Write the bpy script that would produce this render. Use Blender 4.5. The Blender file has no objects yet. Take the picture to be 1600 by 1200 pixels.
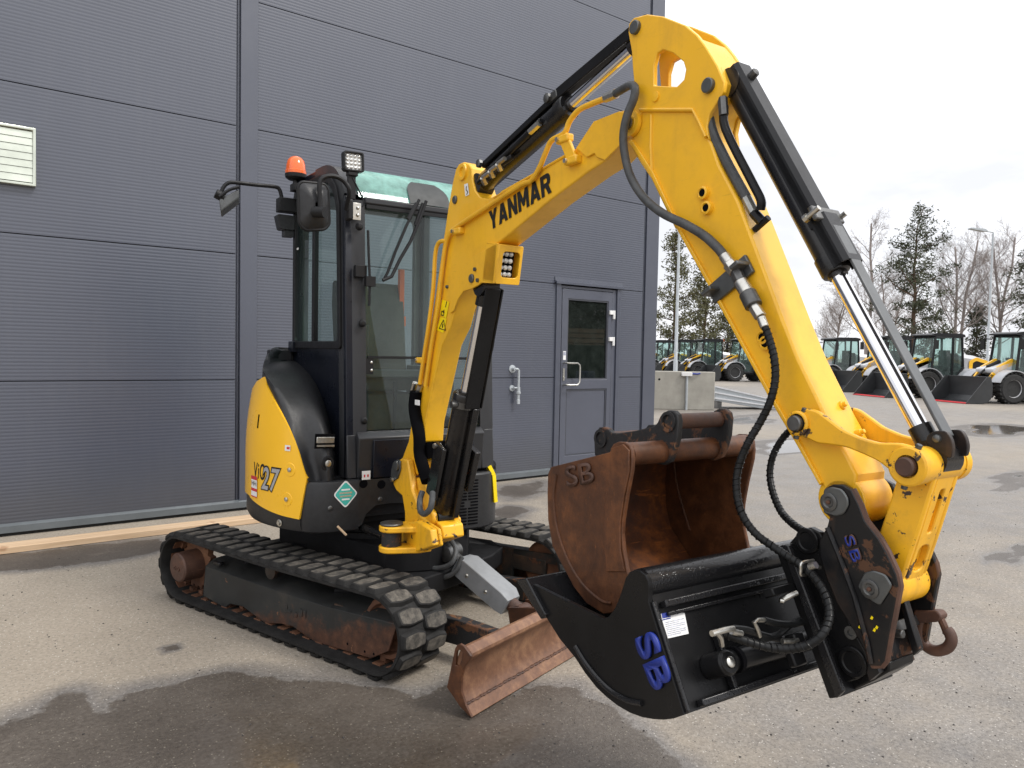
import bpy, bmesh, math, random
from mathutils import Vector, Matrix, noise
PI = math.pi
R = math.radians
scene = bpy.context.scene
COL = scene.collection

# ------------------------------------------------------------------ camera
cam_data = bpy.data.cameras.new('camera')
cam_data.sensor_fit = 'HORIZONTAL'
cam_data.sensor_width = 36.0
cam_data.lens = 26.325
cam_data.clip_start = 0.05
cam_data.clip_end = 3000
cam = bpy.data.objects.new('camera', cam_data)
COL.objects.link(cam)
EYE = Vector((0, 0, 1.452))
c_right = Vector((0.79546, -0.60569, 0.01950))
c_up = Vector((0.01036, 0.04576, 0.99890))
c_fwd = Vector((0.60592, 0.79438, -0.04268))
cm = Matrix((c_right, c_up, -c_fwd)).transposed().to_4x4()
cm.translation = EYE
cam.matrix_world = cm
scene.camera = cam

# ------------------------------------------------------------------ world, sun, exposure
SUN_EL, SUN_AZ = R(50), R(150)          # azimuth measured clockwise from +Y
world = bpy.data.worlds.new('World')
scene.world = world
world.use_nodes = True
wn, wl = world.node_tree.nodes, world.node_tree.links
wn.clear()
w_out = wn.new('ShaderNodeOutputWorld')
w_bg = wn.new('ShaderNodeBackground')
w_bg2 = wn.new('ShaderNodeBackground')
w_mix = wn.new('ShaderNodeMixShader')
sky = wn.new('ShaderNodeTexSky')
sky.sky_type = 'NISHITA'
sky.sun_disc = False
sky.sun_elevation = SUN_EL
sky.sun_rotation = SUN_AZ
sky.air_density = 1.0
sky.dust_density = 2.0
w_bg.inputs['Strength'].default_value = 0.12
wl.new(sky.outputs[0], w_bg.inputs['Color'])
# cloud deck: bright overcast, greyer towards the horizon
tc = wn.new('ShaderNodeTexCoord')
mp = wn.new('ShaderNodeMapping')
mp.inputs['Scale'].default_value = (1.0, 1.0, 3.2)
wl.new(tc.outputs['Generated'], mp.inputs['Vector'])
nz = wn.new('ShaderNodeTexNoise')
nz.inputs['Scale'].default_value = 2.3
nz.inputs['Detail'].default_value = 6.0
nz.inputs['Roughness'].default_value = 0.55
wl.new(mp.outputs[0], nz.inputs['Vector'])
sx = wn.new('ShaderNodeSeparateXYZ')
wl.new(tc.outputs['Generated'], sx.inputs[0])
ab = wn.new('ShaderNodeMapRange')
ab.interpolation_type = 'SMOOTHSTEP'
ab.inputs['From Min'].default_value = 0.13
ab.inputs['From Max'].default_value = 0.58
ab.inputs['To Min'].default_value = 0.0
ab.inputs['To Max'].default_value = 0.46
wl.new(sx.outputs['Z'], ab.inputs['Value'])
ad = wn.new('ShaderNodeMath'); ad.operation = 'ADD'
wl.new(nz.outputs['Fac'], ad.inputs[0]); wl.new(ab.outputs[0], ad.inputs[1])
cr = wn.new('ShaderNodeValToRGB')
cr.color_ramp.elements[0].position = 0.44
cr.color_ramp.elements[0].color = (0.53, 0.535, 0.56, 1)
cr.color_ramp.elements[1].position = 0.80
cr.color_ramp.elements[1].color = (0.92, 0.92, 0.94, 1)
wl.new(ad.outputs[0], cr.inputs[0])
wl.new(cr.outputs[0], w_bg2.inputs['Color'])
w_bg2.inputs['Strength'].default_value = 1.0
w_mix.inputs[0].default_value = 0.94
wl.new(w_bg.outputs[0], w_mix.inputs[1]); wl.new(w_bg2.outputs[0], w_mix.inputs[2])
wl.new(w_mix.outputs[0], w_out.inputs['Surface'])

sun_data = bpy.data.lights.new('sun', 'SUN')
sun_data.energy = 1.2
sun_data.angle = R(14)
sun_data.color = (1.0, 0.96, 0.9)
sun = bpy.data.objects.new('sun', sun_data)
COL.objects.link(sun)
sun_dir = Vector((math.sin(SUN_AZ) * math.cos(SUN_EL), math.cos(SUN_AZ) * math.cos(SUN_EL), math.sin(SUN_EL)))
sun.rotation_euler = sun_dir.to_track_quat('Z', 'Y').to_euler()

scene.view_settings.view_transform = 'Standard'
scene.view_settings.look = 'None'
scene.view_settings.gamma = 1.0
scene.view_settings.exposure = 0.88
scene.cycles.use_denoising = True
scene.cycles.max_bounces = 8
scene.cycles.transparent_max_bounces = 16

# ------------------------------------------------------------------ materials
MAT = {}

def _n(nt, kind, **kw):
    nd = nt.nodes.new(kind)
    for k, v in kw.items():
        setattr(nd, k, v)
    return nd

def ramp(nt, src, stops, interp='LINEAR'):
    r = nt.nodes.new('ShaderNodeValToRGB')
    r.color_ramp.interpolation = interp
    els = r.color_ramp.elements
    while len(els) < len(stops):
        els.new(0.5)
    for e, (p, c) in zip(els, stops):
        e.position = p
        e.color = (c[0], c[1], c[2], 1) if not isinstance(c, (int, float)) else (c, c, c, 1)
    nt.links.new(src, r.inputs[0])
    return r.outputs[0]

def noise_tex(nt, vec, scale, detail=4, rough=0.55, dist=0.0):
    n = nt.nodes.new('ShaderNodeTexNoise')
    n.inputs['Scale'].default_value = scale
    n.inputs['Detail'].default_value = detail
    n.inputs['Roughness'].default_value = rough
    n.inputs['Distortion'].default_value = dist
    nt.links.new(vec, n.inputs['Vector'])
    return n.outputs['Fac']

def mixc(nt, fac, a, b, mode='MIX'):
    m = nt.nodes.new('ShaderNodeMix')
    m.data_type = 'RGBA'
    m.blend_type = mode
    for s, v in ((m.inputs[0], fac), (m.inputs[6], a), (m.inputs[7], b)):
        if hasattr(v, 'is_output'):
            nt.links.new(v, s)
        elif isinstance(v, (int, float)):
            s.default_value = v
        else:
            s.default_value = (v[0], v[1], v[2], 1)
    return m.outputs[2]

def math_(nt, op, a, b=None, clamp=False):
    m = nt.nodes.new('ShaderNodeMath')
    m.operation = op
    m.use_clamp = clamp
    for s, v in ((m.inputs[0], a), (m.inputs[1], b)):
        if v is None:
            continue
        if hasattr(v, 'is_output'):
            nt.links.new(v, s)
        else:
            s.default_value = v
    return m.outputs[0]

def base_mat(name):
    m = bpy.data.materials.new(name)
    m.use_nodes = True
    nt = m.node_tree
    p = nt.nodes['Principled BSDF']
    co = nt.nodes.new('ShaderNodeTexCoord').outputs['Object']
    MAT[name] = m
    return m, nt, p, co

def bump(nt, p, h, strength=0.3, dist=0.01):
    b = nt.nodes.new('ShaderNodeBump')
    b.inputs['Strength'].default_value = strength
    b.inputs['Distance'].default_value = dist
    nt.links.new(h, b.inputs['Height'])
    nt.links.new(b.outputs[0], p.inputs['Normal'])

def plain(name, col, rough=0.5, metal=0.0, var=0.12, scale=9.0, bstr=0.0, bscale=200.0, coat=0.0, emit=None, spec=0.5):
    m, nt, p, co = base_mat(name)
    p.inputs['Specular IOR Level'].default_value = spec
    a = [c * (1 - var) for c in col]
    b = [min(1, c * (1 + var)) for c in col]
    n = noise_tex(nt, co, scale, 5, 0.6)
    nt.links.new(ramp(nt, n, [(0.3, a), (0.7, b)]), p.inputs['Base Color'])
    n2 = noise_tex(nt, co, scale * 2.7, 4, 0.6)
    nt.links.new(ramp(nt, n2, [(0.3, max(0.03, rough * 0.85)), (0.7, min(1, rough * 1.15))]), p.inputs['Roughness'])
    p.inputs['Metallic'].default_value = metal
    p.inputs['Coat Weight'].default_value = coat
    p.inputs['Coat Roughness'].default_value = 0.15
    if bstr:
        bump(nt, p, noise_tex(nt, co, bscale, 3, 0.6), bstr, 0.003)
    if emit:
        p.inputs['Emission Color'].default_value = (*emit[0], 1)
        p.inputs['Emission Strength'].default_value = emit[1]
    return m

def worn(name, col, chip, rough=0.42, amount=0.62, scale=14.0, dirt=(0.09, 0.06, 0.035), dirt_amt=0.25, coat=0.0, metal=0.0, spec=0.5):
    """paint with a film of dirt and chips that show what is under it"""
    m, nt, p, co = base_mat(name)
    p.inputs['Specular IOR Level'].default_value = spec
    n1 = noise_tex(nt, co, 3.0, 5, 0.6)
    c0 = ramp(nt, n1, [(0.3, [c * 0.9 for c in col]), (0.7, col)])
    n2 = noise_tex(nt, co, 6.5, 8, 0.7)
    f2 = math_(nt, 'MULTIPLY', ramp(nt, n2, [(0.48, 0.0), (0.72, 1.0)]), dirt_amt)
    c1 = mixc(nt, f2, c0, dirt)
    mp2 = nt.nodes.new('ShaderNodeMapping')
    mp2.inputs['Scale'].default_value = (5, 5, 70)
    mp2.inputs['Rotation'].default_value = (0.0, 0.9, 0.3)
    nt.links.new(co, mp2.inputs['Vector'])
    scr = ramp(nt, noise_tex(nt, mp2.outputs[0], 2.2, 5, 0.6), [(0.66, 0.0), (0.69, 0.35)])
    c1 = mixc(nt, math_(nt, 'MULTIPLY', scr, ramp(nt, noise_tex(nt, co, 2.1, 3, 0.5), [(0.45, 0.0), (0.6, 1.0)])), c1, [min(1, x * 0.6) for x in col])
    mp3 = nt.nodes.new('ShaderNodeMapping')
    mp3.inputs['Scale'].default_value = (11, 11, 1.1)
    nt.links.new(co, mp3.inputs['Vector'])
    run = ramp(nt, noise_tex(nt, mp3.outputs[0], 1.6, 5, 0.6), [(0.56, 0.0), (0.80, dirt_amt)])
    c1 = mixc(nt, run, c1, dirt)
    n3 = noise_tex(nt, co, scale, 9, 0.68, 0.4)
    f3 = ramp(nt, n3, [(amount, 0.0), (amount + 0.02, 1.0)])
    c2 = mixc(nt, f3, c1, chip)
    nt.links.new(c2, p.inputs['Base Color'])
    rr = ramp(nt, n2, [(0.35, rough * 0.85), (0.75, min(1, rough * 1.5))])
    nt.links.new(rr, p.inputs['Roughness'])
    p.inputs['Coat Weight'].default_value = coat
    p.inputs['Coat Roughness'].default_value = 0.12
    p.inputs['Metallic'].default_value = metal
    bump(nt, p, math_(nt, 'SUBTRACT', n1, math_(nt, 'MULTIPLY', f3, 0.4)), 0.12, 0.006)
    return m

def rusty(name, a, b, c, rough=0.75, paint=None, paint_amt=0.6):
    m, nt, p, co = base_mat(name)
    n1 = noise_tex(nt, co, 5.0, 8, 0.65, 0.6)
    n2 = noise_tex(nt, co, 26.0, 7, 0.7)
    col = ramp(nt, math_(nt, 'ADD', math_(nt, 'MULTIPLY', n1, 0.6), math_(nt, 'MULTIPLY', n2, 0.4)), [(0.33, a), (0.5, b), (0.66, c)])
    if paint:
        f = ramp(nt, noise_tex(nt, co, 9.0, 9, 0.7, 0.8), [(paint_amt - 0.02, 1.0), (paint_amt + 0.02, 0.0)])
        col = mixc(nt, f, col, paint)
    # fine scratches along the width
    mp_ = nt.nodes.new('ShaderNodeMapping')
    mp_.inputs['Scale'].default_value = (60, 2.5, 12)
    mp_.inputs['Rotation'].default_value = (0.2, 0.3, 0.5)
    nt.links.new(co, mp_.inputs['Vector'])
    sc = ramp(nt, noise_tex(nt, mp_.outputs[0], 3.0, 4, 0.6), [(0.66, 0.0), (0.7, 0.35)])
    col = mixc(nt, sc, col, [min(1, x * 1.9) for x in c])
    nt.links.new(col, p.inputs['Base Color'])
    nt.links.new(ramp(nt, n2, [(0.3, rough * 0.75), (0.7, min(1, rough * 1.1))]), p.inputs['Roughness'])
    bump(nt, p, n2, 0.35, 0.004)
    return m

def glass(name, tint, gloss_rough=0.02, ior=1.5, haze=0.0, haze_col=(0.6, 0.65, 0.65)):
    m = bpy.data.materials.new(name)
    m.use_nodes = True
    nt = m.node_tree
    nt.nodes.clear()
    out = nt.nodes.new('ShaderNodeOutputMaterial')
    tr = nt.nodes.new('ShaderNodeBsdfTransparent')
    tr.inputs[0].default_value = (*tint, 1)
    gl = nt.nodes.new('ShaderNodeBsdfGlossy')
    gl.inputs['Roughness'].default_value = gloss_rough
    fr = nt.nodes.new('ShaderNodeFresnel')
    fr.inputs[0].default_value = ior
    mx = nt.nodes.new('ShaderNodeMixShader')
    nt.links.new(fr.outputs[0], mx.inputs[0])
    nt.links.new(tr.outputs[0], mx.inputs[1])
    nt.links.new(gl.outputs[0], mx.inputs[2])
    last = mx.outputs[0]
    if haze:
        df = nt.nodes.new('ShaderNodeBsdfDiffuse')
        df.inputs[0].default_value = (*haze_col, 1)
        co = nt.nodes.new('ShaderNodeTexCoord').outputs['Object']
        f = math_(nt, 'MULTIPLY', ramp(nt, noise_tex(nt, co, 7.0, 6, 0.65), [(0.35, 0.4), (0.7, 1.0)]), haze)
        m2 = nt.nodes.new('ShaderNodeMixShader')
        nt.links.new(f, m2.inputs[0])
        nt.links.new(last, m2.inputs[1])
        nt.links.new(df.outputs[0], m2.inputs[2])
        last = m2.outputs[0]
    nt.links.new(last, out.inputs[0])
    MAT[name] = m
    return m

worn('yellow', (0.89, 0.485, 0.017), (0.62, 0.30, 0.03), 0.34, 0.80, 18.0, (0.50, 0.25, 0.02), 0.38, 0.2)
worn('yellow_worn', (0.88, 0.46, 0.015), (0.045, 0.028, 0.02), 0.42, 0.60, 16.0, (0.25, 0.13, 0.03), 0.5, 0.1)
plain('yellow_panel', (0.93, 0.51, 0.016), 0.3, 0, 0.04, 3.0, coat=0.3)
plain('yellow_bright', (0.9, 0.68, 0.0), 0.45)
plain('black_paint', (0.0075, 0.0075, 0.008), 0.3, 0, 0.25, 6.0, bstr=0.05, spec=0.22)
plain('black_satin', (0.011, 0.0115, 0.013), 0.42, 0, 0.2, 5.0, bstr=0.08, bscale=400, spec=0.3)
plain('chassis_black', (0.010, 0.010, 0.011), 0.65, 0, 0.3, 6.0, bstr=0.1, spec=0.2)
plain('cowl_black', (0.019, 0.0195, 0.021), 0.42, 0, 0.2, 40.0, bstr=0.15, bscale=260, spec=0.4)
plain('navy_black', (0.006, 0.0075, 0.013), 0.3, 0, 0.2, 4.0, spec=0.3)
plain('cab_grey', (0.026, 0.027, 0.03), 0.4, 0, 0.1, 4.0, bstr=0.05, spec=0.4)
plain('dark_void', (0.004, 0.004, 0.005), 0.9, spec=0.05)
plain('rubber', (0.017, 0.0165, 0.016), 0.7, 0, 0.45, 12.0, bstr=0.2, bscale=120, spec=0.25)
plain('hose_rubber', (0.010, 0.0105, 0.011), 0.42, 0, 0.25, 25.0, spec=0.22)
plain('hose_grey', (0.055, 0.058, 0.06), 0.55, 0, 0.3, 30.0)
plain('seal', (0.008, 0.008, 0.009), 0.5, spec=0.3)
plain('chrome', (0.72, 0.72, 0.74), 0.09, 1.0, 0.03)
plain('zinc', (0.55, 0.54, 0.5), 0.32, 1.0, 0.15, 40.0)
plain('zinc_dull', (0.33, 0.33, 0.31), 0.4, 0.8, 0.25, 40.0)
plain('steel_dark', (0.12, 0.12, 0.118), 0.4, 0.8, 0.3, 30.0)
plain('pin_grey', (0.11, 0.115, 0.115), 0.38, 0.6, 0.15, 20.0)
plain('guard_grey', (0.085, 0.09, 0.093), 0.4, 0, 0.2, 14.0)
plain('grey_paint', (0.22, 0.23, 0.24), 0.4, 0, 0.15, 14.0)
worn('black_worn', (0.009, 0.009, 0.010), (0.085, 0.04, 0.022), 0.33, 0.58, 9.0, (0.06, 0.035, 0.022), 0.8, spec=0.35)
worn('frame_worn', (0.026, 0.027, 0.026), (0.115, 0.05, 0.027), 0.55, 0.585, 9.0, (0.105, 0.062, 0.04), 0.9, spec=0.3)
worn('cyl_black', (0.008, 0.008, 0.009), (0.07, 0.05, 0.035), 0.24, 0.71, 12.0, (0.05, 0.04, 0.03), 0.3, 0.1, spec=0.35)
rusty('rust', (0.024, 0.009, 0.005), (0.080, 0.028, 0.0095), (0.17, 0.060, 0.018), 0.58)
rusty('rust_inside', (0.026, 0.010, 0.005), (0.10, 0.029, 0.007), (0.32, 0.095, 0.014), 0.7)
rusty('rust_black', (0.05, 0.02, 0.01), (0.11, 0.045, 0.02), (0.2, 0.1, 0.04), 0.7, (0.012, 0.012, 0.013), 0.56)
rusty('rust_pale', (0.07, 0.031, 0.016), (0.155, 0.072, 0.038), (0.28, 0.15, 0.078), 0.55)
rusty('rust_orange', (0.05, 0.021, 0.011), (0.12, 0.05, 0.025), (0.21, 0.10, 0.05), 0.8)
rusty('rust_brown', (0.03, 0.016, 0.011), (0.075, 0.036, 0.024), (0.13, 0.06, 0.035), 0.65)
plain('blue_paint', (0.012, 0.03, 0.24), 0.45, 0, 0.15)
plain('decal_black', (0.008, 0.008, 0.008), 0.4)
plain('decal_silver', (0.42, 0.43, 0.45), 0.35, 0.3)
plain('white_label', (0.75, 0.75, 0.74), 0.45, 0, 0.03)
plain('red_label', (0.55, 0.03, 0.04), 0.45)
plain('teal_label', (0.05, 0.42, 0.36), 0.4)
plain('label_print', (0.35, 0.37, 0.45), 0.5, 0, 0.6, 160.0)
plain('amber', (0.80, 0.125, 0.006), 0.18, 0, 0.1, 30.0, coat=0.6)
plain('led_lens', (0.55, 0.55, 0.53), 0.25, 0.3, 0.35, 60.0)
plain('led_cell', (0.7, 0.7, 0.68), 0.15, 0.6, 0.1)
plain('seat_cloth', (0.045, 0.043, 0.034), 0.8, 0, 0.2, 15.0)
plain('interior_grey', (0.10, 0.105, 0.10), 0.6)
plain('frit_grey', (0.035, 0.038, 0.038), 0.6, 0, 0.2, 5.0)
plain('orange_belt', (0.5, 0.10, 0.03), 0.6)
glass('cab_glass', (0.80, 0.90, 0.87), haze=0.035, haze_col=(0.5, 0.68, 0.64))
glass('roof_glass', (0.40, 0.70, 0.63), haze=0.55, haze_col=(0.42, 0.80, 0.70))
glass('door_glass', (0.03, 0.035, 0.035), ior=1.6, haze=0.35, haze_col=(0.05, 0.062, 0.055))
glass('loader_glass', (0.66, 0.80, 0.77), haze=0.12, haze_col=(0.5, 0.68, 0.64))
plain('mirror', (0.6, 0.65, 0.7), 0.03, 1.0, 0.02)
# building and yard
def wall_mat():
    m, nt, p, co = base_mat('wall_panel')
    n = noise_tex(nt, co, 0.9, 4, 0.55)
    c = ramp(nt, n, [(0.3, (0.062, 0.069, 0.094)), (0.7, (0.070, 0.078, 0.104))])
    mp_ = nt.nodes.new('ShaderNodeMapping')
    mp_.inputs['Scale'].default_value = (9, 9, 0.7)
    nt.links.new(co, mp_.inputs['Vector'])
    st = ramp(nt, noise_tex(nt, mp_.outputs[0], 1.5, 5, 0.6), [(0.5, 0.0), (0.8, 0.10)])
    c = mixc(nt, st, c, (0.13, 0.13, 0.14))
    # splashed grime low on the wall; its dark tone also paints the shade there
    sx_ = nt.nodes.new('ShaderNodeSeparateXYZ')
    nt.links.new(nt.nodes.new('ShaderNodeNewGeometry').outputs['Position'], sx_.inputs[0])
    low = ramp(nt, math_(nt, 'ADD', sx_.outputs['Z'], math_(nt, 'MULTIPLY', noise_tex(nt, co, 3.0, 5, 0.6), 0.35)), [(0.1, 0.5), (0.75, 0.0)])
    c = mixc(nt, low, c, (0.062, 0.060, 0.052))
    nt.links.new(c, p.inputs['Base Color'])
    p.inputs['Roughness'].default_value = 0.30
    p.inputs['Specular IOR Level'].default_value = 0.85
wall_mat()
plain('wall_trim', (0.063, 0.070, 0.095), 0.32, 0, 0.05, 2.0, spec=0.8)
plain('trim_dark', (0.05, 0.053, 0.065), 0.5)
plain('sill_metal', (0.13, 0.145, 0.155), 0.35, 0.2, 0.1, 6.0)
plain('plinth', (0.03, 0.03, 0.03), 0.9)
plain('door_paint', (0.072, 0.079, 0.105), 0.32, 0, 0.05, 3.0, spec=0.8)
plain('vent_metal', (0.60, 0.63, 0.54), 0.22, 0.7, 0.18, 3.0)
plain('concrete', (0.34, 0.325, 0.285), 0.85, 0, 0.15, 3.0, bstr=0.2, bscale=40)
plain('galvanised', (0.42, 0.45, 0.47), 0.45, 0.3, 0.1, 8.0)
def wood_mat():
    m, nt, p, co = base_mat('timber')
    mp_ = nt.nodes.new('ShaderNodeMapping')
    mp_.inputs['Scale'].default_value = (1.2, 22, 22)
    nt.links.new(co, mp_.inputs['Vector'])
    n = noise_tex(nt, mp_.outputs[0], 2.0, 6, 0.6, 0.5)
    c = ramp(nt, n, [(0.3, (0.50, 0.34, 0.20)), (0.7, (0.66, 0.49, 0.33))])
    k = ramp(nt, noise_tex(nt, co, 5.0, 3, 0.5), [(0.66, 0.0), (0.72, 0.6)])
    c = mixc(nt, k, c, (0.28, 0.13, 0.06))
    nt.links.new(c, p.inputs['Base Color'])
    p.inputs['Roughness'].default_value = 0.75
wood_mat()

def tread_mat():
    """rubber lug, dried mud on the worn top face"""
    m, nt, p, co = base_mat('tread_dust')
    n = noise_tex(nt, nt.nodes.new('ShaderNodeNewGeometry').outputs['Position'], 26.0, 7, 0.7)
    c = ramp(nt, n, [(0.36, (0.024, 0.023, 0.021)), (0.5, (0.075, 0.067, 0.056)), (0.68, (0.15, 0.134, 0.112))])
    nt.links.new(c, p.inputs['Base Color'])
    p.inputs['Roughness'].default_value = 0.85
    bump(nt, p, n, 0.3, 0.006)
tread_mat()

def wet_black_mat():
    """fresh black paint with rain drops standing on it"""
    m, nt, p, co = base_mat('black_wet')
    v = nt.nodes.new('ShaderNodeTexVoronoi')
    v.inputs['Scale'].default_value = 150
    nt.links.new(co, v.inputs['Vector'])
    keep = ramp(nt, noise_tex(nt, co, 30, 2, 0.5), [(0.42, 0.0), (0.5, 1.0)])
    drop = math_(nt, 'MULTIPLY', ramp(nt, v.outputs['Distance'], [(0.18, 1.0), (0.42, 0.0)]), keep)
    p.inputs['Base Color'].default_value = (0.011, 0.011, 0.012, 1)
    nt.links.new(ramp(nt, drop, [(0.0, 0.24), (0.3, 0.04)]), p.inputs['Roughness'])
    bump(nt, p, drop, 0.35, 0.0012)
    p.inputs['Specular IOR Level'].default_value = 0.35
wet_black_mat()

def ground_mat():
    m, nt, p, co = base_mat('asphalt')
    pos = nt.nodes.new('ShaderNodeNewGeometry').outputs['Position']
    at = nt.nodes.new('ShaderNodeAttribute'); at.attribute_name = 'wet'
    big = noise_tex(nt, pos, 0.35, 5, 0.6)
    mid = noise_tex(nt, pos, 2.6, 6, 0.65)
    fine = noise_tex(nt, pos, 55.0, 3, 0.7)
    grit = nt.nodes.new('ShaderNodeTexVoronoi'); grit.inputs['Scale'].default_value = 105
    nt.links.new(pos, grit.inputs['Vector'])
    dry = ramp(nt, math_(nt, 'ADD', math_(nt, 'MULTIPLY', mid, 0.55), math_(nt, 'MULTIPLY', big, 0.45)),
               [(0.32, (0.232, 0.194, 0.150)), (0.5, (0.308, 0.264, 0.208)), (0.68, (0.362, 0.312, 0.250))])
    dry = mixc(nt, 0.45, dry, ramp(nt, fine, [(0.25, (0.10, 0.086, 0.07)), (0.5, (0.285, 0.25, 0.205)), (0.75, (0.45, 0.405, 0.345))]))
    wetc = ramp(nt, math_(nt, 'ADD', math_(nt, 'MULTIPLY', mid, 0.5), math_(nt, 'MULTIPLY', fine, 0.5)),
                [(0.3, (0.042, 0.034, 0.027)), (0.5, (0.085, 0.071, 0.058)), (0.72, (0.145, 0.126, 0.106))])
    # single light and dark stones of the aggregate
    st = nt.nodes.new('ShaderNodeSeparateColor'); nt.links.new(grit.outputs['Color'], st.inputs[0])
    core = ramp(nt, grit.outputs['Distance'], [(0.28, 1.0), (0.4, 0.0)])
    lightst = math_(nt, 'MULTIPLY', ramp(nt, st.outputs[0], [(0.90, 0.0), (0.93, 0.8)]), core)
    darkst = math_(nt, 'MULTIPLY', ramp(nt, st.outputs[1], [(0.80, 0.0), (0.84, 0.6)]), core)
    dry = mixc(nt, darkst, mixc(nt, lightst, dry, (0.55, 0.52, 0.46)), (0.09, 0.085, 0.08))
    wetc = mixc(nt, lightst, wetc, (0.23, 0.205, 0.165))
    edge = math_(nt, 'ADD', at.outputs['Fac'], math_(nt, 'MULTIPLY', math_(nt, 'SUBTRACT', noise_tex(nt, pos, 5.5, 6, 0.65), 0.5), 0.36))
    f = ramp(nt, edge, [(0.485, 0.0), (0.515, 1.0)])
    soft = ramp(nt, edge, [(0.12, 0.0), (0.46, 0.9)])
    dampc = ramp(nt, math_(nt, 'ADD', math_(nt, 'MULTIPLY', mid, 0.35), math_(nt, 'MULTIPLY', fine, 0.65)), [(0.28, (0.062, 0.057, 0.053)), (0.5, (0.150, 0.139, 0.129)), (0.72, (0.265, 0.247, 0.230))])
    dampc = mixc(nt, darkst, mixc(nt, lightst, dampc, (0.5, 0.47, 0.43)), (0.05, 0.048, 0.046))
    col = mixc(nt, soft, dry, dampc)
    col = mixc(nt, f, col, wetc)
    nt.links.new(col, p.inputs['Base Color'])
    pud = ramp(nt, math_(nt, 'ADD', at.outputs['Fac'], math_(nt, 'MULTIPLY', math_(nt, 'SUBTRACT', mid, 0.5), 0.5)), [(0.80, 0.0), (1.0, 1.0)])
    ro = mixc(nt, f, mixc(nt, soft, (0.92, 0.92, 0.92), (0.42, 0.42, 0.42)), (0.48, 0.48, 0.48))
    ro = mixc(nt, pud, ro, (0.06, 0.06, 0.06))
    nt.links.new(ro, p.inputs['Roughness'])
    b = nt.nodes.new('ShaderNodeBump')
    b.inputs['Distance'].default_value = 0.006
    nt.links.new(math_(nt, 'MULTIPLY', math_(nt, 'SUBTRACT', 1.0, pud), 0.5), b.inputs['Strength'])
    nt.links.new(math_(nt, 'ADD', fine, math_(nt, 'MULTIPLY', core, 0.35)), b.inputs['Height'])
    nt.links.new(b.outputs[0], p.inputs['Normal'])
ground_mat()
plain('grit_dark', (0.05, 0.045, 0.042), 0.8, 0, 0.5, 5.0)
plain('bark_pine', (0.10, 0.06, 0.04), 0.9, 0, 0.3, 3.0)
plain('bark_birch', (0.27, 0.235, 0.22), 0.9, 0, 0.3, 3.0)
plain('needles', (0.046, 0.054, 0.026), 0.7, 0, 0.35, 0.8)
plain('needles_olive', (0.085, 0.083, 0.032), 0.7, 0, 0.35, 0.8)
plain('dry_grass', (0.16, 0.13, 0.07), 0.9, 0, 0.3, 2.0)
plain('loader_grey', (0.42, 0.43, 0.45), 0.35, 0.1, 0.06, 2.0)
plain('loader_white', (0.62, 0.63, 0.65), 0.4)
plain('bucket_grey', (0.028, 0.03, 0.032), 0.45, 0, 0.2, 2.0)
plain('tyre', (0.02, 0.02, 0.02), 0.8, 0, 0.2, 6.0)
plain("rim", (0.5, 0.5, 0.52), 0.4, 0.4)
plain('red_paint', (0.5, 0.015, 0.02), 0.5)
plain('container_green', (0.018, 0.06, 0.04), 0.6)
plain('barrel_blue', (0.02, 0.05, 0.18), 0.5)

def track_frame_mat():
    """black beam: grey scuffed paint, rust working up from the lower and front edges"""
    m, nt, p, co = base_mat('beam_worn')
    n1 = noise_tex(nt, co, 5.0, 7, 0.65)
    n2 = noise_tex(nt, co, 22.0, 7, 0.7)
    c = ramp(nt, n1, [(0.3, (0.014, 0.0145, 0.0145)), (0.55, (0.026, 0.027, 0.026)), (0.75, (0.055, 0.048, 0.040))])
    sx_ = nt.nodes.new('ShaderNodeSeparateXYZ')
    nt.links.new(co, sx_.inputs[0])
    k = math_(nt, 'ADD', math_(nt, 'MULTIPLY', sx_.outputs['X'], 0.55), math_(nt, 'MULTIPLY', sx_.outputs['Z'], -2.6))
    k = math_(nt, 'ADD', k, math_(nt, 'MULTIPLY', math_(nt, 'ADD', n1, math_(nt, 'MULTIPLY', n2, 0.5)), 0.9))
    f = ramp(nt, k, [(0.42, 0.0), (0.62, 0.9)])
    rc = ramp(nt, n2, [(0.3, (0.035, 0.017, 0.011)), (0.55, (0.085, 0.036, 0.02)), (0.75, (0.15, 0.07, 0.038))])
    c = mixc(nt, f, c, rc)
    chips = ramp(nt, noise_tex(nt, co, 13.0, 8, 0.7), [(0.655, 0.0), (0.67, 1.0)])
    c = mixc(nt, chips, c, (0.17, 0.08, 0.042))
    nt.links.new(c, p.inputs['Base Color'])
    nt.links.new(ramp(nt, n1, [(0.3, 0.42), (0.7, 0.75)]), p.inputs['Roughness'])
    p.inputs['Specular IOR Level'].default_value = 0.35
    bump(nt, p, n2, 0.15, 0.004)
track_frame_mat()

# ------------------------------------------------------------------ mesh helpers
def V(*a):
    return Vector(a[0]) if len(a) == 1 else Vector(a)

def catmull(pts, n=6):
    pts = [Vector(p) for p in pts]
    if len(pts) < 3:
        return pts
    out = []
    P = [pts[0] * 2 - pts[1]] + pts + [pts[-1] * 2 - pts[-2]]
    for i in range(1, len(P) - 2):
        a, b, c, d = P[i - 1], P[i], P[i + 1], P[i + 2]
        for k in range(n):
            t = k / n
            out.append(0.5 * ((2 * b) + (c - a) * t + (2 * a - 5 * b + 4 * c - d) * t * t + (3 * b - a - 3 * c + d) * t ** 3))
    out.append(pts[-1])
    return out

def circ(cx, cy, r, n=24, a0=0, a1=2 * PI):
    full = abs(a1 - a0 - 2 * PI) < 1e-6
    m = n if full else n + 1
    return [(cx + r * math.cos(a0 + (a1 - a0) * i / n), cy + r * math.sin(a0 + (a1 - a0) * i / n)) for i in range(m)]

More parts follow.
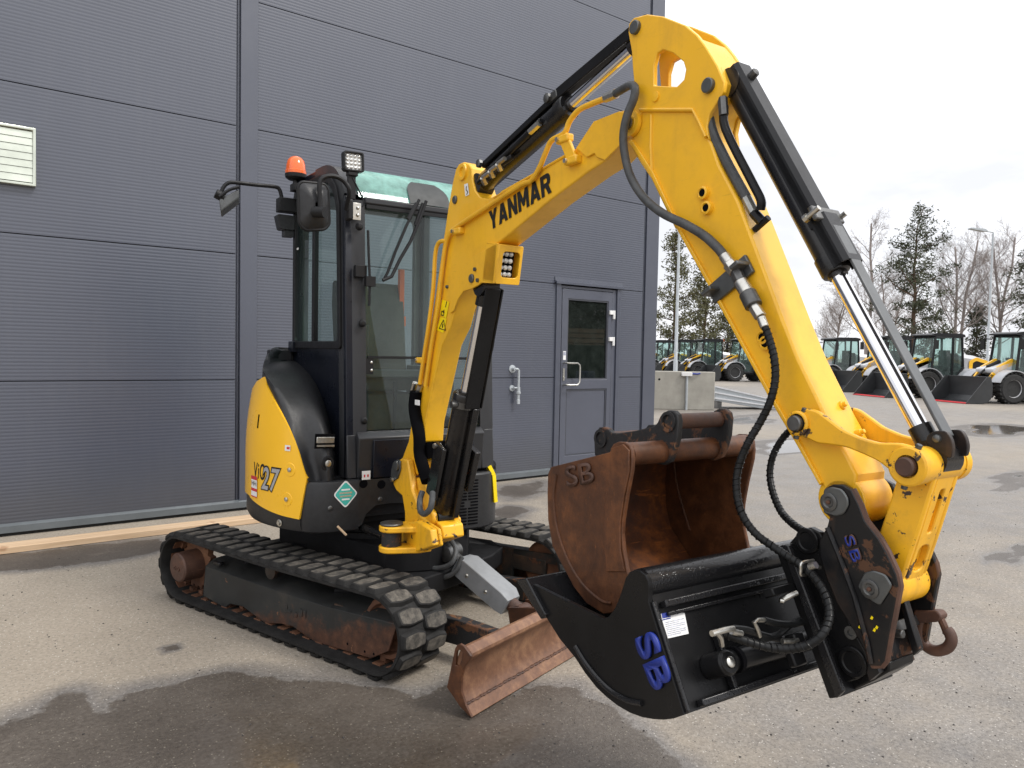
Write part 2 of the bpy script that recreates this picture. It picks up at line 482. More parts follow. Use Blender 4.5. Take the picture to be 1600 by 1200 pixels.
def rrect(x0, y0, x1, y1, r, n=4):
    o = []
    for cx, cy, a in ((x1 - r, y1 - r, 0), (x0 + r, y1 - r, PI / 2), (x0 + r, y0 + r, PI), (x1 - r, y0 + r, 1.5 * PI)):
        o += circ(cx, cy, r, n, a, a + PI / 2)
    return o

def rounded(pts, r, n=3):
    """polygon with its corners rounded"""
    o = []
    N = len(pts)
    for i in range(N):
        a, b, c = Vector(pts[i - 1]), Vector(pts[i]), Vector(pts[(i + 1) % N])
        u, w = (a - b), (c - b)
        d = min(r, u.length * 0.45, w.length * 0.45)
        p, q = b + u.normalized() * d, b + w.normalized() * d
        for k in range(n + 1):
            t = k / n
            o.append(tuple((1 - t) ** 2 * p + 2 * t * (1 - t) * b + t * t * q))
    return o

class G:
    """collects geometry; obj() links it as one mesh object"""
    def __init__(self):
        self.v, self.f = [], []

    def add(self, vs, fs):
        o = len(self.v)
        self.v += [Vector(x) for x in vs]
        self.f += [tuple(o + i for i in f) for f in fs]
        return self

    def box(self, c, s, rot=None):
        c = Vector(c)
        m = rot.to_3x3() if rot is not None else Matrix.Identity(3)
        vs = [c + m @ Vector((sx * s[0] / 2, sy * s[1] / 2, sz * s[2] / 2)) for sx in (-1, 1) for sy in (-1, 1) for sz in (-1, 1)]
        return self.add(vs, [(0, 1, 3, 2), (4, 6, 7, 5), (0, 4, 5, 1), (2, 3, 7, 6), (0, 2, 6, 4), (1, 5, 7, 3)])

    def box2(self, a, b):
        return self.box([(a[i] + b[i]) / 2 for i in range(3)], [abs(b[i] - a[i]) for i in range(3)])

    def bar(self, p, q, w, h, up=(0, 0, 1)):
        """rectangular bar from p to q, w across, h along up"""
        p, q = Vector(p), Vector(q)
        d = (q - p).normalized()
        s = d.cross(Vector(up)).normalized()
        u = s.cross(d).normalized()
        m = Matrix((d, s, u)).transposed()
        return self.box((p + q) / 2, ((q - p).length, w, h), m)

    def prism(self, pts, axis, a, b, holes=()):
        """extrude a 2-D outline along an axis from a to b ('x': (y,z), 'y': (x,z), 'z': (x,y))"""
        def p3(p, t):
            return {'x': (t, p[0], p[1]), 'y': (p[0], t, p[1]), 'z': (p[0], p[1], t)}[axis]
        if not holes:
            n = len(pts)
            vs = [p3(p, a) for p in pts] + [p3(p, b) for p in pts]
            fs = [tuple(range(n)), tuple(range(2 * n - 1, n - 1, -1))]
            fs += [(i, i + n, (i + 1) % n + n, (i + 1) % n) for i in range(n)]
            return self._fixed(vs, fs)
        bm = bmesh.new()
        loops, edges = [], []
        for lp in [pts] + list(holes):
            vv = [bm.verts.new((p[0], p[1], 0)) for p in lp]
            loops.append(vv)
            edges += [bm.edges.new((vv[i], vv[(i + 1) % len(vv)])) for i in range(len(vv))]
        bmesh.ops.triangle_fill(bm, use_beauty=True, use_dissolve=False, edges=edges)
        bm.verts.index_update()
        vs2 = [(v.co.x, v.co.y) for v in bm.verts]
        tris = [tuple(v.index for v in f.verts) for f in bm.faces]
        lp_idx = [[v.index for v in l] for l in loops]
        bm.free()
        n = len(vs2)
        vs = [p3(p, a) for p in vs2] + [p3(p, b) for p in vs2]
        fs = list(tris) + [tuple(i + n for i in reversed(t)) for t in tris]
        for l in lp_idx:
            k = len(l)
            fs += [(l[i], l[i] + n, l[(i + 1) % k] + n, l[(i + 1) % k]) for i in range(k)]
        return self._fixed(vs, fs)

    def _fixed(self, vs, fs):
        bm = bmesh.new()
        bv = [bm.verts.new(v) for v in vs]
        for f in fs:
            try:
                bm.faces.new([bv[i] for i in f])
            except ValueError:
                pass
        bmesh.ops.recalc_face_normals(bm, faces=bm.faces)
        bm.verts.index_update()
        r = [tuple(v.index for v in f.verts) for f in bm.faces]
        o = [v.co.copy() for v in bm.verts]
        bm.free()
        return self.add(o, r)

    def lathe(self, p, d, prof, n=28):
        """revolve (distance along d, radius) about the axis p + t d"""
        p, d = Vector(p), Vector(d).normalized()
        s = d.orthogonal().normalized()
        u = d.cross(s)
        vs, fs = [], []
        for t, r in prof:
            for k in range(n):
                a = 2 * PI * k / n
                vs.append(p + d * t + (s * math.cos(a) + u * math.sin(a)) * max(r, 1e-5))
        for i in range(len(prof) - 1):
            for k in range(n):
                k2 = (k + 1) % n
                fs.append((i * n + k, i * n + k2, (i + 1) * n + k2, (i + 1) * n + k))
        m = len(prof) - 1
        fs.append(tuple(reversed(range(n))))
        fs.append(tuple(m * n + k for k in range(n)))
        return self._fixed(vs, fs)

    def cyl(self, p, q, r, n=24, r2=None):
        p, q = Vector(p), Vector(q)
        return self.lathe(p, q - p, [(0, r), ((q - p).length, r if r2 is None else r2)], n)

    def tube(self, path, r, n=10, smooth=0):
        path = [Vector(x) for x in path]
        if smooth:
            path = catmull(path, smooth)
        m = len(path)
        vs, fs = [], []
        t0 = (path[1] - path[0]).normalized()
        s = t0.orthogonal().normalized()
        for i, p in enumerate(path):
            t = ((path[min(i + 1, m - 1)] - path[max(i - 1, 0)])).normalized()
            s = (s - t * s.dot(t)).normalized()
            u = t.cross(s)
            rr = r[min(len(r) - 1, int(i * len(r) / m))] if isinstance(r, (list, tuple)) else r
            for k in range(n):
                a = 2 * PI * k / n
                vs.append(p + (s * math.cos(a) + u * math.sin(a)) * rr)
        for i in range(m - 1):
            for k in range(n):
                k2 = (k + 1) % n
                fs.append((i * n + k, i * n + k2, (i + 1) * n + k2, (i + 1) * n + k))
        fs.append(tuple(reversed(range(n))))
        fs.append(tuple((m - 1) * n + k for k in range(n)))
        return self.add(vs, fs)

    def sphere(self, c, r, n=14, sc=(1, 1, 1)):
        c = Vector(c)
        vs, fs = [], []
        h = n // 2
        for i in range(h + 1):
            for k in range(n):
                th, ph = PI * i / h, 2 * PI * k / n
                vs.append(c + Vector((r * sc[0] * math.sin(th) * math.cos(ph), r * sc[1] * math.sin(th) * math.sin(ph), r * sc[2] * math.cos(th))))
        for i in range(h):
            for k in range(n):
                fs.append((i * n + k, (i + 1) * n + k, (i + 1) * n + (k + 1) % n, i * n + (k + 1) % n))
        return self.add(vs, fs)

    def sheet(self, rows, closed=False):
        """grid of points -> quads"""
        n = len(rows[0])
        vs = [p for r in rows for p in r]
        fs = []
        for i in range(len(rows) - 1):
            for k in range(n if closed else n - 1):
                k2 = (k + 1) % n
                fs.append((i * n + k, i * n + k2, (i + 1) * n + k2, (i + 1) * n + k))
        return self.add(vs, fs)

    def shell(self, pts, axis, a, b, th):
        """open 2-D polyline of thickness th, extruded along an axis"""
        pts = [Vector(p) for p in pts]
        off = []
        for i, p in enumerate(pts):
            d = (pts[min(i + 1, len(pts) - 1)] - pts[max(i - 1, 0)]).normalized()
            off.append(p + Vector((-d.y, d.x)) * th)
        return self.prism([tuple(p) for p in pts] + [tuple(p) for p in reversed(off)], axis, a, b)

    def obj(self, name, mat, parent=None, rotz=0.0, loc=(0, 0, 0), off=None, bevel=0.0, seg=2, angle=35, smooth=True, sub=0, label=None):
        me = bpy.data.meshes.new(name)
        vs = self.v if off is None else [v - Vector(off) for v in self.v]
        me.from_pydata([tuple(v) for v in vs], [], self.f)
        me.materials.append(MAT[mat])
        if smooth:
            me.polygons.foreach_set('use_smooth', [True] * len(me.polygons))
            me.set_sharp_from_angle(angle=R(angle))
        me.update()
        o = bpy.data.objects.new(name, me)
        COL.objects.link(o)
        o.parent = parent
        o.rotation_euler = (0, 0, rotz)
        o.location = loc
        if bevel:
            md = o.modifiers.new('bevel', 'BEVEL')
            md.width = bevel
            md.segments = seg
            md.limit_method = 'ANGLE'
            md.angle_limit = R(40)
            md.harden_normals = False
        if sub:
            md = o.modifiers.new('sub', 'SUBSURF')
            md.levels = sub
            md.render_levels = sub
        if label:
            o['label'] = label
        return o

def thing(name, label, cat, loc=(0, 0, 0), rotz=0.0, group=None):
    o = bpy.data.objects.new(name, None)
    o.empty_display_size = 0.2
    COL.objects.link(o)
    o.location = loc
    o.rotation_euler = (0, 0, rotz)
    o['label'] = label
    o['category'] = cat
    if group:
        o['group'] = group
    return o

def tag(o, label, cat, group=None):
    o['label'] = label
    o['category'] = cat
    if group:
        o['group'] = group
    return o

def instance(mesh_obj, name, parent, mw):
    """another object with the same mesh; mw is its local matrix"""
    c = bpy.data.objects.new(name, mesh_obj if isinstance(mesh_obj, bpy.types.Mesh) else mesh_obj.data)
    COL.objects.link(c)
    c.parent = parent
    c.matrix_local = mw
    return c

def text_obj(name, body, mat, size, m, parent, extrude=0.001, bold=0.0, shear=0.0, sx=1.0, rotz=0.0, align='LEFT', space=1.0):
    """flat lettering; m maps text space (x right, y up, z out) into the part's space"""
    cu = bpy.data.curves.new(name, 'FONT')
    cu.body = body
    cu.size = size
    cu.extrude = extrude
    cu.offset = bold
    cu.shear = shear
    cu.align_x = align
    cu.space_character = space
    tmp = bpy.data.objects.new('tmp_text', cu)
    COL.objects.link(tmp)
    dg = bpy.context.evaluated_depsgraph_get()
    me = bpy.data.meshes.new_from_object(tmp.evaluated_get(dg))
    bpy.data.objects.remove(tmp)
    bpy.data.curves.remove(cu)
    me.transform(Matrix.Diagonal((sx, 1, 1, 1)))
    me.transform(m)
    me.materials.clear()
    me.materials.append(MAT[mat])
    o = bpy.data.objects.new(name, me)
    COL.objects.link(o)
    o.parent = parent
    o.rotation_euler = (0, 0, rotz)
    return o

def basis(o, x, y):
    x = Vector(x).normalized()
    y = Vector(y)
    y = (y - x * y.dot(x)).normalized()
    z = x.cross(y)
    m = Matrix((x, y, z)).transposed().to_4x4()
    m.translation = Vector(o)
    return m

def text_fit(name, body, mat, m, parent, w, h, extrude=0.001, bold=0.02, shear=0.0, space=1.0):
    """lettering scaled to be exactly w wide and h tall from the origin of m"""
    o = text_obj(name, body, mat, 1.0, Matrix.Identity(4), parent, extrude=0.0, bold=bold, shear=shear, space=space)
    me = o.data
    xs = [v.co.x for v in me.vertices]; ys = [v.co.y for v in me.vertices]
    x0, x1, y0, y1 = min(xs), max(xs), min(ys), max(ys)
    me.transform(Matrix.Diagonal((w / (x1 - x0), h / (y1 - y0), 1, 1)) @ Matrix.Translation((-x0, -y0, 0)))
    bm = bmesh.new()
    bm.from_mesh(me)
    if extrude:
        r = bmesh.ops.extrude_face_region(bm, geom=bm.faces[:])
        bmesh.ops.translate(bm, verts=[v for v in r['geom'] if isinstance(v, bmesh.types.BMVert)], vec=(0, 0, extrude))
    bm.to_mesh(me)
    bm.free()
    me.transform(m)
    return o

LETTERS = {   # bold block capitals: (width, outline, holes)
    'Y': (1.0, [(0, 1), (.34, 1), (.5, .66), (.66, 1), (1, 1), (.65, .42), (.65, 0), (.35, 0), (.35, .42)], []),
    'A': (1.05, [(0, 0), (.29, 0), (.345, .17), (.655, .17), (.71, 0), (1, 0), (.67, 1), (.33, 1)], [[(.425, .40), (.575, .40), (.5, .68)]]),
    'N': (1.0, [(0, 0), (0, 1), (.29, 1), (.70, .42), (.70, 1), (1, 1), (1, 0), (.71, 0), (.30, .58), (.30, 0)], []),
    'M': (1.18, [(0, 0), (0, 1), (.27, 1), (.5, .52), (.73, 1), (1, 1), (1, 0), (.75, 0), (.75, .56), (.57, .18), (.43, .18), (.25, .56), (.25, 0)], []),
    'R': (1.0, [(0, 0), (0, 1), (.68, 1), (.86, .95), (.96, .82), (.97, .66), (.90, .50), (.76, .42), (1, 0), (.66, 0), (.46, .37), (.3, .37), (.3, 0)], [[(.3, .58), (.3, .80), (.58, .80), (.66, .75), (.66, .63), (.58, .58)]]),
}
def block_text(name, body, mat, m, parent, w, h, t=0.0008, gap=0.13, lean=0.0):
    """one mesh per letter, cut from thin sheet"""
    tot = sum(LETTERS[c][0] for c in body) + gap * (len(body) - 1)
    k = w / tot
    x = 0.0
    for c in body:
        lw, out, holes = LETTERS[c]
        f = lambda p: ((x + p[0] * lw) * k + p[1] * h * lean, p[1] * h)
        g = G().prism([f(p) for p in out], 'z', 0, t, [[f(p) for p in hh] for hh in holes])
        g.v = [m @ v for v in g.v]
        g.obj(name, mat, parent, smooth=False)
        x += lw + gap

# ------------------------------------------------------------------ ground
def sdist(poly, x, y):
    """signed distance to a polygon, positive inside"""
    d2, ins = 1e9, False
    n = len(poly)
    for i in range(n):
        ax, ay = poly[i]
        bx, by = poly[(i + 1) % n]
        ex, ey = bx - ax, by - ay
        t = max(0, min(1, ((x - ax) * ex + (y - ay) * ey) / (ex * ex + ey * ey + 1e-12)))
        dx, dy = x - ax - ex * t, y - ay - ey * t
        d2 = min(d2, dx * dx + dy * dy)
        if (ay > y) != (by > y) and x < (bx - ax) * (y - ay) / (by - ay) + ax:
            ins = not ins
    d = math.sqrt(d2)
    return d if ins else -d

WET = [
    [(-0.1384,3.39),(0.04548,3.381),(0.1628,3.374),(0.2921,3.439),(0.4044,3.496),(0.4374,3.431),(0.4712,3.314),(0.5468,3.274),(0.5929,3.378),(0.6452,3.399),(0.8553,3.381),(0.974,3.37),(1.138,3.224),(1.307,3.06),(1.422,2.918),(1.572,2.739),(1.774,2.751),(1.858,2.577),(2.178,2.354),(2.158,1.961),(2.12,1.679),(1.917,1.341),(0.9927,1.862),(-0.1711,2.73)],
    [(-0.191,5.694),(0.2818,5.677),(0.5169,5.606),(0.7969,5.526),(1.123,5.61),(1.295,5.786),(1.3,6.05),(0.306,6.145),(-0.2364,6.138)],
    [(0.7776,3.817),(0.8322,3.874),(0.9137,3.848),(0.954,3.771),(0.8968,3.717),(0.8146,3.728)],
    [(3.962,5.444),(4.23,5.609),(4.346,5.367),(4.04,5.147),(3.851,5.148)],
    [(4.579,6.356),(5.403,6.452),(5.05,5.943),(4.469,5.822)],
]
WK = [1.0, 1.1, 5.0, 1.0, 0.5]
PUD = [
    [(10.87,7.732),(11.99,7.785),(12.24,7.005),(11.14,6.267),(9.768,6.073),(9.707,6.728)],
    [(14.18,10.79),(15.87,10.94),(15.03,9.533),(13.41,9.089)],
    [(10.54,3.932),(11.70,3.67),(10.33,3.104),(9.386,3.302)],
    [(17.20,7.212),(19.73,7.28),(18.95,5.746),(16.01,5.676)],
    [(6.154,2.404),(6.773,2.274),(7.118,1.864),(6.37,1.89),(5.926,2.144)],
]

def wetness(x, y):
    w = 0.0
    wob = 0.07 * noise.fractal(Vector((x * 1.7, y * 1.7, 9.1)), 1.0, 2.0, 4)
    for p, k in zip(WET, WK):
        d = sdist(p, x, y) + wob
        w = max(w, 0.5 + min(d * k * (1.0 if d > 0 else 2.6), 0.45)) if d > -1.0 else w
    uu = x * 0.795 - y * 0.606 + 0.15 * y * 0.3
    if uu > 0.0:
        far = min(1.0, uu / 1.1)
        u_, v_ = x * 0.8 - y * 0.6, x * 0.6 + y * 0.8
        q = noise.fractal(Vector((u_ * 0.16, v_ * 0.42, 3.7)), 1.0, 2.0, 5)
        w = max(w, far * max(0.22, min(0.40, 0.34 + 0.22 * q)))
        for p in PUD:
            d = sdist(p, x, y)
            if d > -1.5:
                d += 0.30 * noise.fractal(Vector((u_ * 0.7, v_ * 2.4, 1.3)), 1.0, 2.0, 5) - 0.15
                w = max(w, min(0.55 + d * 2.2, 1.5))
    return max(0.0, min(1.6, w))

def axis_vals(lo, a, b, hi, st):
    v = []
    x, s = a, st
    while x > lo:
        s *= 1.22
        x -= s
        v.append(max(x, lo))
    v = v[::-1]
    x = a
    while x < b:
        v.append(x)
        x += st
    s = st
    v.append(x)
    while x < hi:
        s *= 1.12
        x += s
        v.append(min(x, hi))
    return v

def build_ground():
    xs = axis_vals(-900, -1.2, 5.2, 1500, 0.055)
    ys = axis_vals(-600, 0.9, 7.0, 1500, 0.055)
    me = bpy.data.meshes.new('ground')
    vs = [(x, y, 0.0) for y in ys for x in xs]
    n = len(xs)
    fs = [(j * n + i, j * n + i + 1, (j + 1) * n + i + 1, (j + 1) * n + i) for j in range(len(ys) - 1) for i in range(n - 1)]
    me.from_pydata(vs, [], fs)
    at = me.attributes.new('wet', 'FLOAT', 'POINT')
    at.data.foreach_set('value', [wetness(x, y) if (-6 < x < 45 and -2 < y < 45) else 0.2 for x, y, z in vs])
    me.materials.append(MAT['asphalt'])
    o = bpy.data.objects.new('ground', me)
    COL.objects.link(o)
    o['kind'] = 'structure'
    return o
build_ground()

# ------------------------------------------------------------------ warehouse
WY = 6.704
bld = thing('warehouse', 'large grey warehouse clad in ribbed horizontal metal panels behind the excavator', 'building', (2.2, WY, 0))
BO = (2.2, WY, 0)
SEAM = [0.09, 1.161, 2.260, 3.365, 4.465, 5.565, 6.665, 7.765]

def rib_panel(x0, x1, z0, z1, name='panel'):
    g = G()
    n = max(1, round((z1 - z0 - 0.008) / 0.0275))
    pitch = (z1 - z0 - 0.008) / n
    zb = z0 + 0.004
    prof = [(WY + 0.05, zb), (WY + 0.0007, zb)]
    for i in range(n):
        a = zb + i * pitch
        prof += [(WY + 0.0007, a + 0.001), (WY, a + pitch * 0.2), (WY, a + pitch * 0.62), (WY + 0.0007, a + pitch * 0.82)]
    prof += [(WY + 0.0007, zb + n * pitch), (WY + 0.05, zb + n * pitch)]
    g.prism(prof, 'x', x0, x1)
    return g.obj(name, 'wall_panel', bld, off=BO, angle=20)

DX0, DX1, DZ1 = 5.745, 6.775, 2.262
for k in range(7):
    z0, z1 = SEAM[k], SEAM[k + 1]
    rib_panel(-7.3, 2.052, z0, z1)
    if k < 2:
        rib_panel(2.24, DX0, z0, z1)
        rib_panel(DX1, 7.205, z0, z1)
    else:
        rib_panel(2.24, 7.205, z0, z1)
g = G()   # body behind the cladding, with the door opening left out
g.box2((-7.3, WY + 0.052, 0.0), (DX0 - 0.02, WY + 12, 7.7))
g.box2((DX1 + 0.02, WY + 0.052, 0.0), (7.44, WY + 12, 7.7))
g.box2((DX0 - 0.02, WY + 0.052, DZ1 + 0.02), (DX1 + 0.02, WY + 12, 7.7))
g.box2((DX0 - 0.02, WY + 0.3, 0.0), (DX1 + 0.02, WY + 12, DZ1 + 0.02))
g.obj('wall_core', 'trim_dark', bld, off=BO)
g = G()
g.box2((2.088, WY - 0.014, 0.06), (2.238, WY + 0.05, 7.76)).box2((2.052, WY + 0.012, 0.06), (2.088, WY + 0.05, 7.76)).box2((2.064, WY - 0.004, 0.06), (2.07, WY + 0.02, 7.76))
g.obj('pillar_flashing', 'wall_trim', bld, off=BO, bevel=0.003)
g = G()
g.box2((7.236, WY - 0.016, 0.06), (7.466, WY + 0.05, 7.76)).box2((7.446, WY + 0.05, 0.06), (7.466, WY + 0.26, 7.76)).box2((7.205, WY + 0.012, 0.06), (7.236, WY + 0.05, 7.76)).box2((7.214, WY - 0.002, 0.06), (7.22, WY + 0.02, 7.76))
g.obj('corner_flashing', 'wall_trim', bld, off=BO, bevel=0.003)
for k in range(7):   # side wall round the corner
    g = G()
    g.box2((7.44, WY + 0.27, SEAM[k] + 0.004), (7.458, WY + 12, SEAM[k + 1] - 0.004))
    g.obj('side_panel', 'wall_panel', bld, off=BO)
sill = [(WY + 0.04, 0.094), (WY - 0.004, 0.094), (WY - 0.034, 0.078), (WY - 0.034, 0.028), (WY - 0.026, 0.026), (WY - 0.026, 0.07), (WY + 0.04, 0.08)]
for a, b in ((-7.3, 2.05), (2.05, 5.70), (6.81, 7.45)):
    G().prism(sill, 'x', a, b).obj('base_flashing', 'sill_metal', bld, off=BO)
g = G()
g.box2((-7.3, WY + 0.0, 0.0), (DX0 - 0.03, WY + 0.05, 0.085)).box2((DX1 + 0.03, WY, 0.0), (7.44, WY + 0.05, 0.085))
g.obj('plinth', 'plinth', bld, off=BO)

# door
door = G()
lx0, lx1 = 5.835, 6.66
gx0, gx1, gz0, gz1 = 5.925, 6.595, 1.135, 2.10
px0, px1, pz0, pz1 = 5.925, 6.595, 0.22, 1.02
rect = lambda a, b, c, d: [(a, c), (b, c), (b, d), (a, d)]
door.prism(rect(lx0, lx1, 0.03, 2.215), 'y', WY - 0.005, WY + 0.05, [rect(gx0, gx1, gz0, gz1), rect(px0, px1, pz0, pz1)])
door = door.obj('door', 'door_paint', bld, off=BO, bevel=0.004, label='grey half-glazed side door with a pull handle')
G().box2((px0 - 0.001, WY + 0.012, pz0 - 0.001), (px1 + 0.001, WY + 0.045, pz1 + 0.001)).obj('lower_panel', 'door_paint', door, off=BO)
g = G()
g.prism(rect(px0, px1, pz0, pz1), 'y', WY + 0.004, WY + 0.0118, [rect(px0 + 0.018, px1 - 0.018, pz0 + 0.018, pz1 - 0.018)])
g.prism(rect(gx0, gx1, gz0, gz1), 'y', WY + 0.002, WY + 0.02, [rect(gx0 + 0.016, gx1 - 0.016, gz0 + 0.016, gz1 - 0.016)])
g.obj('glazing_bead', 'trim_dark', door, off=BO)
G().box2((gx0, WY + 0.022, gz0), (gx1, WY + 0.03, gz1)).obj('glass', 'door_glass', door, off=BO)
g = G()
hx = 5.875
g.tube([(hx, WY - 0.005, 1.335), (hx, WY - 0.075, 1.335), (hx + 0.015, WY - 0.085, 1.335), (hx + 0.15, WY - 0.085, 1.335), (hx + 0.185, WY - 0.085, 1.31), (hx + 0.19, WY - 0.085, 1.28), (hx + 0.19, WY - 0.085, 1.13),
        (hx + 0.185, WY - 0.085, 1.10), (hx + 0.15, WY - 0.085, 1.075), (hx + 0.015, WY - 0.085, 1.075), (hx, WY - 0.075, 1.075), (hx, WY - 0.005, 1.075)], 0.0105, 10)
g.obj('pull_handle', 'zinc', door, off=BO)
G().box2((hx - 0.014, WY - 0.012, 1.125), (hx + 0.014, WY - 0.005, 1.27)).cyl((hx, WY - 0.022, 1.16), (hx, WY - 0.012, 1.16), 0.012, 14).obj('lock_plate', 'zinc', door, off=BO)
g = G()
g.box2((5.862, WY - 0.0075, 1.37), (5.905, WY - 0.0052, 1.475))
st = g.obj('door_sticker', 'white_label', door, off=BO)
G().box2((5.866, WY - 0.009, 1.425), (5.901, WY - 0.0077, 1.465)).obj('sticker_print', 'label_print', door, off=BO)
for z in (1.94, 1.61, 0.25):
    g = G()
    g.box2((6.60, WY - 0.03, z), (6.665, WY - 0.0055, z + 0.05)).cyl((6.675, WY - 0.022, z - 0.055), (6.675, WY - 0.022, z + 0.052), 0.017, 14)
    g.obj('hinge', 'white_label', door, off=BO, bevel=0.004)
g = G()   # frame round the leaf and the flashing over it
g.box2((5.80, WY + 0.0, 0.02), (5.83, WY + 0.06, 2.25)).box2((6.665, WY + 0.0, 0.02), (6.73, WY + 0.06, 2.25)).box2((5.83, WY + 0.0, 2.22), (6.665, WY + 0.06, 2.25))
g.box2((5.80, WY + 0.0, 0.0), (6.73, WY + 0.08, 0.028))
g.obj('door_frame', 'door_paint', bld, off=BO, bevel=0.003)
g = G()
for a, b in ((5.735, 5.798), (6.732, 6.79)):
    g.box2((a, WY - 0.022, 0.06), (b, WY + 0.05, 2.268))
g.obj('door_casing', 'wall_trim', bld, off=BO, bevel=0.003)
hd = [(WY + 0.02, 2.345), (WY - 0.008, 2.345), (WY - 0.012, 2.30), (WY - 0.045, 2.288), (WY - 0.045, 2.262), (WY - 0.035, 2.262), (WY - 0.03, 2.278), (WY + 0.02, 2.285)]
G().prism(hd, 'x', 5.71, 6.825).obj('door_drip_cap', 'wall_trim', bld, off=BO)

# louvred vent
g = G()
vx0, vx1, vz0, vz1 = -0.32, 0.577, 2.615, 3.045
g.prism(rect(vx0, vx1, vz0, vz1), 'y', WY - 0.05, WY + 0.01, [rect(vx0 + 0.02, vx1 - 0.02, vz0 + 0.02, vz1 - 0.02)])
vent = g.obj('wall_vent', 'vent_metal', bld, off=BO, bevel=0.004)
G().box2((vx0 + 0.02, WY - 0.004, vz0 + 0.02), (vx1 - 0.02, WY - 0.001, vz1 - 0.02)).obj('vent_backing', 'trim_dark', vent, off=BO)
for i in range(7):
    z = vz0 + 0.028 + i * (vz1 - vz0 - 0.05) / 7
    G().prism([(WY - 0.036, z), (WY - 0.029, z + 0.0525), (WY - 0.023, z + 0.0525), (WY - 0.030, z)], 'x', vx0 + 0.021, vx1 - 0.021).obj('slat', 'vent_metal', vent, off=BO)

# outside tap
g = G()
tx = 5.14
g.lathe((tx - 0.03, WY, 1.262), (0, -1, 0), [(0, 0.045), (0.01, 0.045), (0.014, 0.02), (0.06, 0.017)], 18)
g.tube([(tx - 0.03, WY - 0.055, 1.262), (tx + 0.005, WY - 0.06, 1.262), (tx + 0.02, WY - 0.06, 1.245), (tx + 0.02, WY - 0.06, 1.02)], 0.0135, 10)
g.lathe((tx + 0.02, WY - 0.06, 1.06), (0, 0, -1), [(0, 0.02), (0.05, 0.022), (0.055, 0.028), (0.075, 0.028), (0.08, 0.018), (0.14, 0.016), (0.145, 0.02), (0.19, 0.02)], 16)
g.lathe((tx - 0.03, WY, 1.045), (0, -1, 0), [(0, 0.035), (0.012, 0.035), (0.014, 0.012), (0.05, 0.012)], 16)
g.cyl((tx - 0.04, WY - 0.055, 1.05), (tx + 0.02, WY - 0.06, 1.05), 0.01, 10)
g.obj('water_tap', 'galvanised', bld, off=BO)

# timber along the foot of the wall
plk = [(0.306,6.145),(1.309,6.091)]
py = (plk[0][1] + plk[1][1]) / 2
for a, b, dz in ((-3.2, 2.62, 0.0),):
    g = G()
    n = 40
    row = []
    for i in range(n + 1):
        x = a + (b - a) * i / n
        j = 0.003 * math.sin(x * 2.1) + 0.002 * math.sin(x * 7)
        row.append([V(x, py + j, 0.012), V(x, py + j - 0.002, 0.052), V(x, py + 0.004 + j, 0.056), V(x, py + 0.142 + j, 0.058), V(x, py + 0.148 + j, 0.052), V(x, py + 0.148 + j, 0.012)])
    g.sheet(row, closed=True)
    m = len(row[0])
    g.f.append(tuple(range(m)))
    g.f.append(tuple(n * m + k for k in reversed(range(m))))
    o = g.obj('timber_plank', 'timber', None, loc=(0, py, 0), off=(0, py, 0), angle=25)
    tag(o, 'long pale sawn timber plank lying on the ground along the wall foot', 'plank')
    o.location.z = -0.008

# loose grit on the asphalt
rnd = random.Random(12)
g = G()
def pebble(x, y, s):
    k = len(g.v)
    a0 = rnd.uniform(0, 6)
    ring = [V(x + s * rnd.uniform(0.6, 1.1) * math.cos(a0 + i * 1.257), y + s * rnd.uniform(0.6, 1.1) * math.sin(a0 + i * 1.257), s * rnd.uniform(0.1, 0.5)) for i in range(5)]
    g.v += ring + [V(x, y, s * rnd.uniform(0.7, 1.1)), V(x, y, -0.002)]
    for i in range(5):
        g.f.append((k + i, k + (i + 1) % 5, k + 5))
        g.f.append((k + (i + 1) % 5, k + i, k + 6))
for (cx_, cy_) in [(6.993,2.639),(5.27,2.25),(4.345,1.525),(3.833,1.775),(2.711,1.481),(8.738,3.19),(1.558,2.412),(0.6599,5.312),(0.3635,4.255),(1.049,2.896),(1.903,2.051),(3.371,1.34)]:
    for _ in range(70):
        pebble(cx_ + rnd.gauss(0, 0.45), cy_ + rnd.gauss(0, 0.35), rnd.choice((0.002, 0.003, 0.003, 0.004, 0.006)))
o = g.obj('grit', 'grit_dark', None, smooth=False)
o['kind'] = 'stuff'
o['label'] = 'loose dark grit scattered on the asphalt'

# ------------------------------------------------------------------ excavator: undercarriage
EXO, EXR, SLEW = (2.003, 3.900, 0), R(-73.5946), R(-20.6657)
ex = thing('mini_excavator', 'yellow and black tracked mini excavator with cab and raised boom', 'excavator', EXO, EXR)

RX, RZ, RO = 0.786, 0.2035, 0.1855      # wheel centres, belt outer radius
def belt_path(s):
    """point, tangent, outward normal at distance s along the belt's outer face"""
    L, A = 2 * RX, PI * RO
    s %= 2 * (L + A)
    if s < L:                                   # top run, rear to front
        x = -RX + s
        sag = -0.010 * math.sin(PI * s / L) ** 2
        return Vector((x, 0, RZ + RO + sag)), Vector((1, 0, 0)), Vector((0, 0, 1))
    s -= L
    if s < A:
        a = PI / 2 - s / RO
        n = Vector((math.cos(a), 0, math.sin(a)))
        return Vector((RX, 0, RZ)) + n * RO, Vector((n.z, 0, -n.x)), n
    s -= A
    if s < L:
        return Vector((RX - s, 0, RZ - RO)), Vector((-1, 0, 0)), Vector((0, 0, -1))
    s -= L
    a = -PI / 2 - s / RO
    n = Vector((math.cos(a), 0, math.sin(a)))
    return Vector((-RX, 0, RZ)) + n * RO, Vector((n.z, 0, -n.x)), n
PER = 2 * (2 * RX + PI * RO)
TW = 0.285

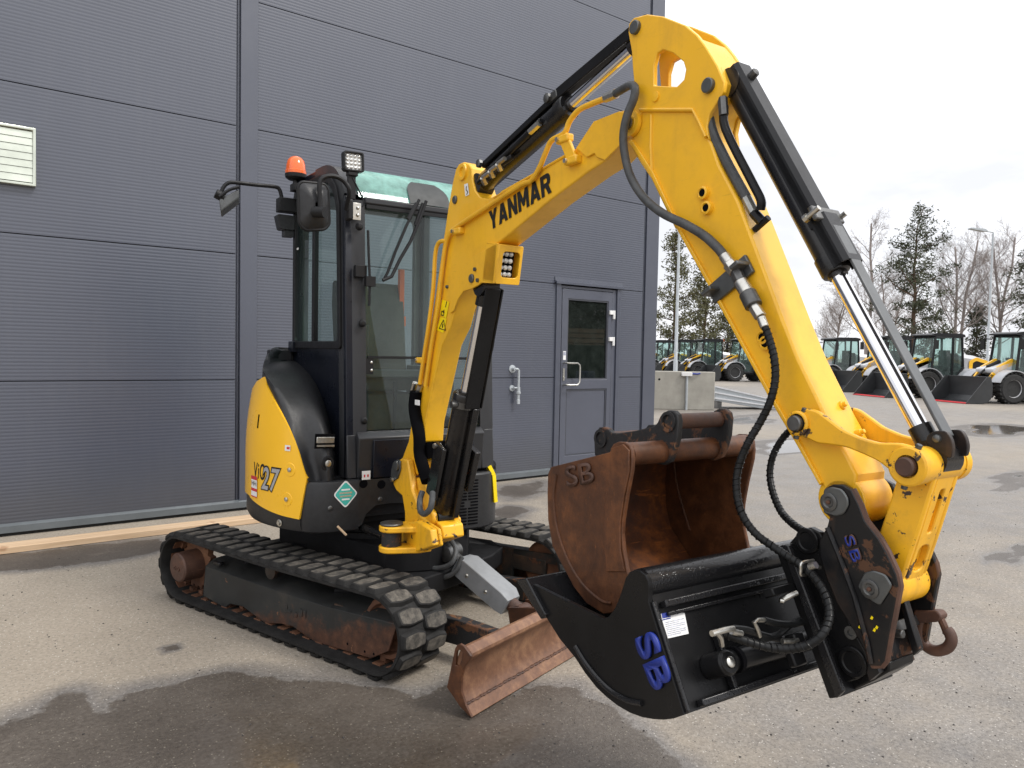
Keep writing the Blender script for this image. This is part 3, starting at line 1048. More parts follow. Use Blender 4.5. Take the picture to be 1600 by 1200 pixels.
def lug_mesh():
    g = G()
    lo = rounded([(-0.040, -0.073), (0.028, -0.073), (0.045, -0.01), (0.040, 0.072), (-0.024, 0.072), (-0.045, 0.012)], 0.012, 2)
    hi = [(x * 0.86, y * 0.93) for x, y in lo]
    n = len(lo)
    vs = [(x, y, -0.004) for x, y in lo] + [(x, y, 0.0145) for x, y in hi] + [(x * 0.85, y * 0.9, 0.018) for x, y in hi]
    fs = [(i, (i + 1) % n, (i + 1) % n + n, i + n) for i in range(n)] + [(i + n, (i + 1) % n + n, (i + 1) % n + 2 * n, i + 2 * n) for i in range(n)] + [tuple(range(2 * n, 3 * n))]
    g.add(vs, fs)
    me = bpy.data.meshes.new('tread_lug')
    me.from_pydata([tuple(v) for v in g.v], [], g.f)
    me.polygons.foreach_set('use_smooth', [True] * len(me.polygons))
    me.set_sharp_from_angle(angle=R(30))
    me.materials.append(MAT['rubber'])
    me.materials.append(MAT['tread_dust'])
    me.polygons[len(me.polygons) - 1].material_index = 1
    return me
LUG = lug_mesh()

for side in (-1, 1):
    yc = side * (0.775 - TW / 2)
    g = G()
    rows = []
    NS = 150
    h = TW / 2
    prof = [(-h, -0.020), (-h, -0.007), (-h + 0.010, 0.0), (h - 0.010, 0.0), (h, -0.007), (h, -0.020), (h - 0.025, -0.026), (-h + 0.025, -0.026)]
    for i in range(NS):
        p, t, n = belt_path(PER * i / NS)
        rows.append([p + n * d + Vector((0, yc + y, 0)) for y, d in prof])
    rows.append(rows[0])
    g.sheet(rows, closed=True)
    trk = g.obj('rubber_track', 'rubber', ex, angle=40)
    NL = 44
    for row in (-1, 1):
        for i in range(NL):
            s = PER * (i + (0.5 if row > 0 else 0.0)) / NL
            p, t, n = belt_path(s)
            m = Matrix((t, Vector((0, 1, 0)), n)).transposed().to_4x4()
            m = m @ Matrix.Rotation(0.0 if row < 0 else PI, 4, 'Z')
            m.translation = p + Vector((0, yc + row * 0.070, 0))
            instance(LUG, 'tread_lug', trk, m)
    g = G()      # steel cores and guide teeth inside the belt
    for i in range(NL):
        for dy in (-0.03, 0.03):
            p, t, n = belt_path(PER * (i + 0.25) / NL)
            m = Matrix((t, Vector((0, 1, 0)), n)).transposed()
            g.box(p - n * 0.036 + Vector((0, yc + dy, 0)), (0.034, 0.028, 0.026), m)
    for i in range(NL):
        p, t, n = belt_path(PER * (i + 0.25) / NL)
        g.box(p - n * 0.0275 + Vector((0, yc, 0)), (0.05, 0.17, 0.006), Matrix((t, Vector((0, 1, 0)), n)).transposed())
    g.obj('guide_teeth', 'rust_orange', trk)

    # side frame: outer plate with scalloped lower edge and sloping top
    yo = side * 0.715
    out = [(-0.5938,0.2389),(0.1217,0.231),(0.4249,0.2333),(0.8854,0.2581),(0.8366,0.1237),(0.7239,0.06259),(0.339,0.043),(0.2623,0.05555),(0.1686,0.07766),(0.07746,0.06918),(-0.05346,0.04189),(-0.157,0.06494),(-0.2468,0.08564),(-0.3564,0.07544),(-0.4095,0.0429),(-0.6184,0.06528)]
    g = G()
    g.prism(out, 'y', yo, yo - side * 0.012)
    top = [out[0], out[1], out[2], out[3]]
    rows = [[V(x, yo - side * 0.004, z) for x, z in top], [V(x, yo - side * 0.05, z + 0.030) for x, z in top], [V(x, yo - side * 0.15, z + 0.036) for x, z in top], [V(x, yo - side * 0.155, z - 0.02) for x, z in top]]
    g.sheet(rows)
    g.sheet([[V(out[0][0], yo, out[0][1]), V(out[-1][0], yo, out[-1][1])], [V(out[0][0], yo - side * 0.15, out[0][1] + 0.03), V(out[-1][0], yo - side * 0.15, out[-1][1])]])
    fr = g.obj('track_frame', 'beam_worn', ex, bevel=0.004)
    g = G()
    g.box2((-0.52, yo - side * 0.14, 0.10), (0.58, yo - side * 0.165, 0.28))
    g.obj('inner_web', 'frame_worn', fr)
    for hx_, hz_ in [(0.5702,0.09142),(0.686,0.08505),(0.7441,0.0883)]:
        G().cyl((hx_, yo + side * 0.0005, hz_), (hx_, yo + side * 0.001, hz_), 0.006, 12).obj('bolt_hole', 'dark_void', fr)
    lug = [(-0.4767,0.2537)][0]
    G().box2((lug[0] - 0.03, yo - side * 0.02, lug[1] + 0.012), (lug[0] + 0.035, yo + side * 0.012, lug[1] + 0.032)).obj('lifting_lug', 'black_worn', fr, bevel=0.006)
    em = [(0.1096,0.1903),(0.2729,0.1878)]
    g = G()
    ex_ = (em[1][0] - em[0][0])
    for k, (a, b) in enumerate(((0.0, 0.12), (0.45, 0.6), (0.7, 0.84), (0.92, 1.0))):
        zt = em[0][1] + (0.0 if k != 1 else -0.012)
        g.box2((em[0][0] + ex_ * a, yo, zt - 0.045), (em[0][0] + ex_ * b, yo + side * 0.005, zt - (0.01 if k != 1 else 0.025)))
    g.box2((em[0][0] - 0.004, yo, em[0][1] - 0.048), (em[0][0] + ex_ * 0.3, yo + side * 0.005, em[0][1] - 0.036))
    g.obj('raised_emblem', 'beam_worn', fr, bevel=0.002)

    # final drive, sprocket, idler, rollers
    g = G()
    d = Vector((0, side, 0))
    g.lathe(V(-RX, yc - side * 0.02, RZ), d, [(0, 0.10), (0.02, 0.118), (0.03, 0.118), (0.032, 0.086), (0.15, 0.082), (0.158, 0.074), (0.16, 0.0)], 32)
    for a in range(2):
        g.lathe(V(-RX + 0.018 * (1 if a else -1), yc + side * 0.138, RZ - 0.004), d, [(0, 0.012), (0.006, 0.012), (0.006, 0.007), (0.002, 0.006)], 12)
    g.obj('final_drive', 'rust_brown', ex)
    g = G()
    teeth = []
    for i in range(19 * 4):
        a = 2 * PI * i / 76
        r = 0.147 if i % 4 in (0, 1) else 0.128
        teeth.append((-RX + r * math.cos(a), RZ + r * math.sin(a)))
    g.prism(teeth, 'y', yc - 0.018, yc + 0.018, [circ(-RX, RZ, 0.05, 20)])
    g.obj('drive_sprocket', 'rust_orange', ex)
    g = G()
    g.lathe(V(RX, yc - side * 0.055, RZ), d, [(0, 0.06), (0.0, 0.132), (0.03, 0.132), (0.034, 0.15), (0.076, 0.15), (0.08, 0.132), (0.11, 0.132), (0.112, 0.115), (0.085, 0.105), (0.08, 0.062), (0.122, 0.055), (0.125, 0.034), (0.09, 0.03)], 40)
    g.obj('idler_wheel', 'rust_orange', ex)
    g = G()
    g.box2((0.45, yc - side * 0.075, 0.16), (RX + 0.03, yc + side * 0.065, 0.25))
    g.obj('idler_yoke', 'frame_worn', ex, bevel=0.006)
    for x in (-0.42, -0.07, 0.27):
        g = G()
        for e in (-1, 1):
            g.lathe(V(x, yc + e * 0.02, 0.092), V(0, e, 0), [(0, 0.035), (0.01, 0.036), (0.012, 0.052), (0.045, 0.052), (0.05, 0.03), (0.062, 0.026)], 24)
        g.obj('track_roller', 'rust_orange', ex)
    rl = [(0.002617,0.3239)][0]
    G().lathe(V(rl[0], yc - side * 0.06, rl[1]), d, [(0, 0.03), (0.03, 0.034), (0.12, 0.034), (0.125, 0.04), (0.155, 0.04), (0.16, 0.02)], 24).obj('carrier_roller', 'black_worn', ex)

g = G()   # chassis
g.prism([(-0.60, -0.46), (0.30, -0.50), (0.55, -0.50), (0.62, -0.30), (0.62, 0.30), (0.55, 0.50), (0.30, 0.50), (-0.60, 0.46)], 'z', 0.20, 0.30)
g.prism([(-0.45, -0.34), (0.42, -0.34), (0.56, -0.15), (0.56, 0.15), (0.42, 0.34), (-0.45, 0.34)], 'z', 0.30, 0.44)
for sx_ in (-1, 1):
    for sy in (-1, 1):
        g.bar((sx_ * 0.22, sy * 0.25, 0.30), (sx_ * 0.42, sy * 0.58, 0.22), 0.14, 0.13)
g.obj('chassis', 'chassis_black', ex, bevel=0.008)
G().lathe(V(0, 0, 0.42), V(0, 0, 1), [(0, 0.36), (0.05, 0.36), (0.05, 0.33), (0.11, 0.33), (0.135, 0.30)], 48).obj('slew_ring', 'chassis_black', ex)

# dozer blade
sec = [(1.292,0.2691),(1.302,0.2806),(1.318,0.2835),(1.335,0.2748),(1.347,0.2599),(1.348,0.245),(1.336,0.2314),(1.316,0.2159),(1.302,0.1862),(1.295,0.1478),(1.296,0.1013),(1.306,0.06804),(1.323,0.04716),(1.354,0.004767),(1.331,0.01054),(1.284,0.04043),(1.255,0.1054),(1.264,0.1785),(1.276,0.2338)]
sec = [(x, max(z, 0.004)) for x, z in sec]
blade = G().prism(sec, 'y', -0.765, 0.765).obj('dozer_blade', 'rust_pale', ex, bevel=0.004, label='rusty dozer blade with worn cutting edge')
endp = [(1.232,0.09775),(1.272,0.2678),(1.282,0.2832),(1.297,0.2921),(1.315,0.2889),(1.355,0.2556),(1.323,0.2063),(1.308,0.1557),(1.309,0.09917),(1.333,0.05206),(1.363,0.01246),(1.304,0.03802)]
endp = [(x, max(z, 0.006)) for x, z in endp]
slot = [(1.275,0.2012),(1.281,0.2571),(1.295,0.2673),(1.309,0.2617),(1.306,0.2301),(1.292,0.2005)]
for y0_, y1_ in ((-0.777, -0.765), (0.765, 0.777)):
    G().prism(endp, 'y', y0_, y1_, [slot]).obj('end_plate', 'rust', blade, bevel=0.002)
wl_ = [(1.32,0.05133)][0]
g = G()
random.seed(3)
yy = -0.76
while yy < 0.76:
    L = random.uniform(0.02, 0.05)
    g.sphere((wl_[0] + 0.004, yy + L / 2, wl_[1] + random.uniform(-0.002, 0.002)), 0.007, 8, (1, L / 0.014, 0.8))
    yy += L * 0.85
g.obj('weld_seam', 'rust_brown', blade)
bx = sec[15][0]
for sy in (-1, 1):
    g = G()
    g.prism([(0.35, 0.14), (0.62, 0.17), (0.95, 0.20), (bx - 0.10, 0.19), (bx - 0.005, 0.23), (bx + 0.012, 0.06), (bx - 0.15, 0.05), (0.95, 0.08), (0.35, 0.06)], 'y', sy * 0.36 - 0.03, sy * 0.36 + 0.03)
    g.obj('blade_arm', 'rust_black', ex, bevel=0.004)
bp = [(0.571,0,0.3747),(0.6697,0,0.3578),(1.009,0,0.2039),(1.049,0,0.1478)]
g = G()
g.lathe(bp[0] and V(bp[0]) + V(0, -0.055, 0), V(0, 1, 0), [(0, 0.02), (0.004, 0.045), (0.106, 0.045), (0.11, 0.02)], 24)
g.cyl(bp[0], V(bp[0]).lerp(V(bp[3]), 0.3), 0.024, 18)
bc = g.obj('blade_cylinder', 'steel_dark', ex)
g = G()
a, b = V(bp[0]), V(bp[3])
dv = (b - a).normalized()
nv = Vector((-dv.z, 0, dv.x)) * (1 if dv.x > 0 else -1)
p0, p1 = a.lerp(b, 0.17), a.lerp(b, 0.86)
for s_, w_ in ((0.0, 0),):
    rows = []
    for t, pp in ((0, p0), (0.12, a.lerp(b, 0.25)), (0.86, a.lerp(b, 0.78)), (1, p1)):
        dz = 0.0 if t in (0, 1) else 0.0
        wdt = 0.062 if 0 < t < 1 else 0.05
        tp = 0.052 if 0 < t < 1 else 0.035
        rows.append([pp + V(0, -wdt - 0.012, 0) - nv * 0.045, pp + V(0, -wdt, 0) + nv * tp, pp + V(0, wdt, 0) + nv * tp, pp + V(0, wdt + 0.012, 0) - nv * 0.045])
    g.sheet(rows)
    g.sheet([[rows[0][0], rows[0][3]], [rows[0][1], rows[0][2]]])
    g.sheet([[rows[3][0], rows[3][3]], [rows[3][1], rows[3][2]]])
g.obj('cylinder_guard', 'grey_paint', bc, bevel=0.004)
for t in (0.36, 0.62):
    c_ = a.lerp(b, t) + V(0, -0.071, 0)
    G().sphere(c_, 0.011, 12, (1, 0.5, 1)).obj('bolt', 'zinc', bc)
g = G()
g.lathe(V(bp[3]) + V(0, -0.05, 0), V(0, 1, 0), [(0, 0.012), (0.003, 0.02), (0.012, 0.02), (0.012, 0.045), (0.088, 0.045), (0.088, 0.02), (0.1, 0.02)], 24)
g.cyl(a.lerp(b, 0.84), a.lerp(b, 0.95), 0.036, 20)
g.obj('rod_eye', 'rust_brown', bc)
g = G()
for sy in (-0.075, 0.075):
    g.bar(V(bp[3]) + V(-0.02, sy, 0.0), (bx + 0.01, sy, 0.20), 0.02, 0.09)
g.obj('blade_lug', 'rust', blade)
for hp in ([(0.5684,-0.02,0.4614),(0.6576,-0.06,0.4158),(0.6628,-0.1,0.3509),(0.5702,-0.12,0.311),(0.4323,-0.12,0.3127),(0.3167,-0.1,0.3507)],
           [(0.6937,-0.05,0.3795),(0.6771,-0.08,0.3088),(0.607,-0.1,0.266),(0.4843,-0.1,0.2627),(0.3466,-0.08,0.2953)]):
    G().tube(hp, 0.013, 10, 6).obj('blade_hose', 'hose_grey', ex)

# ------------------------------------------------------------------ excavator: upper structure
def up(g, name, mat, parent=None, **k):
    """a part of the slewed upper structure (parent None) or a sub-part of one"""
    if parent is None:
        return g.obj(name, mat, ex, rotz=SLEW, **k)
    return g.obj(name, mat, parent, **k)

def body_r(z):
    return 0.712 - 0.26 * max(0.0, z - 0.85) ** 2 - 0.02 * max(0, 0.62 - z)

def pol(a, z, dr=0.0):
    r = body_r(z) + dr
    return V(r * math.cos(R(a)), r * math.sin(R(a)), z)

g = G()
pl = [(0.69 * math.cos(R(a)), 0.69 * math.sin(R(a))) for a in range(52, 309, 6)]
g.prism(pl, 'z', 0.555, 0.80)
g.box2((0.30, -0.30, 0.60), (0.47, 0.36, 0.79))
up(g, 'slew_platform', 'chassis_black')

# lower black counterweight band
g = G()
rows = []
for z, dr in ((0.80, -0.02), (0.70, -0.004), (0.66, 0.0), (0.575, 0.002), (0.545, -0.012), (0.535, -0.05)):
    rows.append([pol(a, z, dr) for a in range(-262, -53, 4)] + [pol(-54, z, dr)])
g.sheet(rows)
cw = up(g, 'counterweight_band', 'cowl_black')
bl = [(-64.80,0.5765)][0]
G().lathe(pol(bl[0], bl[1], 0.001), pol(bl[0], bl[1]) * V(1, 1, 0), [(0, 0.016), (0.004, 0.018), (0.005, 0.011), (0.012, 0.010)], 14).obj('bolt', 'zinc', cw)

# yellow side cover
top = [(-50.77,0.8168),(-52.27,0.8628),(-55.04,0.9487),(-59.59,1.043),(-65.30,1.124),(-72.83,1.202),(-79.65,1.26),(-84.32,1.297)] + [(-128.0, 1.14), (-150.0, 1.08), (-176.0, 1.08)]
bot = [(-54.18,0.6108),(-57.31,0.6131),(-61.67,0.6164),(-67.25,0.6235),(-74.77,0.6359),(-82.23,0.651),(-87.68,0.6631),(-93.28,0.6716)] + [(-128.0, 0.645), (-150.0, 0.645), (-176.0, 0.645)]
rows = []
def rail(lst):
    return catmull([V(a, z, 0) for a, z in lst], 4)
tr_, br_ = rail(top), rail(bot)
NL_ = 10
for k in range(NL_ + 1):
    t = k / NL_
    rows.append([pol(b.x * (1 - t) + c.x * t, b.y * (1 - t) + c.y * t, 0.010) for b, c in zip(br_, tr_)])
g = G()
g.sheet(rows)
g.sheet([[pol(c.x, c.y, -0.012) for c in tr_], rows[-1]])
g.sheet([rows[0], [pol(b.x, b.y, -0.012) for b in br_]])
g.sheet([[r[0] for r in rows], [V(r[0].x * 0.97, r[0].y * 0.97, r[0].z) for r in rows]])
cover = up(g, 'side_cover', 'yellow_panel', angle=50, label='smooth yellow side cover with model lettering')
for a, z in [(-58.72,0.8515),(-60.25,0.7034)]:
    c_ = pol(a, z, 0.010)
    n_ = (c_ * V(1, 1, 0)).normalized()
    G().lathe(c_ - n_ * 0.002, n_, [(0, 0.036), (0.004, 0.033), (0.005, 0.024), (0.0035, 0.016), (0.0035, 0.0)], 24).obj('cover_dimple', 'yellow_panel', cover)
    G().lathe(c_ - n_ * 0.001, n_, [(0, 0.011), (0.008, 0.011), (0.010, 0.006)], 12).obj('bolt', 'zinc', cover)
sl_ = [(-81.39,1.105),(-81.32,1.035)]
g = G()
g.bar(pol(sl_[0][0], sl_[0][1], 0.0105), pol(sl_[1][0], sl_[1][1], 0.0105), 0.012, 0.003, pol(sl_[0][0], 0) * V(1, 1, 0))
g.obj('slot', 'dark_void', cover)

def bend_text(name, body, mat, size, a0, z0, dr, parent, **k):
    o = text_fit(name, body, mat, Matrix.Identity(4), parent, size[0], size[1], extrude=0.0, **k)
    for v in o.data.vertices:
        z = z0 + v.co.y
        p = pol(a0 + math.degrees(v.co.x / 0.72), z, dr + v.co.z)
        v.co = p
    return o

def bend_rect(name, mat, px, dr, parent):
    """label on the curved cover; px = (a0, z0, a1, z1)"""
    a0, z0, a1, z1 = px
    g = G()
    n = 8
    g.sheet([[pol(a0 + (a1 - a0) * i / n, z0, dr) for i in range(n + 1)], [pol(a0 + (a1 - a0) * i / n, z1, dr) for i in range(n + 1)]])
    return g.obj(name, mat, parent)

ta = [(-83.77,0.776),(-76.48,0.7426),(-73.60,0.8649),(-63.10,0.8433),(-60.10,0.9579)]
def arc_w(a0, a1):
    return R(a1 - a0) * 0.72
tv = [(-83.06,0.7773),(-73.08,0.794),(-83.15,0.8604),(-76.46,0.7229),(-63.03,0.7443),(-70.87,0.8363)]
bend_text('lettering', 'ViO', 'decal_black', (arc_w(tv[0][0], tv[1][0]), tv[2][1] - tv[0][1]), tv[0][0], tv[0][1], 0.0115, cover, bold=0.012, shear=0.1, space=1.12)
w27, h27 = arc_w(tv[3][0], tv[4][0]), tv[5][1] - tv[3][1] + 0.02
bend_text('lettering', '27', 'decal_black', (w27, h27), tv[3][0], tv[3][1], 0.0125, cover, bold=0.055, shear=0.25, space=1.05)
bend_text('lettering', '27', 'decal_silver', (w27 * 0.90, h27 * 0.88), tv[3][0] + math.degrees(w27 * 0.05 / 0.72), tv[3][1] + h27 * 0.06, 0.0136, cover, bold=0.015, shear=0.25, space=1.1)
hs = [(-85.28,0.7867),(-79.47,0.6777)]
ha0, ha1, hz1, hz0 = hs[0][0], hs[1][0], hs[0][1], hs[1][1]
bend_rect('sticker', 'white_label', (ha0, hz0, ha1, hz1), 0.0142, cover)
dz_ = hz1 - hz0
bend_rect('sticker_band', 'red_label', (ha0, hz1 - dz_ * 0.17, ha1, hz1), 0.0150, cover)
bend_rect('sticker_band', 'red_label', (ha0, hz0 + dz_ * 0.28, ha1, hz0 + dz_ * 0.42), 0.0150, cover)
bend_rect('sticker_band', 'red_label', (ha0, hz0, ha1, hz0 + dz_ * 0.05), 0.0150, cover)
bend_text('lettering', 'HH', 'decal_black', (arc_w(ha0, ha1) * 0.8, dz_ * 0.22), ha0 + (ha1 - ha0) * 0.1, hz0 + dz_ * 0.54, 0.0150, cover, bold=0.01)
bend_rect('label', 'white_label', (ta[4][0] - 1.2, ta[4][1] - 0.014, ta[4][0] + 1.6, ta[4][1] + 0.014), 0.0145, cover)
bend_rect('label_band', 'red_label', (ta[4][0] - 0.2, ta[4][1] - 0.006, ta[4][0] + 1.3, ta[4][1] + 0.006), 0.0152, cover)

# black cowl over the tank, running down between cover and cab
A_ = [pol(-176, 1.10, 0.0), pol(-150, 1.10, 0.0), pol(-128, 1.16, 0.0)] + [pol(a, z, 0.001) for a, z in [(-85.25,1.3),(-79.16,1.254),(-72.41,1.199),(-65.30,1.124),(-59.55,1.043),(-54.98,0.9483),(-52.19,0.8623),(-50.39,0.8008)]]
B_ = [V(-0.60, -0.16, 1.425), V(-0.50, -0.38, 1.425), V(-0.36, -0.52, 1.425)] + [V(0.655 * math.cos(R(a)), 0.655 * math.sin(R(a)), z) for a, z in [(-87.85,1.353),(-79.39,1.302),(-72.15,1.25),(-65.79,1.182),(-60.25,1.095),(-54.88,0.987),(-51.18,0.8779),(-48.90,0.7934)]]
C_ = [V(-0.58, -0.36, 1.44), V(-0.50, -0.42, 1.44), V(-0.40, -0.45, 1.435)] + [(-0.4167,-0.45,1.38),(-0.2742,-0.45,1.361),(-0.09139,-0.45,1.322),(0.1123,-0.45,1.254),(0.2709,-0.45,1.163),(0.3915,-0.45,1.055),(0.4609,-0.45,0.9286),(0.4829,-0.45,0.7982)]
D_ = [V(-0.58, -0.345, 1.43), V(-0.50, -0.345, 1.43), V(-0.42, -0.345, 1.43)] + [(-0.5282,-0.345,1.391),(-0.4124,-0.345,1.374),(-0.2294,-0.345,1.329),(-0.02466,-0.345,1.247),(0.1256,-0.345,1.123),(0.2193,-0.345,0.9873),(0.281,-0.345,0.8595),(0.2932,-0.345,0.7604)]
g = G()
rails = [catmull(r, 3) for r in (A_, B_, C_, D_)]
cols = []
for i in range(len(rails[0])):
    q = catmull([rails[0][i] * V(0.985, 0.985, 1), rails[0][i], rails[1][i], rails[2][i], rails[3][i]], 4)
    cols.append(q)
g.sheet(cols)
m_ = len(cols[0])
g.f.append(tuple((len(cols) - 1) * m_ + k for k in range(m_)))
cowl = up(g, 'tank_cowl', 'cowl_black', angle=60)
lp = [(0.47,-0.5216,1.028),(0.455,-0.4357,1.023),(0.455,-0.4352,0.9653),(0.47,-0.5211,0.9716)]
g = G()
o0, o1, o2, o3 = [V(p) for p in lp]
nn = (o1 - o0).cross(o3 - o0).normalized()
if nn.x < 0: nn = -nn
c_ = (o0 + o1 + o2 + o3) / 4 + nn * 0.012
def plate(g, c, ex_, ey_, w, h, t, n):
    ex_, n = ex_.normalized(), n.normalized()
    ey_ = n.cross(ex_).normalized()
    m = Matrix((ex_, ey_, n)).transposed()
    g.box(c, (w, h, t), m)
plate(g, c_, o1 - o0, o3 - o0, 0.105, 0.072, 0.008, nn)
g.obj('latch_recess', 'dark_void', cowl)
g = G()
plate(g, c_ + nn * 0.006 + V(0, 0, 0.006), o1 - o0, o3 - o0, 0.096, 0.030, 0.008, nn)
g.obj('latch_handle', 'zinc', cowl, bevel=0.002)
g = G()
plate(g, c_ + nn * 0.006 + V(0, 0, -0.022), o1 - o0, o3 - o0, 0.096, 0.009, 0.008, nn)
g.obj('latch_lip', 'zinc', cowl)
lk = V([(0.468,-0.4618,0.8858)][0])
G().lathe(lk + nn * 0.0, nn, [(0, 0.036), (0.006, 0.034), (0.007, 0.026), (0.002, 0.022), (0.002, 0.0)], 24).obj('lock_surround', 'black_satin', cowl)
G().lathe(lk + nn * 0.002, nn, [(0, 0.017), (0.012, 0.017), (0.014, 0.013), (0.013, 0.0)], 20).obj('fuel_lock', 'zinc', cowl)

# front skirt: from the cover round the corner to the boom opening
g = G()
plan = [pol(-54.5, 0.8, -0.004) * V(1, 1, 0), pol(-51, 0.8, 0.002) * V(1, 1, 0), V(0.478, -0.515, 0), V(0.497, -0.47, 0), V(0.503, -0.42, 0)]
plan2 = [V(0.504, -0.36, 0), V(0.505, -0.31, 0)]
rows = []
for z, dr in ((0.535, -0.035), (0.548, -0.008), (0.58, 0.0), (0.78, 0.0), (0.795, -0.006), (0.80, -0.03)):
    rows.append([p * (1 + dr / 0.7) + V(0, 0, z) for p in plan + plan2])
g.sheet(rows)
g.sheet([[r[-1] for r in rows], [r[-1] + V(-0.15, 0, 0) for r in rows]])
pan = [(-0.31, 0.795), (0.10, 0.795), (0.10, 0.66), (-0.02, 0.655), (-0.14, 0.665), (-0.22, 0.66), (-0.27, 0.62), (-0.29, 0.57), (-0.31, 0.56)]
g.prism(pan, 'x', 0.465, 0.5045)
skirt = up(g, 'front_skirt', 'cowl_black', angle=40)
for px_ in [(0.505,-0.4566,0.6694),(0.505,-0.1947,0.6898)]:
    G().sphere(px_, 0.013, 12, (0.5, 1, 1)).obj('bolt', 'steel_dark', skirt)
dp = V([(0.506,-0.379,0.7324)][0])
g = G()
for s_, t_ in ((0.064, 0.0005),):
    g.prism(rounded([(dp.y, dp.z + s_ * 1.12), (dp.y + s_ * 1.0, dp.z), (dp.y, dp.z - s_ * 1.12), (dp.y - s_ * 1.0, dp.z)], 0.016), 'x', 0.505, 0.5065)
st = g.obj('diamond_sticker', 'white_label', skirt)
g = G()
s_ = 0.056
g.prism(rounded([(dp.y, dp.z + s_ * 1.1), (dp.y + s_, dp.z), (dp.y, dp.z - s_ * 1.1), (dp.y - s_, dp.z)], 0.012), 'x', 0.5066, 0.5072)
g.obj('sticker_face', 'teal_label', skirt)
for dz, w_ in ((0.022, 0.045), (0.006, 0.066), (-0.010, 0.06), (-0.026, 0.04)):
    G().box2((0.5073, dp.y - w_ / 2, dp.z + dz - 0.004), (0.5077, dp.y + w_ / 2, dp.z + dz + 0.004)).obj('sticker_line', 'white_label' if dz in (0.022, -0.026) else 'vent_metal', skirt)
for y_, z_ in (([(-0.2857,0.776)][0]), ([(-0.1891,0.765)][0])):
    G().cyl((0.5048, y_, z_), (0.5062, y_, z_), 0.022, 20).obj('cable_port', 'dark_void', skirt)
sp = V([(0.472,-0.2726,0.8185)][0])
G().box2((0.505, sp.y - 0.022, sp.z - 0.022), (0.5085, sp.y + 0.022, sp.z + 0.022)).obj('warning_label', 'white_label', skirt)
for dy in (-0.009, 0.009):
    G().box2((0.5086, sp.y + dy - 0.004, sp.z - 0.009), (0.5092, sp.y + dy + 0.004, sp.z + 0.004)).obj('warning_mark', 'red_label', skirt)

# radiator grille block, left front
g = G()
gp = [(0.44, 0.22), (0.515, 0.225), (0.52, 0.40), (0.505, 0.45), (0.47, 0.505), (0.40, 0.565), (0.36, 0.56)]
g.prism(gp, 'z', 0.475, 0.785)
grille = up(g, 'grille_housing', 'cowl_black', bevel=0.012)
for i in range(15):
    z = 0.505 + i * 0.017
    for c0, c1 in (((0.245, 0.305), (0.315, 0.375)) if i not in (6, 7, 13, 14) else ((0.255, 0.29), (0.33, 0.375))):
        G().box2((0.514, c0, z), (0.5215, c1, z + 0.008)).obj('grille_slot', 'dark_void', grille)

# swing cylinder rod under the skirt
q = [(0.2953,-0.27,0.5369),(0.7553,-0.28,0.5637)]
q0, q1 = V(q[0]), V(q[1])
g = G()
g.cyl(q0 + (q0 - q1) * 1.2, q0 + (q0 - q1) * 0.1, 0.034, 20)
g.cyl(q0 + (q0 - q1) * 0.2, q1, 0.019, 18)
up(g, 'swing_cylinder', 'cyl_black')
dh = [(0.5,-0.418,0.5754),(0.51,-0.3751,0.5277)]
G().cyl(dh[0], dh[1], 0.006, 8).obj('drain_hose', 'timber', skirt)

# ------------------------------------------------------------------ cab
YR, YL, XB = -0.36, 0.50, -0.45
wallp = [(XB, 0.80), (0.455, 0.80), (0.46, 1.03), (0.40, 2.205), (0.345, 2.30), (0.26, 2.375), (0.12, 2.422), (-0.38, 2.43), (-0.43, 2.41), (XB, 2.36)]
hole = rounded([(-0.40, 1.465), (0.375, 1.465), (0.335, 2.17), (0.29, 2.265), (0.20, 2.335), (0.05, 2.365), (-0.34, 2.37), (-0.40, 2.33)], 0.03)
g = G()
g.prism(wallp, 'y', YR, YR + 0.045, [hole])
g.box2((-0.44, YR - 0.03, 1.425), (-0.36, YR + 0.02, 1.49))
cab = up(g, 'cab', 'navy_black', bevel=0.004, label='black cab with green tinted windows')
# window surround, divider, glass on the right
inner = rounded([(-0.375, 1.49), (0.352, 1.49), (0.314, 2.165), (0.275, 2.248), (0.19, 2.315), (0.05, 2.343), (-0.33, 2.348), (-0.375, 2.315)], 0.03)
outer = rounded([(-0.415, 1.45), (0.392, 1.45), (0.352, 2.175), (0.305, 2.278), (0.21, 2.352), (0.05, 2.383), (-0.35, 2.388), (-0.415, 2.345)], 0.03)
g = G()
g.prism(outer, 'y', YR - 0.014, YR + 0.004, [inner])
g.box2((-0.085, YR - 0.006, 1.48), (-0.045, YR + 0.02, 2.35))
g.obj('side_window_frame', 'seal', cab, bevel=0.003)
G().add([(x, YR + 0.016, z) for x, z in hole], [tuple(range(len(hole)))]).obj('side_window_pane', 'cab_glass', cab)
g = G()
g.box2((-0.05, YR - 0.016, 2.20), (-0.02, YR - 0.0145, 2.23)).box2((-0.33, YR - 0.016, 2.02), (-0.30, YR - 0.0145, 2.032))
g.obj('window_tag', 'white_label', cab)
# left wall (door side)
g = G()
lh = rounded([(-0.36, 1.10), (0.40, 1.0), (0.355, 2.17), (0.27, 2.29), (0.10, 2.36), (-0.36, 2.37)], 0.04)
g.prism(wallp, 'y', YL - 0.045, YL, [lh])
g.obj('door_side_wall', 'cab_grey', cab, bevel=0.004)
G().add([(x, YL - 0.018, z) for x, z in lh], [tuple(range(len(lh)))]).obj('door_pane', 'cab_glass', cab)
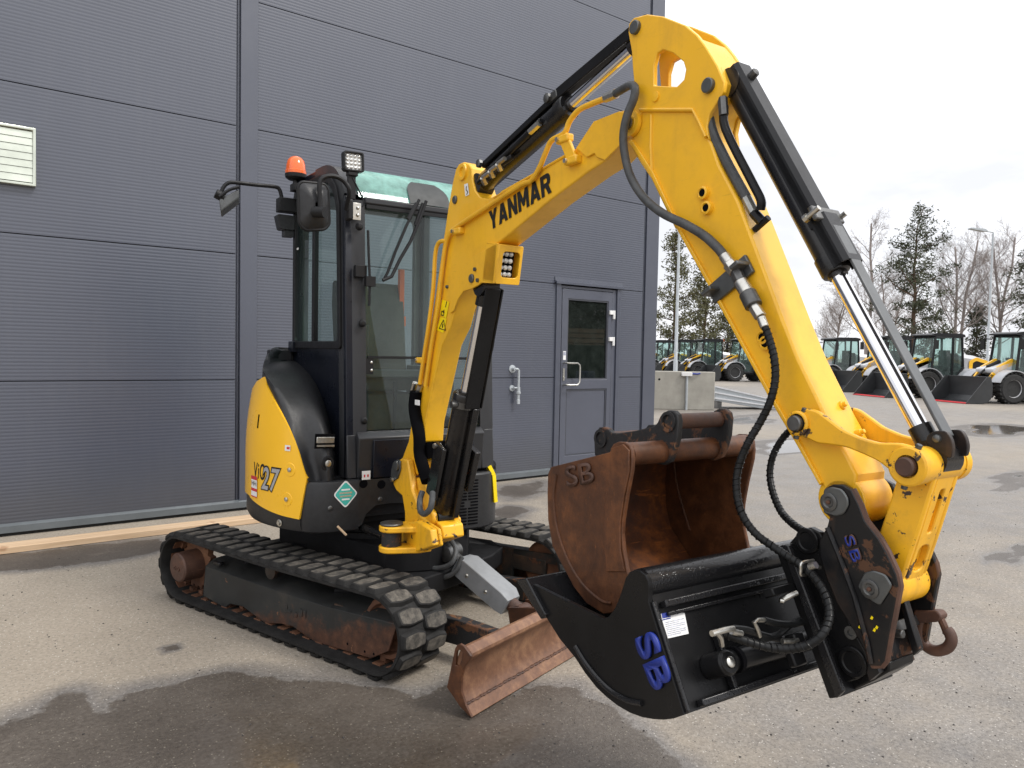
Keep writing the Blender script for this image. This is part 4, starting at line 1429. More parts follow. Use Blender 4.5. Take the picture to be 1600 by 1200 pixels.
# front pillars, sill and header
def xf(z):
    return 0.46 - 0.06 * (z - 1.03) / 1.175
for a, b in ((YR - 0.001, -0.255), (0.415, YL + 0.001)):
    g = G()
    rows = []
    for z in (0.80, 1.03, 1.6, 2.205):
        x = xf(max(z, 1.03))
        rr = 0.035
        out_, in_ = (a, b) if a < 0 else (b, a)
        s_ = 1 if out_ < in_ else -1
        sec_ = [V(x - 0.10, out_, z), V(x - rr, out_, z), V(x - rr * 0.3, out_ + s_ * rr * 0.3, z), V(x, out_ + s_ * rr, z), V(x + 0.004, in_, z), V(x - 0.045, in_, z), V(x - 0.10, in_ - s_ * 0.03, z)]
        rows.append(sec_)
    g.sheet(rows, closed=True)
    g.f.append(tuple(range(7))); g.f.append(tuple(21 + k for k in range(7)))
    # curved rail up to the roof
    rp = catmull([V(0.36, 0, 2.205), V(0.312, 0, 2.29), V(0.235, 0, 2.358), V(0.11, 0, 2.398), V(-0.05, 0, 2.405)], 4)
    for p in (rp,):
        g.sheet([[q_ + V(dx, y_, dz) for dx, y_, dz in ((-0.01, a, -0.03), (0.038 * max(0, 1 - i / 14), a, 0.026), (0.038 * max(0, 1 - i / 14), b if a < 0 else b, 0.026), (-0.01, b, -0.03))] for i, q_ in enumerate(p)], closed=True)
    g.obj('front_pillar', 'cab_grey', cab, angle=50)
g = G()
g.bar((0.388, -0.26, 2.205), (0.388, 0.42, 2.205), 0.064, 0.034)
g.obj('windscreen_header', 'cab_grey', cab, bevel=0.008)
g = G()
g.box2((0.402, -0.25, 2.168), (0.417, 0.41, 2.186))
g.obj('windscreen_seal', 'seal', cab)
G().box2((0.434, -0.245, 1.405), (0.446, 0.405, 1.418)).obj('windscreen_divider', 'seal', cab)
g = G()
g.sheet([[V(xf(1.04) - 0.012, -0.27, 1.04), V(xf(1.04) - 0.012, 0.43, 1.04)], [V(xf(2.19) - 0.012, -0.27, 2.19), V(xf(2.19) - 0.012, 0.43, 2.19)]])
g.obj('windscreen', 'cab_glass', cab)
for y_, z_ in ((-0.235, 1.345), (-0.235, 1.385)):
    G().sphere((xf(z_) + 0.0, y_ + 0.01, z_), 0.008, 10).obj('rivet', 'zinc', cab)
G().box2((0.437, -0.255, 1.325), (0.4445, -0.215, 1.405)).obj('glass_clip', 'seal', cab)
g = G()
fillp = [(0.46, 1.035), (0.475, 1.03), (0.505, 1.005), (0.50, 0.985), (0.478, 0.80), (0.44, 0.80), (0.44, 1.03)]
g.prism(fillp, 'y', -0.31, 0.42)
g.prism([(0.40, 0.80), (0.478, 0.80), (0.462, 1.02), (0.40, 1.02)], 'y', -0.36, -0.31)
g.prism([(0.40, 0.80), (0.478, 0.80), (0.462, 1.02), (0.40, 1.02)], 'y', 0.42, 0.50)
g.obj('front_sill', 'cab_grey', cab, bevel=0.006)
g = G()
g.prism([(0.505, 0.80), (0.512, 0.995), (0.482, 0.985), (0.476, 0.80)], 'y', -0.235, 0.35)
g.obj('front_panel', 'navy_black', cab, bevel=0.004)
# roof and skylight
g = G()
g.prism([(XB, 2.35), (XB, 2.40), (-0.42, 2.425), (-0.36, 2.432), (0.06, 2.432), (0.10, 2.42), (0.08, 2.39), (-0.40, 2.385)], 'y', YR + 0.045, YL - 0.045)
g.obj('roof', 'cab_grey', cab, bevel=0.006)
g = G()
rp = catmull([V(0.412, 0, 2.218), V(0.380, 0, 2.280), V(0.31, 0, 2.352), V(0.22, 0, 2.40), V(0.09, 0, 2.428)], 4)
g.sheet([[p + V(0, y_, 0) for y_ in (-0.29, 0.45)] for p in rp])
g.obj('roof_window', 'roof_glass', cab)
# wiper motor hump on the skylight
hp_ = [(0.41,-0.008613,2.23),(0.41,0.2304,2.26)]
ya_, yb_ = hp_[0][1], hp_[1][1]
g = G()
rows = []
for i, p in enumerate(rp[:9]):
    k = max(0.0, i - 4) / 4.0
    inset = 0.05 * k * k
    rows.append([p + V(0.006 + 0.004 * math.sin(PI * j / 6), ya_ + inset + (yb_ - ya_ - 2 * inset) * j / 6, 0.004) for j in range(7)])
g.sheet(rows)
g.obj('wiper_motor_cover', 'frit_grey', cab)
# rear wall with window
g = G()
g.prism(rect(YR + 0.045, YL - 0.045, 0.80, 2.36), 'x', XB, XB + 0.04, [rounded(rect(-0.28, 0.42, 1.12, 2.30), 0.06)])
g.obj('rear_wall', 'interior_grey', cab)
G().add([(XB + 0.02, -0.29, 1.11), (XB + 0.02, 0.43, 1.11), (XB + 0.02, 0.43, 2.31), (XB + 0.02, -0.29, 2.31)], [(0, 1, 2, 3)]).obj('rear_pane', 'cab_glass', cab)
G().box2((XB + 0.04, YR + 0.045, 0.80), (0.44, YL - 0.045, 0.82)).obj('floor', 'seal', cab)
# operator's seat and controls
g = G()
g.prism(rounded([(-0.28, 1.20), (0.14, 1.22), (0.16, 1.29), (0.10, 1.33), (-0.24, 1.31)], 0.03), 'y', -0.17, 0.29)
g.box2((-0.22, -0.10, 0.82), (0.08, 0.22, 1.20))
bkp = rounded([(-0.30, 1.28), (-0.19, 1.28), (-0.25, 1.74), (-0.29, 1.86), (-0.36, 1.86), (-0.37, 1.72)], 0.04)
g.prism(bkp, 'y', -0.15, 0.27)
seat = g.obj('seat', 'seat_cloth', cab, bevel=0.05, seg=4)
G().box2((-0.285, 0.245, 1.35), (-0.255, 0.275, 1.95)).box2((-0.30, 0.235, 1.6), (-0.25, 0.285, 1.66)).obj('seat_belt', 'orange_belt', seat)
for sy in (-0.24, 0.33):
    g = G()
    g.box2((-0.20, sy - 0.06, 1.12), (0.20, sy + 0.06, 1.36))
    g.tube([(0.15, sy, 1.36), (0.17, sy, 1.46), (0.16, sy, 1.56)], 0.012, 8, 4)
    g.sphere((0.16, sy, 1.59), 0.03, 12, (1, 1, 1.5))
    g.obj('control_console', 'interior_grey', cab, bevel=0.01)
g = G()
for sy in (-0.03, 0.13):
    g.tube([(0.26, sy, 0.84), (0.30, sy, 1.10), (0.30, sy, 1.28)], 0.010, 8, 4)
    g.box2((0.22, sy - 0.05, 0.83), (0.36, sy + 0.05, 0.86))
g.obj('travel_levers', 'seal', cab)
g = G()
g.box2((0.10, -0.25, 1.30), (0.24, 0.36, 1.34))
g.box2((0.20, -0.30, 1.42), (0.30, -0.18, 1.58))
g.obj('safety_bar', 'interior_grey', cab, bevel=0.006)

# wipers
for pts, r_ in (([(0.475,0.01532,2.233),(0.475,-0.05872,2.083),(0.475,-0.1175,1.947),(0.475,-0.1549,1.847),(0.475,-0.1754,1.806)], 0.008), ([(0.48,0.05346,2.23),(0.48,0.0146,2.123),(0.48,-0.0347,2.01),(0.48,-0.09086,1.916),(0.48,-0.1357,1.825),(0.48,-0.1844,1.802)], 0.009), ([(0.47,0.003402,2.212),(0.47,-0.04257,2.125)], 0.012), ([(0.475,0.03768,2.216),(0.475,-0.004567,2.099)], 0.010)):
    G().tube(pts, r_, 8).obj('wiper_arm', 'seal', cab)
wb = [(0.474,-0.264,2.046),(0.474,-0.2593,1.935),(0.474,-0.2507,1.792),(0.474,-0.2527,1.67)]
g = G().tube(wb, 0.007, 8)
g.box(V(wb[2]), (0.03, 0.05, 0.05))
g.obj('wiper_blade', 'seal', cab)
# hinges, rubber buttons on the pillar
for p in [(0.452,-0.3027,2.063),(0.452,-0.2803,1.582),(0.452,-0.2677,1.09),(0.452,0.3819,1.082)]:
    G().lathe(V(p), V(1, 0, 0), [(0, 0.02), (0.012, 0.018), (0.02, 0.010), (0.021, 0)], 14).obj('rubber_stop', 'seal', cab)
hb = V([(0.445,-0.2907,1.842)][0])
G().box(hb, (0.03, 0.06, 0.06)).obj('screen_bracket', 'seal', cab, bevel=0.003)
# grab handles on the door side
for pts in ([(0.376,0.53,1.589),(0.399,0.53,1.53),(0.3806,0.53,1.457),(0.3392,0.53,1.427)], [(0.354,0.53,1.413),(0.3713,0.53,1.321),(0.3599,0.53,1.243),(0.3106,0.53,1.219)]):
    G().tube(pts, 0.008, 8, 4).obj('grab_handle', 'seal', cab)

# right-hand mirror
mc = [(0.5,-0.6243,2.214),(0.5,-0.6063,2.234),(0.5,-0.4948,2.238),(0.5,-0.4789,2.215),(0.5,-0.471,2.051),(0.5,-0.4929,2.025),(0.5,-0.5862,2.009),(0.5,-0.6169,2.036)]
g = G()
cy_ = sum(p[1] for p in mc) / 8; cz_ = sum(p[2] for p in mc) / 8
ml = rounded([(p[1], p[2]) for p in mc], 0.02)
rows = [[V(0.505 - 0.02 + dx, cy_ + (y - cy_) * s_, cz_ + (z - cz_) * s_) for y, z in ml] for dx, s_ in ((0.0, 0.96), (0.0, 1.0), (0.014, 1.0), (0.020, 0.93), (0.032, 0.82), (0.048, 0.45), (0.052, 0.1))]
g.sheet(rows, closed=True)
g.f.append(tuple(range(len(ml))))
ma = [(0.555,-0.5373,2.094),(0.555,-0.5378,2.156),(0.555,-0.5414,2.216),(0.555,-0.5294,2.25),(0.555,-0.4954,2.267),(0.555,-0.4515,2.267),(0.555,-0.4132,2.245),(0.555,-0.3935,2.205),(0.555,-0.3895,2.13)]
mr_ = [V(0.487, y, z) for y, z in ml]
mir = up(g, 'mirror', 'cowl_black', angle=50, label='black wing mirror on a bent arm by the front pillar')
g = G()
g.tube([V(p) for p in ma[:-1]] + [V(0.50, ma[-1][1], ma[-1][2])], 0.011, 10, 4)
g.cyl(V(0.535, ma[0][1] - 0.02, ma[0][2]), V(0.585, ma[0][1] + 0.015, ma[0][2] - 0.005), 0.026, 16)
g.obj('mirror_arm', 'seal', mir)
G().tube([V(0.495, y, z) for y, z in ml] + [V(0.495, *ml[0])], 0.0085, 8).obj('mirror_rim', 'seal', mir)
mb_ = V([(0.47,-0.3638,2.136)][0])
G().box(mb_, (0.05, 0.034, 0.105)).obj('arm_clamp', 'seal', mir, bevel=0.01)
zb = V([(0.455,-0.3249,2.136)][0])
G().box(zb, (0.006, 0.06, 0.085)).obj('bracket', 'zinc', mir, bevel=0.002)
for p in [(0.459,-0.3132,2.153),(0.459,-0.3128,2.118)]:
    G().sphere(p, 0.009, 10).obj('bolt', 'zinc', mir)

# rear mirror on a long arm, beacon and rear lamp
ra = [(-0.36,-0.4571,2.32),(-0.36,-0.4684,2.359),(-0.36,-0.494,2.374),(-0.36,-0.6017,2.37),(-0.36,-0.7237,2.367),(-0.36,-0.7579,2.356),(-0.36,-0.7782,2.332),(-0.36,-0.7882,2.306)]
ma2 = G().tube(ra, 0.011, 10, 4)
rm = up(ma2, 'long_mirror_arm', 'seal')
rc = [(-0.36,-0.8117,2.257),(-0.36,-0.7064,2.327),(-0.36,-0.7028,2.278),(-0.36,-0.8014,2.188)]
g = G()
c4 = [V(p) for p in rc]
g.add([c + V(0.05, 0, 0.0) for c in c4] + [c + V(-0.03, 0.02, -0.02) for c in c4], [(0, 1, 2, 3), (7, 6, 5, 4), (0, 4, 5, 1), (1, 5, 6, 2), (2, 6, 7, 3), (3, 7, 4, 0)])
g.obj('mirror_head', 'guard_grey', rm, bevel=0.008)
g = G()
k0, k1 = V([(-0.33,-0.8245,2.289)][0]), V([(-0.33,-0.781,2.27)][0])
g.cyl(k0, k1, 0.026, 14)
g.tube([c4[0] + V(0.055, 0, 0.01), (c4[0] + c4[1]) / 2 + V(0.055, 0, 0.02), c4[1] + V(0.055, 0, 0.008)], 0.009, 8, 4)
g.obj('mirror_joint', 'seal', rm)
g = G()
ab_ = [(-0.38,-0.4735,2.318),(-0.38,-0.3951,2.238)]
g.box2((-0.42, ab_[0][1], ab_[1][2]), (-0.34, YR, ab_[0][2]))
g.obj('arm_bracket', 'seal', rm, bevel=0.004)
lb = [(-0.4,-0.4784,2.224),(-0.4,-0.3884,2.138),(-0.4,-0.3771,2.135),(-0.4,-0.4331,2.1)]
g = G()
g.prism(rounded([(lb[0][1], lb[0][2]), (lb[2][1], lb[0][2]), (lb[2][1], lb[1][2]), (lb[0][1] + 0.02, lb[1][2])], 0.012), 'x', -0.45, -0.37)
g.box2((-0.44, lb[3][1], lb[3][2]), (-0.38, lb[2][1], lb[1][2]))
up(g, 'rear_lamp', 'cowl_black', bevel=0.006)
bc_ = V([(-0.2814,-0.4,2.409)][0])
g = G()
g.lathe(bc_ + V(0, 0, -0.02), V(0, 0, 1), [(0, 0.016), (0.02, 0.016), (0.022, 0.042), (0.035, 0.058), (0.055, 0.060)], 24)
g.box2((bc_.x - 0.04, bc_.y - 0.02, bc_.z - 0.06), (bc_.x + 0.04, YR + 0.0, bc_.z - 0.02))
g.box2((bc_.x - 0.04, YR - 0.03, bc_.z - 0.10), (bc_.x + 0.04, YR + 0.0, bc_.z - 0.06))
bea = up(g, 'beacon', 'seal', label='orange rotating beacon on the cab roof corner')
G().lathe(bc_ + V(0, 0, 0.034), V(0, 0, 1), [(0, 0.059), (0.018, 0.0595), (0.022, 0.055), (0.05, 0.053), (0.078, 0.046), (0.095, 0.030), (0.102, 0.012), (0.103, 0.0)], 28).obj('beacon_dome', 'amber', bea)

# square LED lamp above the pillar
wl4 = [(0.46,-0.3828,2.428),(0.46,-0.2765,2.432),(0.46,-0.2887,2.323),(0.46,-0.3949,2.33)]
c = sum((V(p) for p in wl4), V(0, 0, 0)) / 4
ux, uz = (V(wl4[1]) - V(wl4[0])), (V(wl4[0]) - V(wl4[3]))
w_, h_ = ux.length, uz.length
mm = basis(c, ux, uz)
def lamp(mm, w_, h_, parent_fn, cells=4, name='work_lamp'):
    g = G()
    g.prism(rrect(-w_ / 2, -h_ / 2, w_ / 2, h_ / 2, 0.014), 'z', -0.035, 0.004, [rrect(-w_ / 2 + 0.01, -h_ / 2 + 0.01, w_ / 2 - 0.01, h_ / 2 - 0.01, 0.008)])
    g.prism(rrect(-w_ / 2 + 0.009, -h_ / 2 + 0.009, w_ / 2 - 0.009, h_ / 2 - 0.009, 0.008), 'z', -0.034, -0.02)
    for i in range(5):
        g.box((0, -h_ * 0.35 + i * h_ * 0.17, -0.045), (w_ * 0.85, 0.006, 0.022))
    g.v = [mm @ v for v in g.v]
    o = parent_fn(g)
    l = G()
    l.prism(rrect(-w_ / 2 + 0.01, -h_ / 2 + 0.01, w_ / 2 - 0.01, h_ / 2 - 0.01, 0.008), 'z', -0.019, -0.010)
    l.v = [mm @ v for v in l.v]
    l.obj('lamp_reflector', 'led_lens', o)
    for i in range(cells):
        for j in range(cells):
            d = G()
            x_ = (-w_ / 2 + 0.012) + (w_ - 0.024) * (i + 0.5) / cells
            y_ = (-h_ / 2 + 0.012) + (h_ - 0.024) * (j + 0.5) / cells
            d.lathe((x_, y_, -0.011), (0, 0, 1), [(0, (w_ - 0.024) / cells * 0.42), (0.004, (w_ - 0.024) / cells * 0.40), (0.008, (w_ - 0.024) / cells * 0.2), (0.009, 0)], 10)
            d.v = [mm @ v for v in d.v]
            d.obj('led_cell', 'led_cell', o)
    return o
wlamp = lamp(mm, w_, h_, lambda g: up(g, 'work_lamp', 'seal', bevel=0.003))
g = G()
f0 = V([(0.44,-0.3477,2.319)][0])
f1 = V([(0.44,-0.3331,2.195)][0])
g.box((f0 + f1) / 2, (0.02, 0.04, abs(f0.z - f1.z)))
g.box(f0 + V(0, 0.01, 0), (0.04, 0.05, 0.02))
g.obj('lamp_bracket', 'seal', wlamp, bevel=0.003)
G().tube([(0.45,-0.3381,2.299),(0.45,-0.3142,2.258),(0.45,-0.2868,2.211),(0.45,-0.2796,2.174),(0.45,-0.2963,2.16)], 0.004, 6, 5).obj('lamp_cable', 'seal', wlamp)
# yellow strap beside the grille
ys = [V(p_) for p_ in [(0.47,0.4681,0.8111),(0.47,0.4988,0.7582),(0.47,0.5148,0.604)]]
G().bar(ys[0], ys[1], 0.022, 0.03, (1, 0, 0)).bar(ys[1], ys[2], 0.022, 0.03, (1, 0, 0)).obj('yellow_guard', 'yellow_bright', grille)

tb_ = [(-0.662,-0.44,1.439),(-0.1975,-0.44,1.388)]
up(G().box2((-0.52, -0.495, tb_[1][2] - 0.02), (-0.41, -0.37, tb_[0][2] + 0.0)), 'rear_box', 'black_satin', bevel=0.01)

# ------------------------------------------------------------------ excavator: boom, arm, cylinders
Y0 = -0.068
BN, BF = -0.112, -0.006          # boom cheeks
AN, AF = -0.128, -0.010          # arm cheeks

# swing post
near = [(0.5605,0.7705),(0.5737,0.8506),(0.5958,0.8893),(0.6559,0.9165),(0.7226,0.9157),(0.7535,0.8544),(0.7774,0.7804),(0.8425,0.7207),(0.8784,0.6726),(0.9524,0.6602),(0.9553,0.571),(0.7058,0.5152),(0.7014,0.657),(0.6693,0.7306),(0.6003,0.7446)]
g = G()
g.prism(near, 'y', -0.15, -0.116)
g.prism(near, 'y', -0.002, 0.03)
core = [(0.6823,0.8255),(0.8243,0.8377),(0.8801,0.7945),(0.9101,0.6935),(0.9634,0.6677),(1.028,0.651),(1.042,0.5951),(0.8886,0.5336),(0.6484,0.4884),(0.6435,0.6425),(0.6554,0.7412)]
g.prism(core, 'y', -0.116, -0.002)
CL = [(0.9417,-0.068,0.6764)][0]
lg = circ(CL[0], CL[2], 0.042, 18, -PI * 0.45, PI * 0.75) + [(CL[0] - 0.10, CL[2] + 0.0), (CL[0] - 0.11, CL[2] - 0.10), (CL[0] - 0.03, CL[2] - 0.09)]
g.prism(lg, 'y', -0.138, -0.111)
g.prism(lg, 'y', -0.025, 0.002)
post = up(g, 'swing_post', 'yellow_worn', bevel=0.008)
# ears of the swing cylinder
ec = [(0.8421,-0.28,0.6369)][0]
eb = [(0.8451,-0.28,0.5411)][0]
for z_, t_ in ((ec[2], 0.028), (eb[2], 0.028)):
    g = G()
    cxy = (ec[0], ec[1])
    pp = circ(cxy[0], cxy[1], 0.058, 14, PI * 0.9, PI * 1.9) + [(cxy[0] + 0.10, -0.19), (cxy[0] + 0.10, -0.12), (cxy[0] - 0.02, -0.12)]
    g.prism(pp, 'z', z_ - t_, z_)
    g.obj('swing_ear', 'yellow_worn', post, bevel=0.006)
G().prism(circ(ec[0], ec[1], 0.054, 24), 'z', ec[2] + 0.0005, ec[2] + 0.012).obj('pin_cap', 'steel_dark', post, bevel=0.004)
G().cyl((ec[0], ec[1], eb[2] + 0.001), (ec[0], ec[1], ec[2] - 0.029), 0.047, 24).obj('cylinder_eye', 'rust_black', post)
g = G()
wb_ = [(0.718,0.597),(0.9521,0.6691),(1.092,0.6567),(1.119,0.5876),(0.9042,0.502),(0.7216,0.4839)]
g.prism(wb_, 'y', -0.165, -0.151)
g.prism([(x * 0.97 + 0.03 * wb_[0][0], z * 0.97 + 0.03 * wb_[0][1]) for x, z in wb_], 'y', -0.20, -0.1655)
g.obj('post_web', 'yellow_worn', post, bevel=0.01)
# boom foot pin plate
fp = [(0.5549,0.8416),(0.5772,0.8837),(0.6228,0.9059),(0.6607,0.9045),(0.6621,0.8602),(0.6332,0.8144),(0.5801,0.7901),(0.5486,0.7917)]
G().prism(fp, 'y', -0.160, -0.1505).obj('pin_plate', 'pin_grey', post, bevel=0.003)
for p in [(0.6305,-0.162,0.8755)]:
    G().lathe(V(p), V(0, -1, 0), [(0, 0.026), (0.008, 0.026), (0.010, 0.02)], 20).obj('pin_head', 'pin_grey', post)
for p in [(0.5865,-0.162,0.8015)]:
    G().lathe(V(p), V(0, -1, 0), [(0, 0.012), (0.012, 0.012)], 6).obj('bolt', 'zinc', post)

# boom
bo = [(0.6809,0.8346),(0.5983,0.845),(0.5664,0.8829),(0.6104,0.9405),(0.6536,0.997),(0.7005,1.135),(0.7798,1.32),(0.8495,1.49),(0.9217,1.697),(0.9897,1.94),(1.034,2.091),(1.072,2.198),(1.1,2.252),(1.128,2.269),(1.168,2.269),(1.213,2.252),(1.242,2.225),(1.249,2.172),(1.272,2.128),(1.315,2.094),(1.378,2.079),(1.438,2.08),(1.486,2.095),(1.904,2.149),(1.969,2.159),(2.063,2.227),(2.144,2.228),(2.215,2.224),(2.258,2.191),(2.265,2.154),(2.24,2.134),(2.195,2.118),(2.124,2.084),(2.032,2.064),(1.818,2.004),(1.576,1.924),(1.474,1.891),(1.334,1.854),(1.239,1.809),(1.175,1.748),(1.12,1.65),(1.076,1.561),(0.9926,1.475),(0.9154,1.296),(0.8348,1.109),(0.8242,1.016),(0.7768,0.9796),(0.8136,0.9161),(0.7876,0.8629),(0.7317,0.8358)]
ehole = [(1.135,2.229),(1.146,2.243),(1.175,2.243),(1.203,2.229),(1.209,2.212),(1.187,2.2),(1.153,2.206)]
g = G()
g.prism(bo, 'y', BN, BF)
boom = up(g, 'boom', 'yellow', bevel=0.006, seg=3, label='yellow boom with bold black maker lettering')
for p in [(1.17,-0.112,2.225)]:
    G().lathe(V(p) + V(0, 0.002, 0), V(0, -1, 0), [(0, 0.036), (0.012, 0.034), (0.012, 0.022), (0.004, 0.02), (0.004, 0)], 24).obj('ear_boss', 'yellow', boom)
for p, r_ in zip([(1.102,-0.114,2.117),(1.278,-0.124,1.759),(1.043,-0.114,1.739)], (0.018, 0.019, 0.008)):
    G().lathe(V(p) + V(0, 0.003, 0), V(0, -1, 0), [(0, r_), (0.007, r_), (0.010, r_ * 0.8), (0.010, 0)], 22).obj('pin_cap', 'pin_grey', boom)
bop = [(0.8071,1.007),(0.8942,1.023),(0.8636,0.9404),(0.782,0.9236)]
G().prism(bop, 'y', -0.108, -0.010).obj('boom_opening_shade', 'dark_void', boom)  # dark block painted as the shade inside the boom's open end
# weld seam and reinforcing plate at the knee
gus = [(1.086,1.618),(1.108,1.673),(1.14,1.745),(1.195,1.813),(1.292,1.853),(1.474,1.886),(1.45,1.727),(1.354,1.736),(1.318,1.725),(1.265,1.715),(1.204,1.71),(1.154,1.677),(1.121,1.631)]
G().prism(gus, 'y', BN - 0.010, BN - 0.0005).obj('knee_gusset', 'yellow', boom, bevel=0.002)
for p in [(1.306,-0.122,1.795),(1.329,-0.122,1.748)]:
    G().lathe(V(p), V(0, -1, 0), [(0, 0.009), (0.008, 0.009), (0.008, 0)], 6).obj('bolt', 'pin_grey', boom)
g = G()
g.tube([(1.43,-0.113,2.073),(1.562,-0.113,2.092),(1.775,-0.113,2.125),(1.906,-0.113,2.144)], 0.005, 8)
g.obj('weld_bead', 'yellow', boom)
# end plate by the arm hinge
epl = [(1.971,2.154),(2.065,2.222),(2.192,2.223),(2.253,2.196),(2.261,2.145),(2.191,2.111),(2.126,2.082),(2.086,2.1),(2.072,2.116),(2.032,2.111),(2.007,2.129)]
G().prism(epl, 'y', BN - 0.008, BN - 0.0005).obj('hinge_plate', 'yellow', boom, bevel=0.002)
# steel lines along the boom
for pts in ([(0.8065,-0.128,1.291),(0.8436,-0.128,1.414),(0.8979,-0.128,1.593),(0.9322,-0.128,1.739),(0.9467,-0.128,1.885),(0.9704,-0.128,1.934),(1.008,-0.128,1.945),(1.051,-0.128,1.94)],
            [(0.8641,-0.126,1.282),(0.9175,-0.126,1.474),(0.976,-0.126,1.65),(1.014,-0.126,1.821),(1.041,-0.126,1.918),(1.082,-0.126,1.97),(1.157,-0.126,1.994),(1.392,-0.126,2.039),(1.636,-0.126,2.084),(1.713,-0.126,2.09),(1.765,-0.126,2.127),(1.8,-0.126,2.17),(1.838,-0.126,2.208),(1.913,-0.126,2.217),(1.941,-0.126,2.25),(1.993,-0.126,2.276),(2.062,-0.126,2.279),(2.137,-0.126,2.278),(2.168,-0.126,2.279)],):
    G().tube(pts, 0.010, 10, 5).obj('steel_line', 'yellow', boom)
for p in [(0.807,-0.13,1.404),(1.154,-0.13,1.972),(1.912,-0.13,2.197),(1.962,-0.13,2.114)]:
    g = G()
    g.box(V(p) + V(0.0, 0.006, 0), (0.07, 0.03, 0.028))
    ob = g.obj('line_clamp', 'yellow', boom, bevel=0.006)
    G().lathe(V(p) + V(-0.02, -0.008, 0), V(0, -1, 0), [(0, 0.009), (0.009, 0.009)], 6).obj('bolt', 'zinc', boom)
cl = [(1.906,-0.126,2.21),(1.964,-0.126,2.114)]
G().bar(cl[0], cl[1], 0.012, 0.045, (0.3, 0, 1)).obj('clamp_strap', 'yellow', boom, bevel=0.003)
for p0_, p1_ in (([(0.7575,-0.128,1.295),(0.7304,-0.128,1.25)]), ([(0.8095,-0.126,1.285),(0.7764,-0.126,1.234)])):
    G().cyl(p0_, p1_, 0.014, 8).obj('line_fitting', 'zinc', boom)
sl2 = [(0.7804,-0.135,1.253),(0.7691,-0.135,1.166),(0.8218,-0.135,1.047),(0.8316,-0.135,0.9568),(0.8888,-0.135,0.8733),(0.9165,-0.135,0.8413)]
G().tube(sl2, 0.030, 12, 5).obj('hose_sleeve', 'dark_void', boom)
tg = V([(0.8641,-0.168,1.207)][0])
G().box(tg, (0.045, 0.003, 0.024)).obj('hose_tag', 'white_label', boom)
# lettering
l0, l1 = [V(p) for p in [(1.406,-0.114,1.945),(1.828,-0.114,2.03)]]
lu = V([(1.368,-0.114,2.015)][0]) - V([(1.406,-0.114,1.945)][0])
m_ = basis(l0, l1 - l0, V(-(l1 - l0).z, 0, (l1 - l0).x))
ln = (l1 - l0).length
hgt = (V([(1.368,-0.114,2.01)][0]) - l0).length
block_text('lettering', 'YANMAR', 'decal_black', m_, boom, ln, hgt * 1.04)
# warning decals
wq = [V(p) for p in [(0.9967,-0.1145,1.684),(1.065,-0.1145,1.67),(1.037,-0.1145,1.599),(0.9739,-0.1145,1.615)]]
g = G(); g.add(wq, [(0, 1, 2, 3)]); g.obj('warning_decal', 'yellow_bright', boom)
wq2 = [V(p) for p in [(0.9805,-0.1145,1.606),(1.043,-0.1145,1.596),(1.014,-0.1145,1.533),(0.9444,-0.1145,1.546)]]
g = G(); g.add(wq2, [(0, 1, 2, 3)]); g.obj('warning_decal', 'yellow_bright', boom)
def flat_lines(segs, r_, name, par, mat='decal_black'):
    g = G()
    for a, b in segs:
        g.bar(V(a), V(b), r_, 0.0008, (0, 1, 0))
    return g.obj(name, mat, par)
tri = [(1.014,-0.1155,1.591),(1.034,-0.1155,1.544),(0.9715,-0.1155,1.554)]
flat_lines([(tri[0], tri[1]), (tri[1], tri[2]), (tri[2], tri[0])], 0.004, 'warning_triangle', boom)
pic = [(1.042,-0.1155,1.673),(1.031,-0.1155,1.648),(1.019,-0.1155,1.637),(1.007,-0.1155,1.623),(0.9941,-0.1155,1.632),(1.019,-0.1155,1.628),(1.013,-0.1155,1.611),(0.9884,-0.1155,1.615)]
flat_lines([(pic[0], pic[1]), (pic[2], pic[3]), (pic[4], pic[5]), (pic[5], pic[6]), (pic[6], pic[7]), (pic[7], pic[4])], 0.005, 'warning_pictogram', boom)
tri2 = [(1.009,-0.1155,1.574),(1.003,-0.1155,1.556)]
flat_lines([(tri2[0], tri2[1])], 0.008, 'warning_pictogram', boom)
wl5 = [V(p) for p in [(1.182,-0.1145,2.17),(1.215,-0.1145,2.17),(1.228,-0.1145,2.119),(1.195,-0.1145,2.116)]]
g = G(); g.add(wl5, [(0, 1, 2, 3)]); g.obj('hook_decal', 'white_label', boom)
hk = [(1.206,-0.1155,2.158),(1.201,-0.1155,2.145),(1.218,-0.1155,2.131),(1.207,-0.1155,2.122)]
flat_lines([(hk[0], hk[1]), (hk[1], hk[2]), (hk[2], hk[3])], 0.004, 'hook_print', boom)

# boom lamp housing
hq = [V(p) for p in [(1.49,-0.122,1.881),(1.461,-0.122,1.726)]]
hx0, hx1 = hq[0], hq[1]
dn = (hx1 - hx0)
hh = dn.length
my = V(0, 1, 0)
mm = basis((hx0 + hx1) / 2 + V(0, 0.058, 0), my, -dn)
g = G()
W2 = 0.058
g.prism(rrect(-W2, -hh / 2, W2, hh / 2, 0.006, 2), 'z', -0.004, 0.004, [rrect(-0.036, -0.052, 0.045, 0.052, 0.016)])
g.prism(rect(-W2, W2, hh / 2 - 0.006, hh / 2), 'z', -0.10, -0.004)
g.prism(rect(-W2, W2, -hh / 2, -hh / 2 + 0.006), 'z', -0.10, -0.004)
g.prism(rect(-W2, -W2 + 0.006, -hh / 2 + 0.006, hh / 2 - 0.006), 'z', -0.10, -0.004)
g.prism(rect(W2 - 0.006, W2, -hh / 2 + 0.006, hh / 2 - 0.006), 'z', -0.10, -0.004)
g.v = [mm @ v for v in g.v]
lh_ = up(g, 'lamp_housing', 'yellow', bevel=0.002)
l = G()
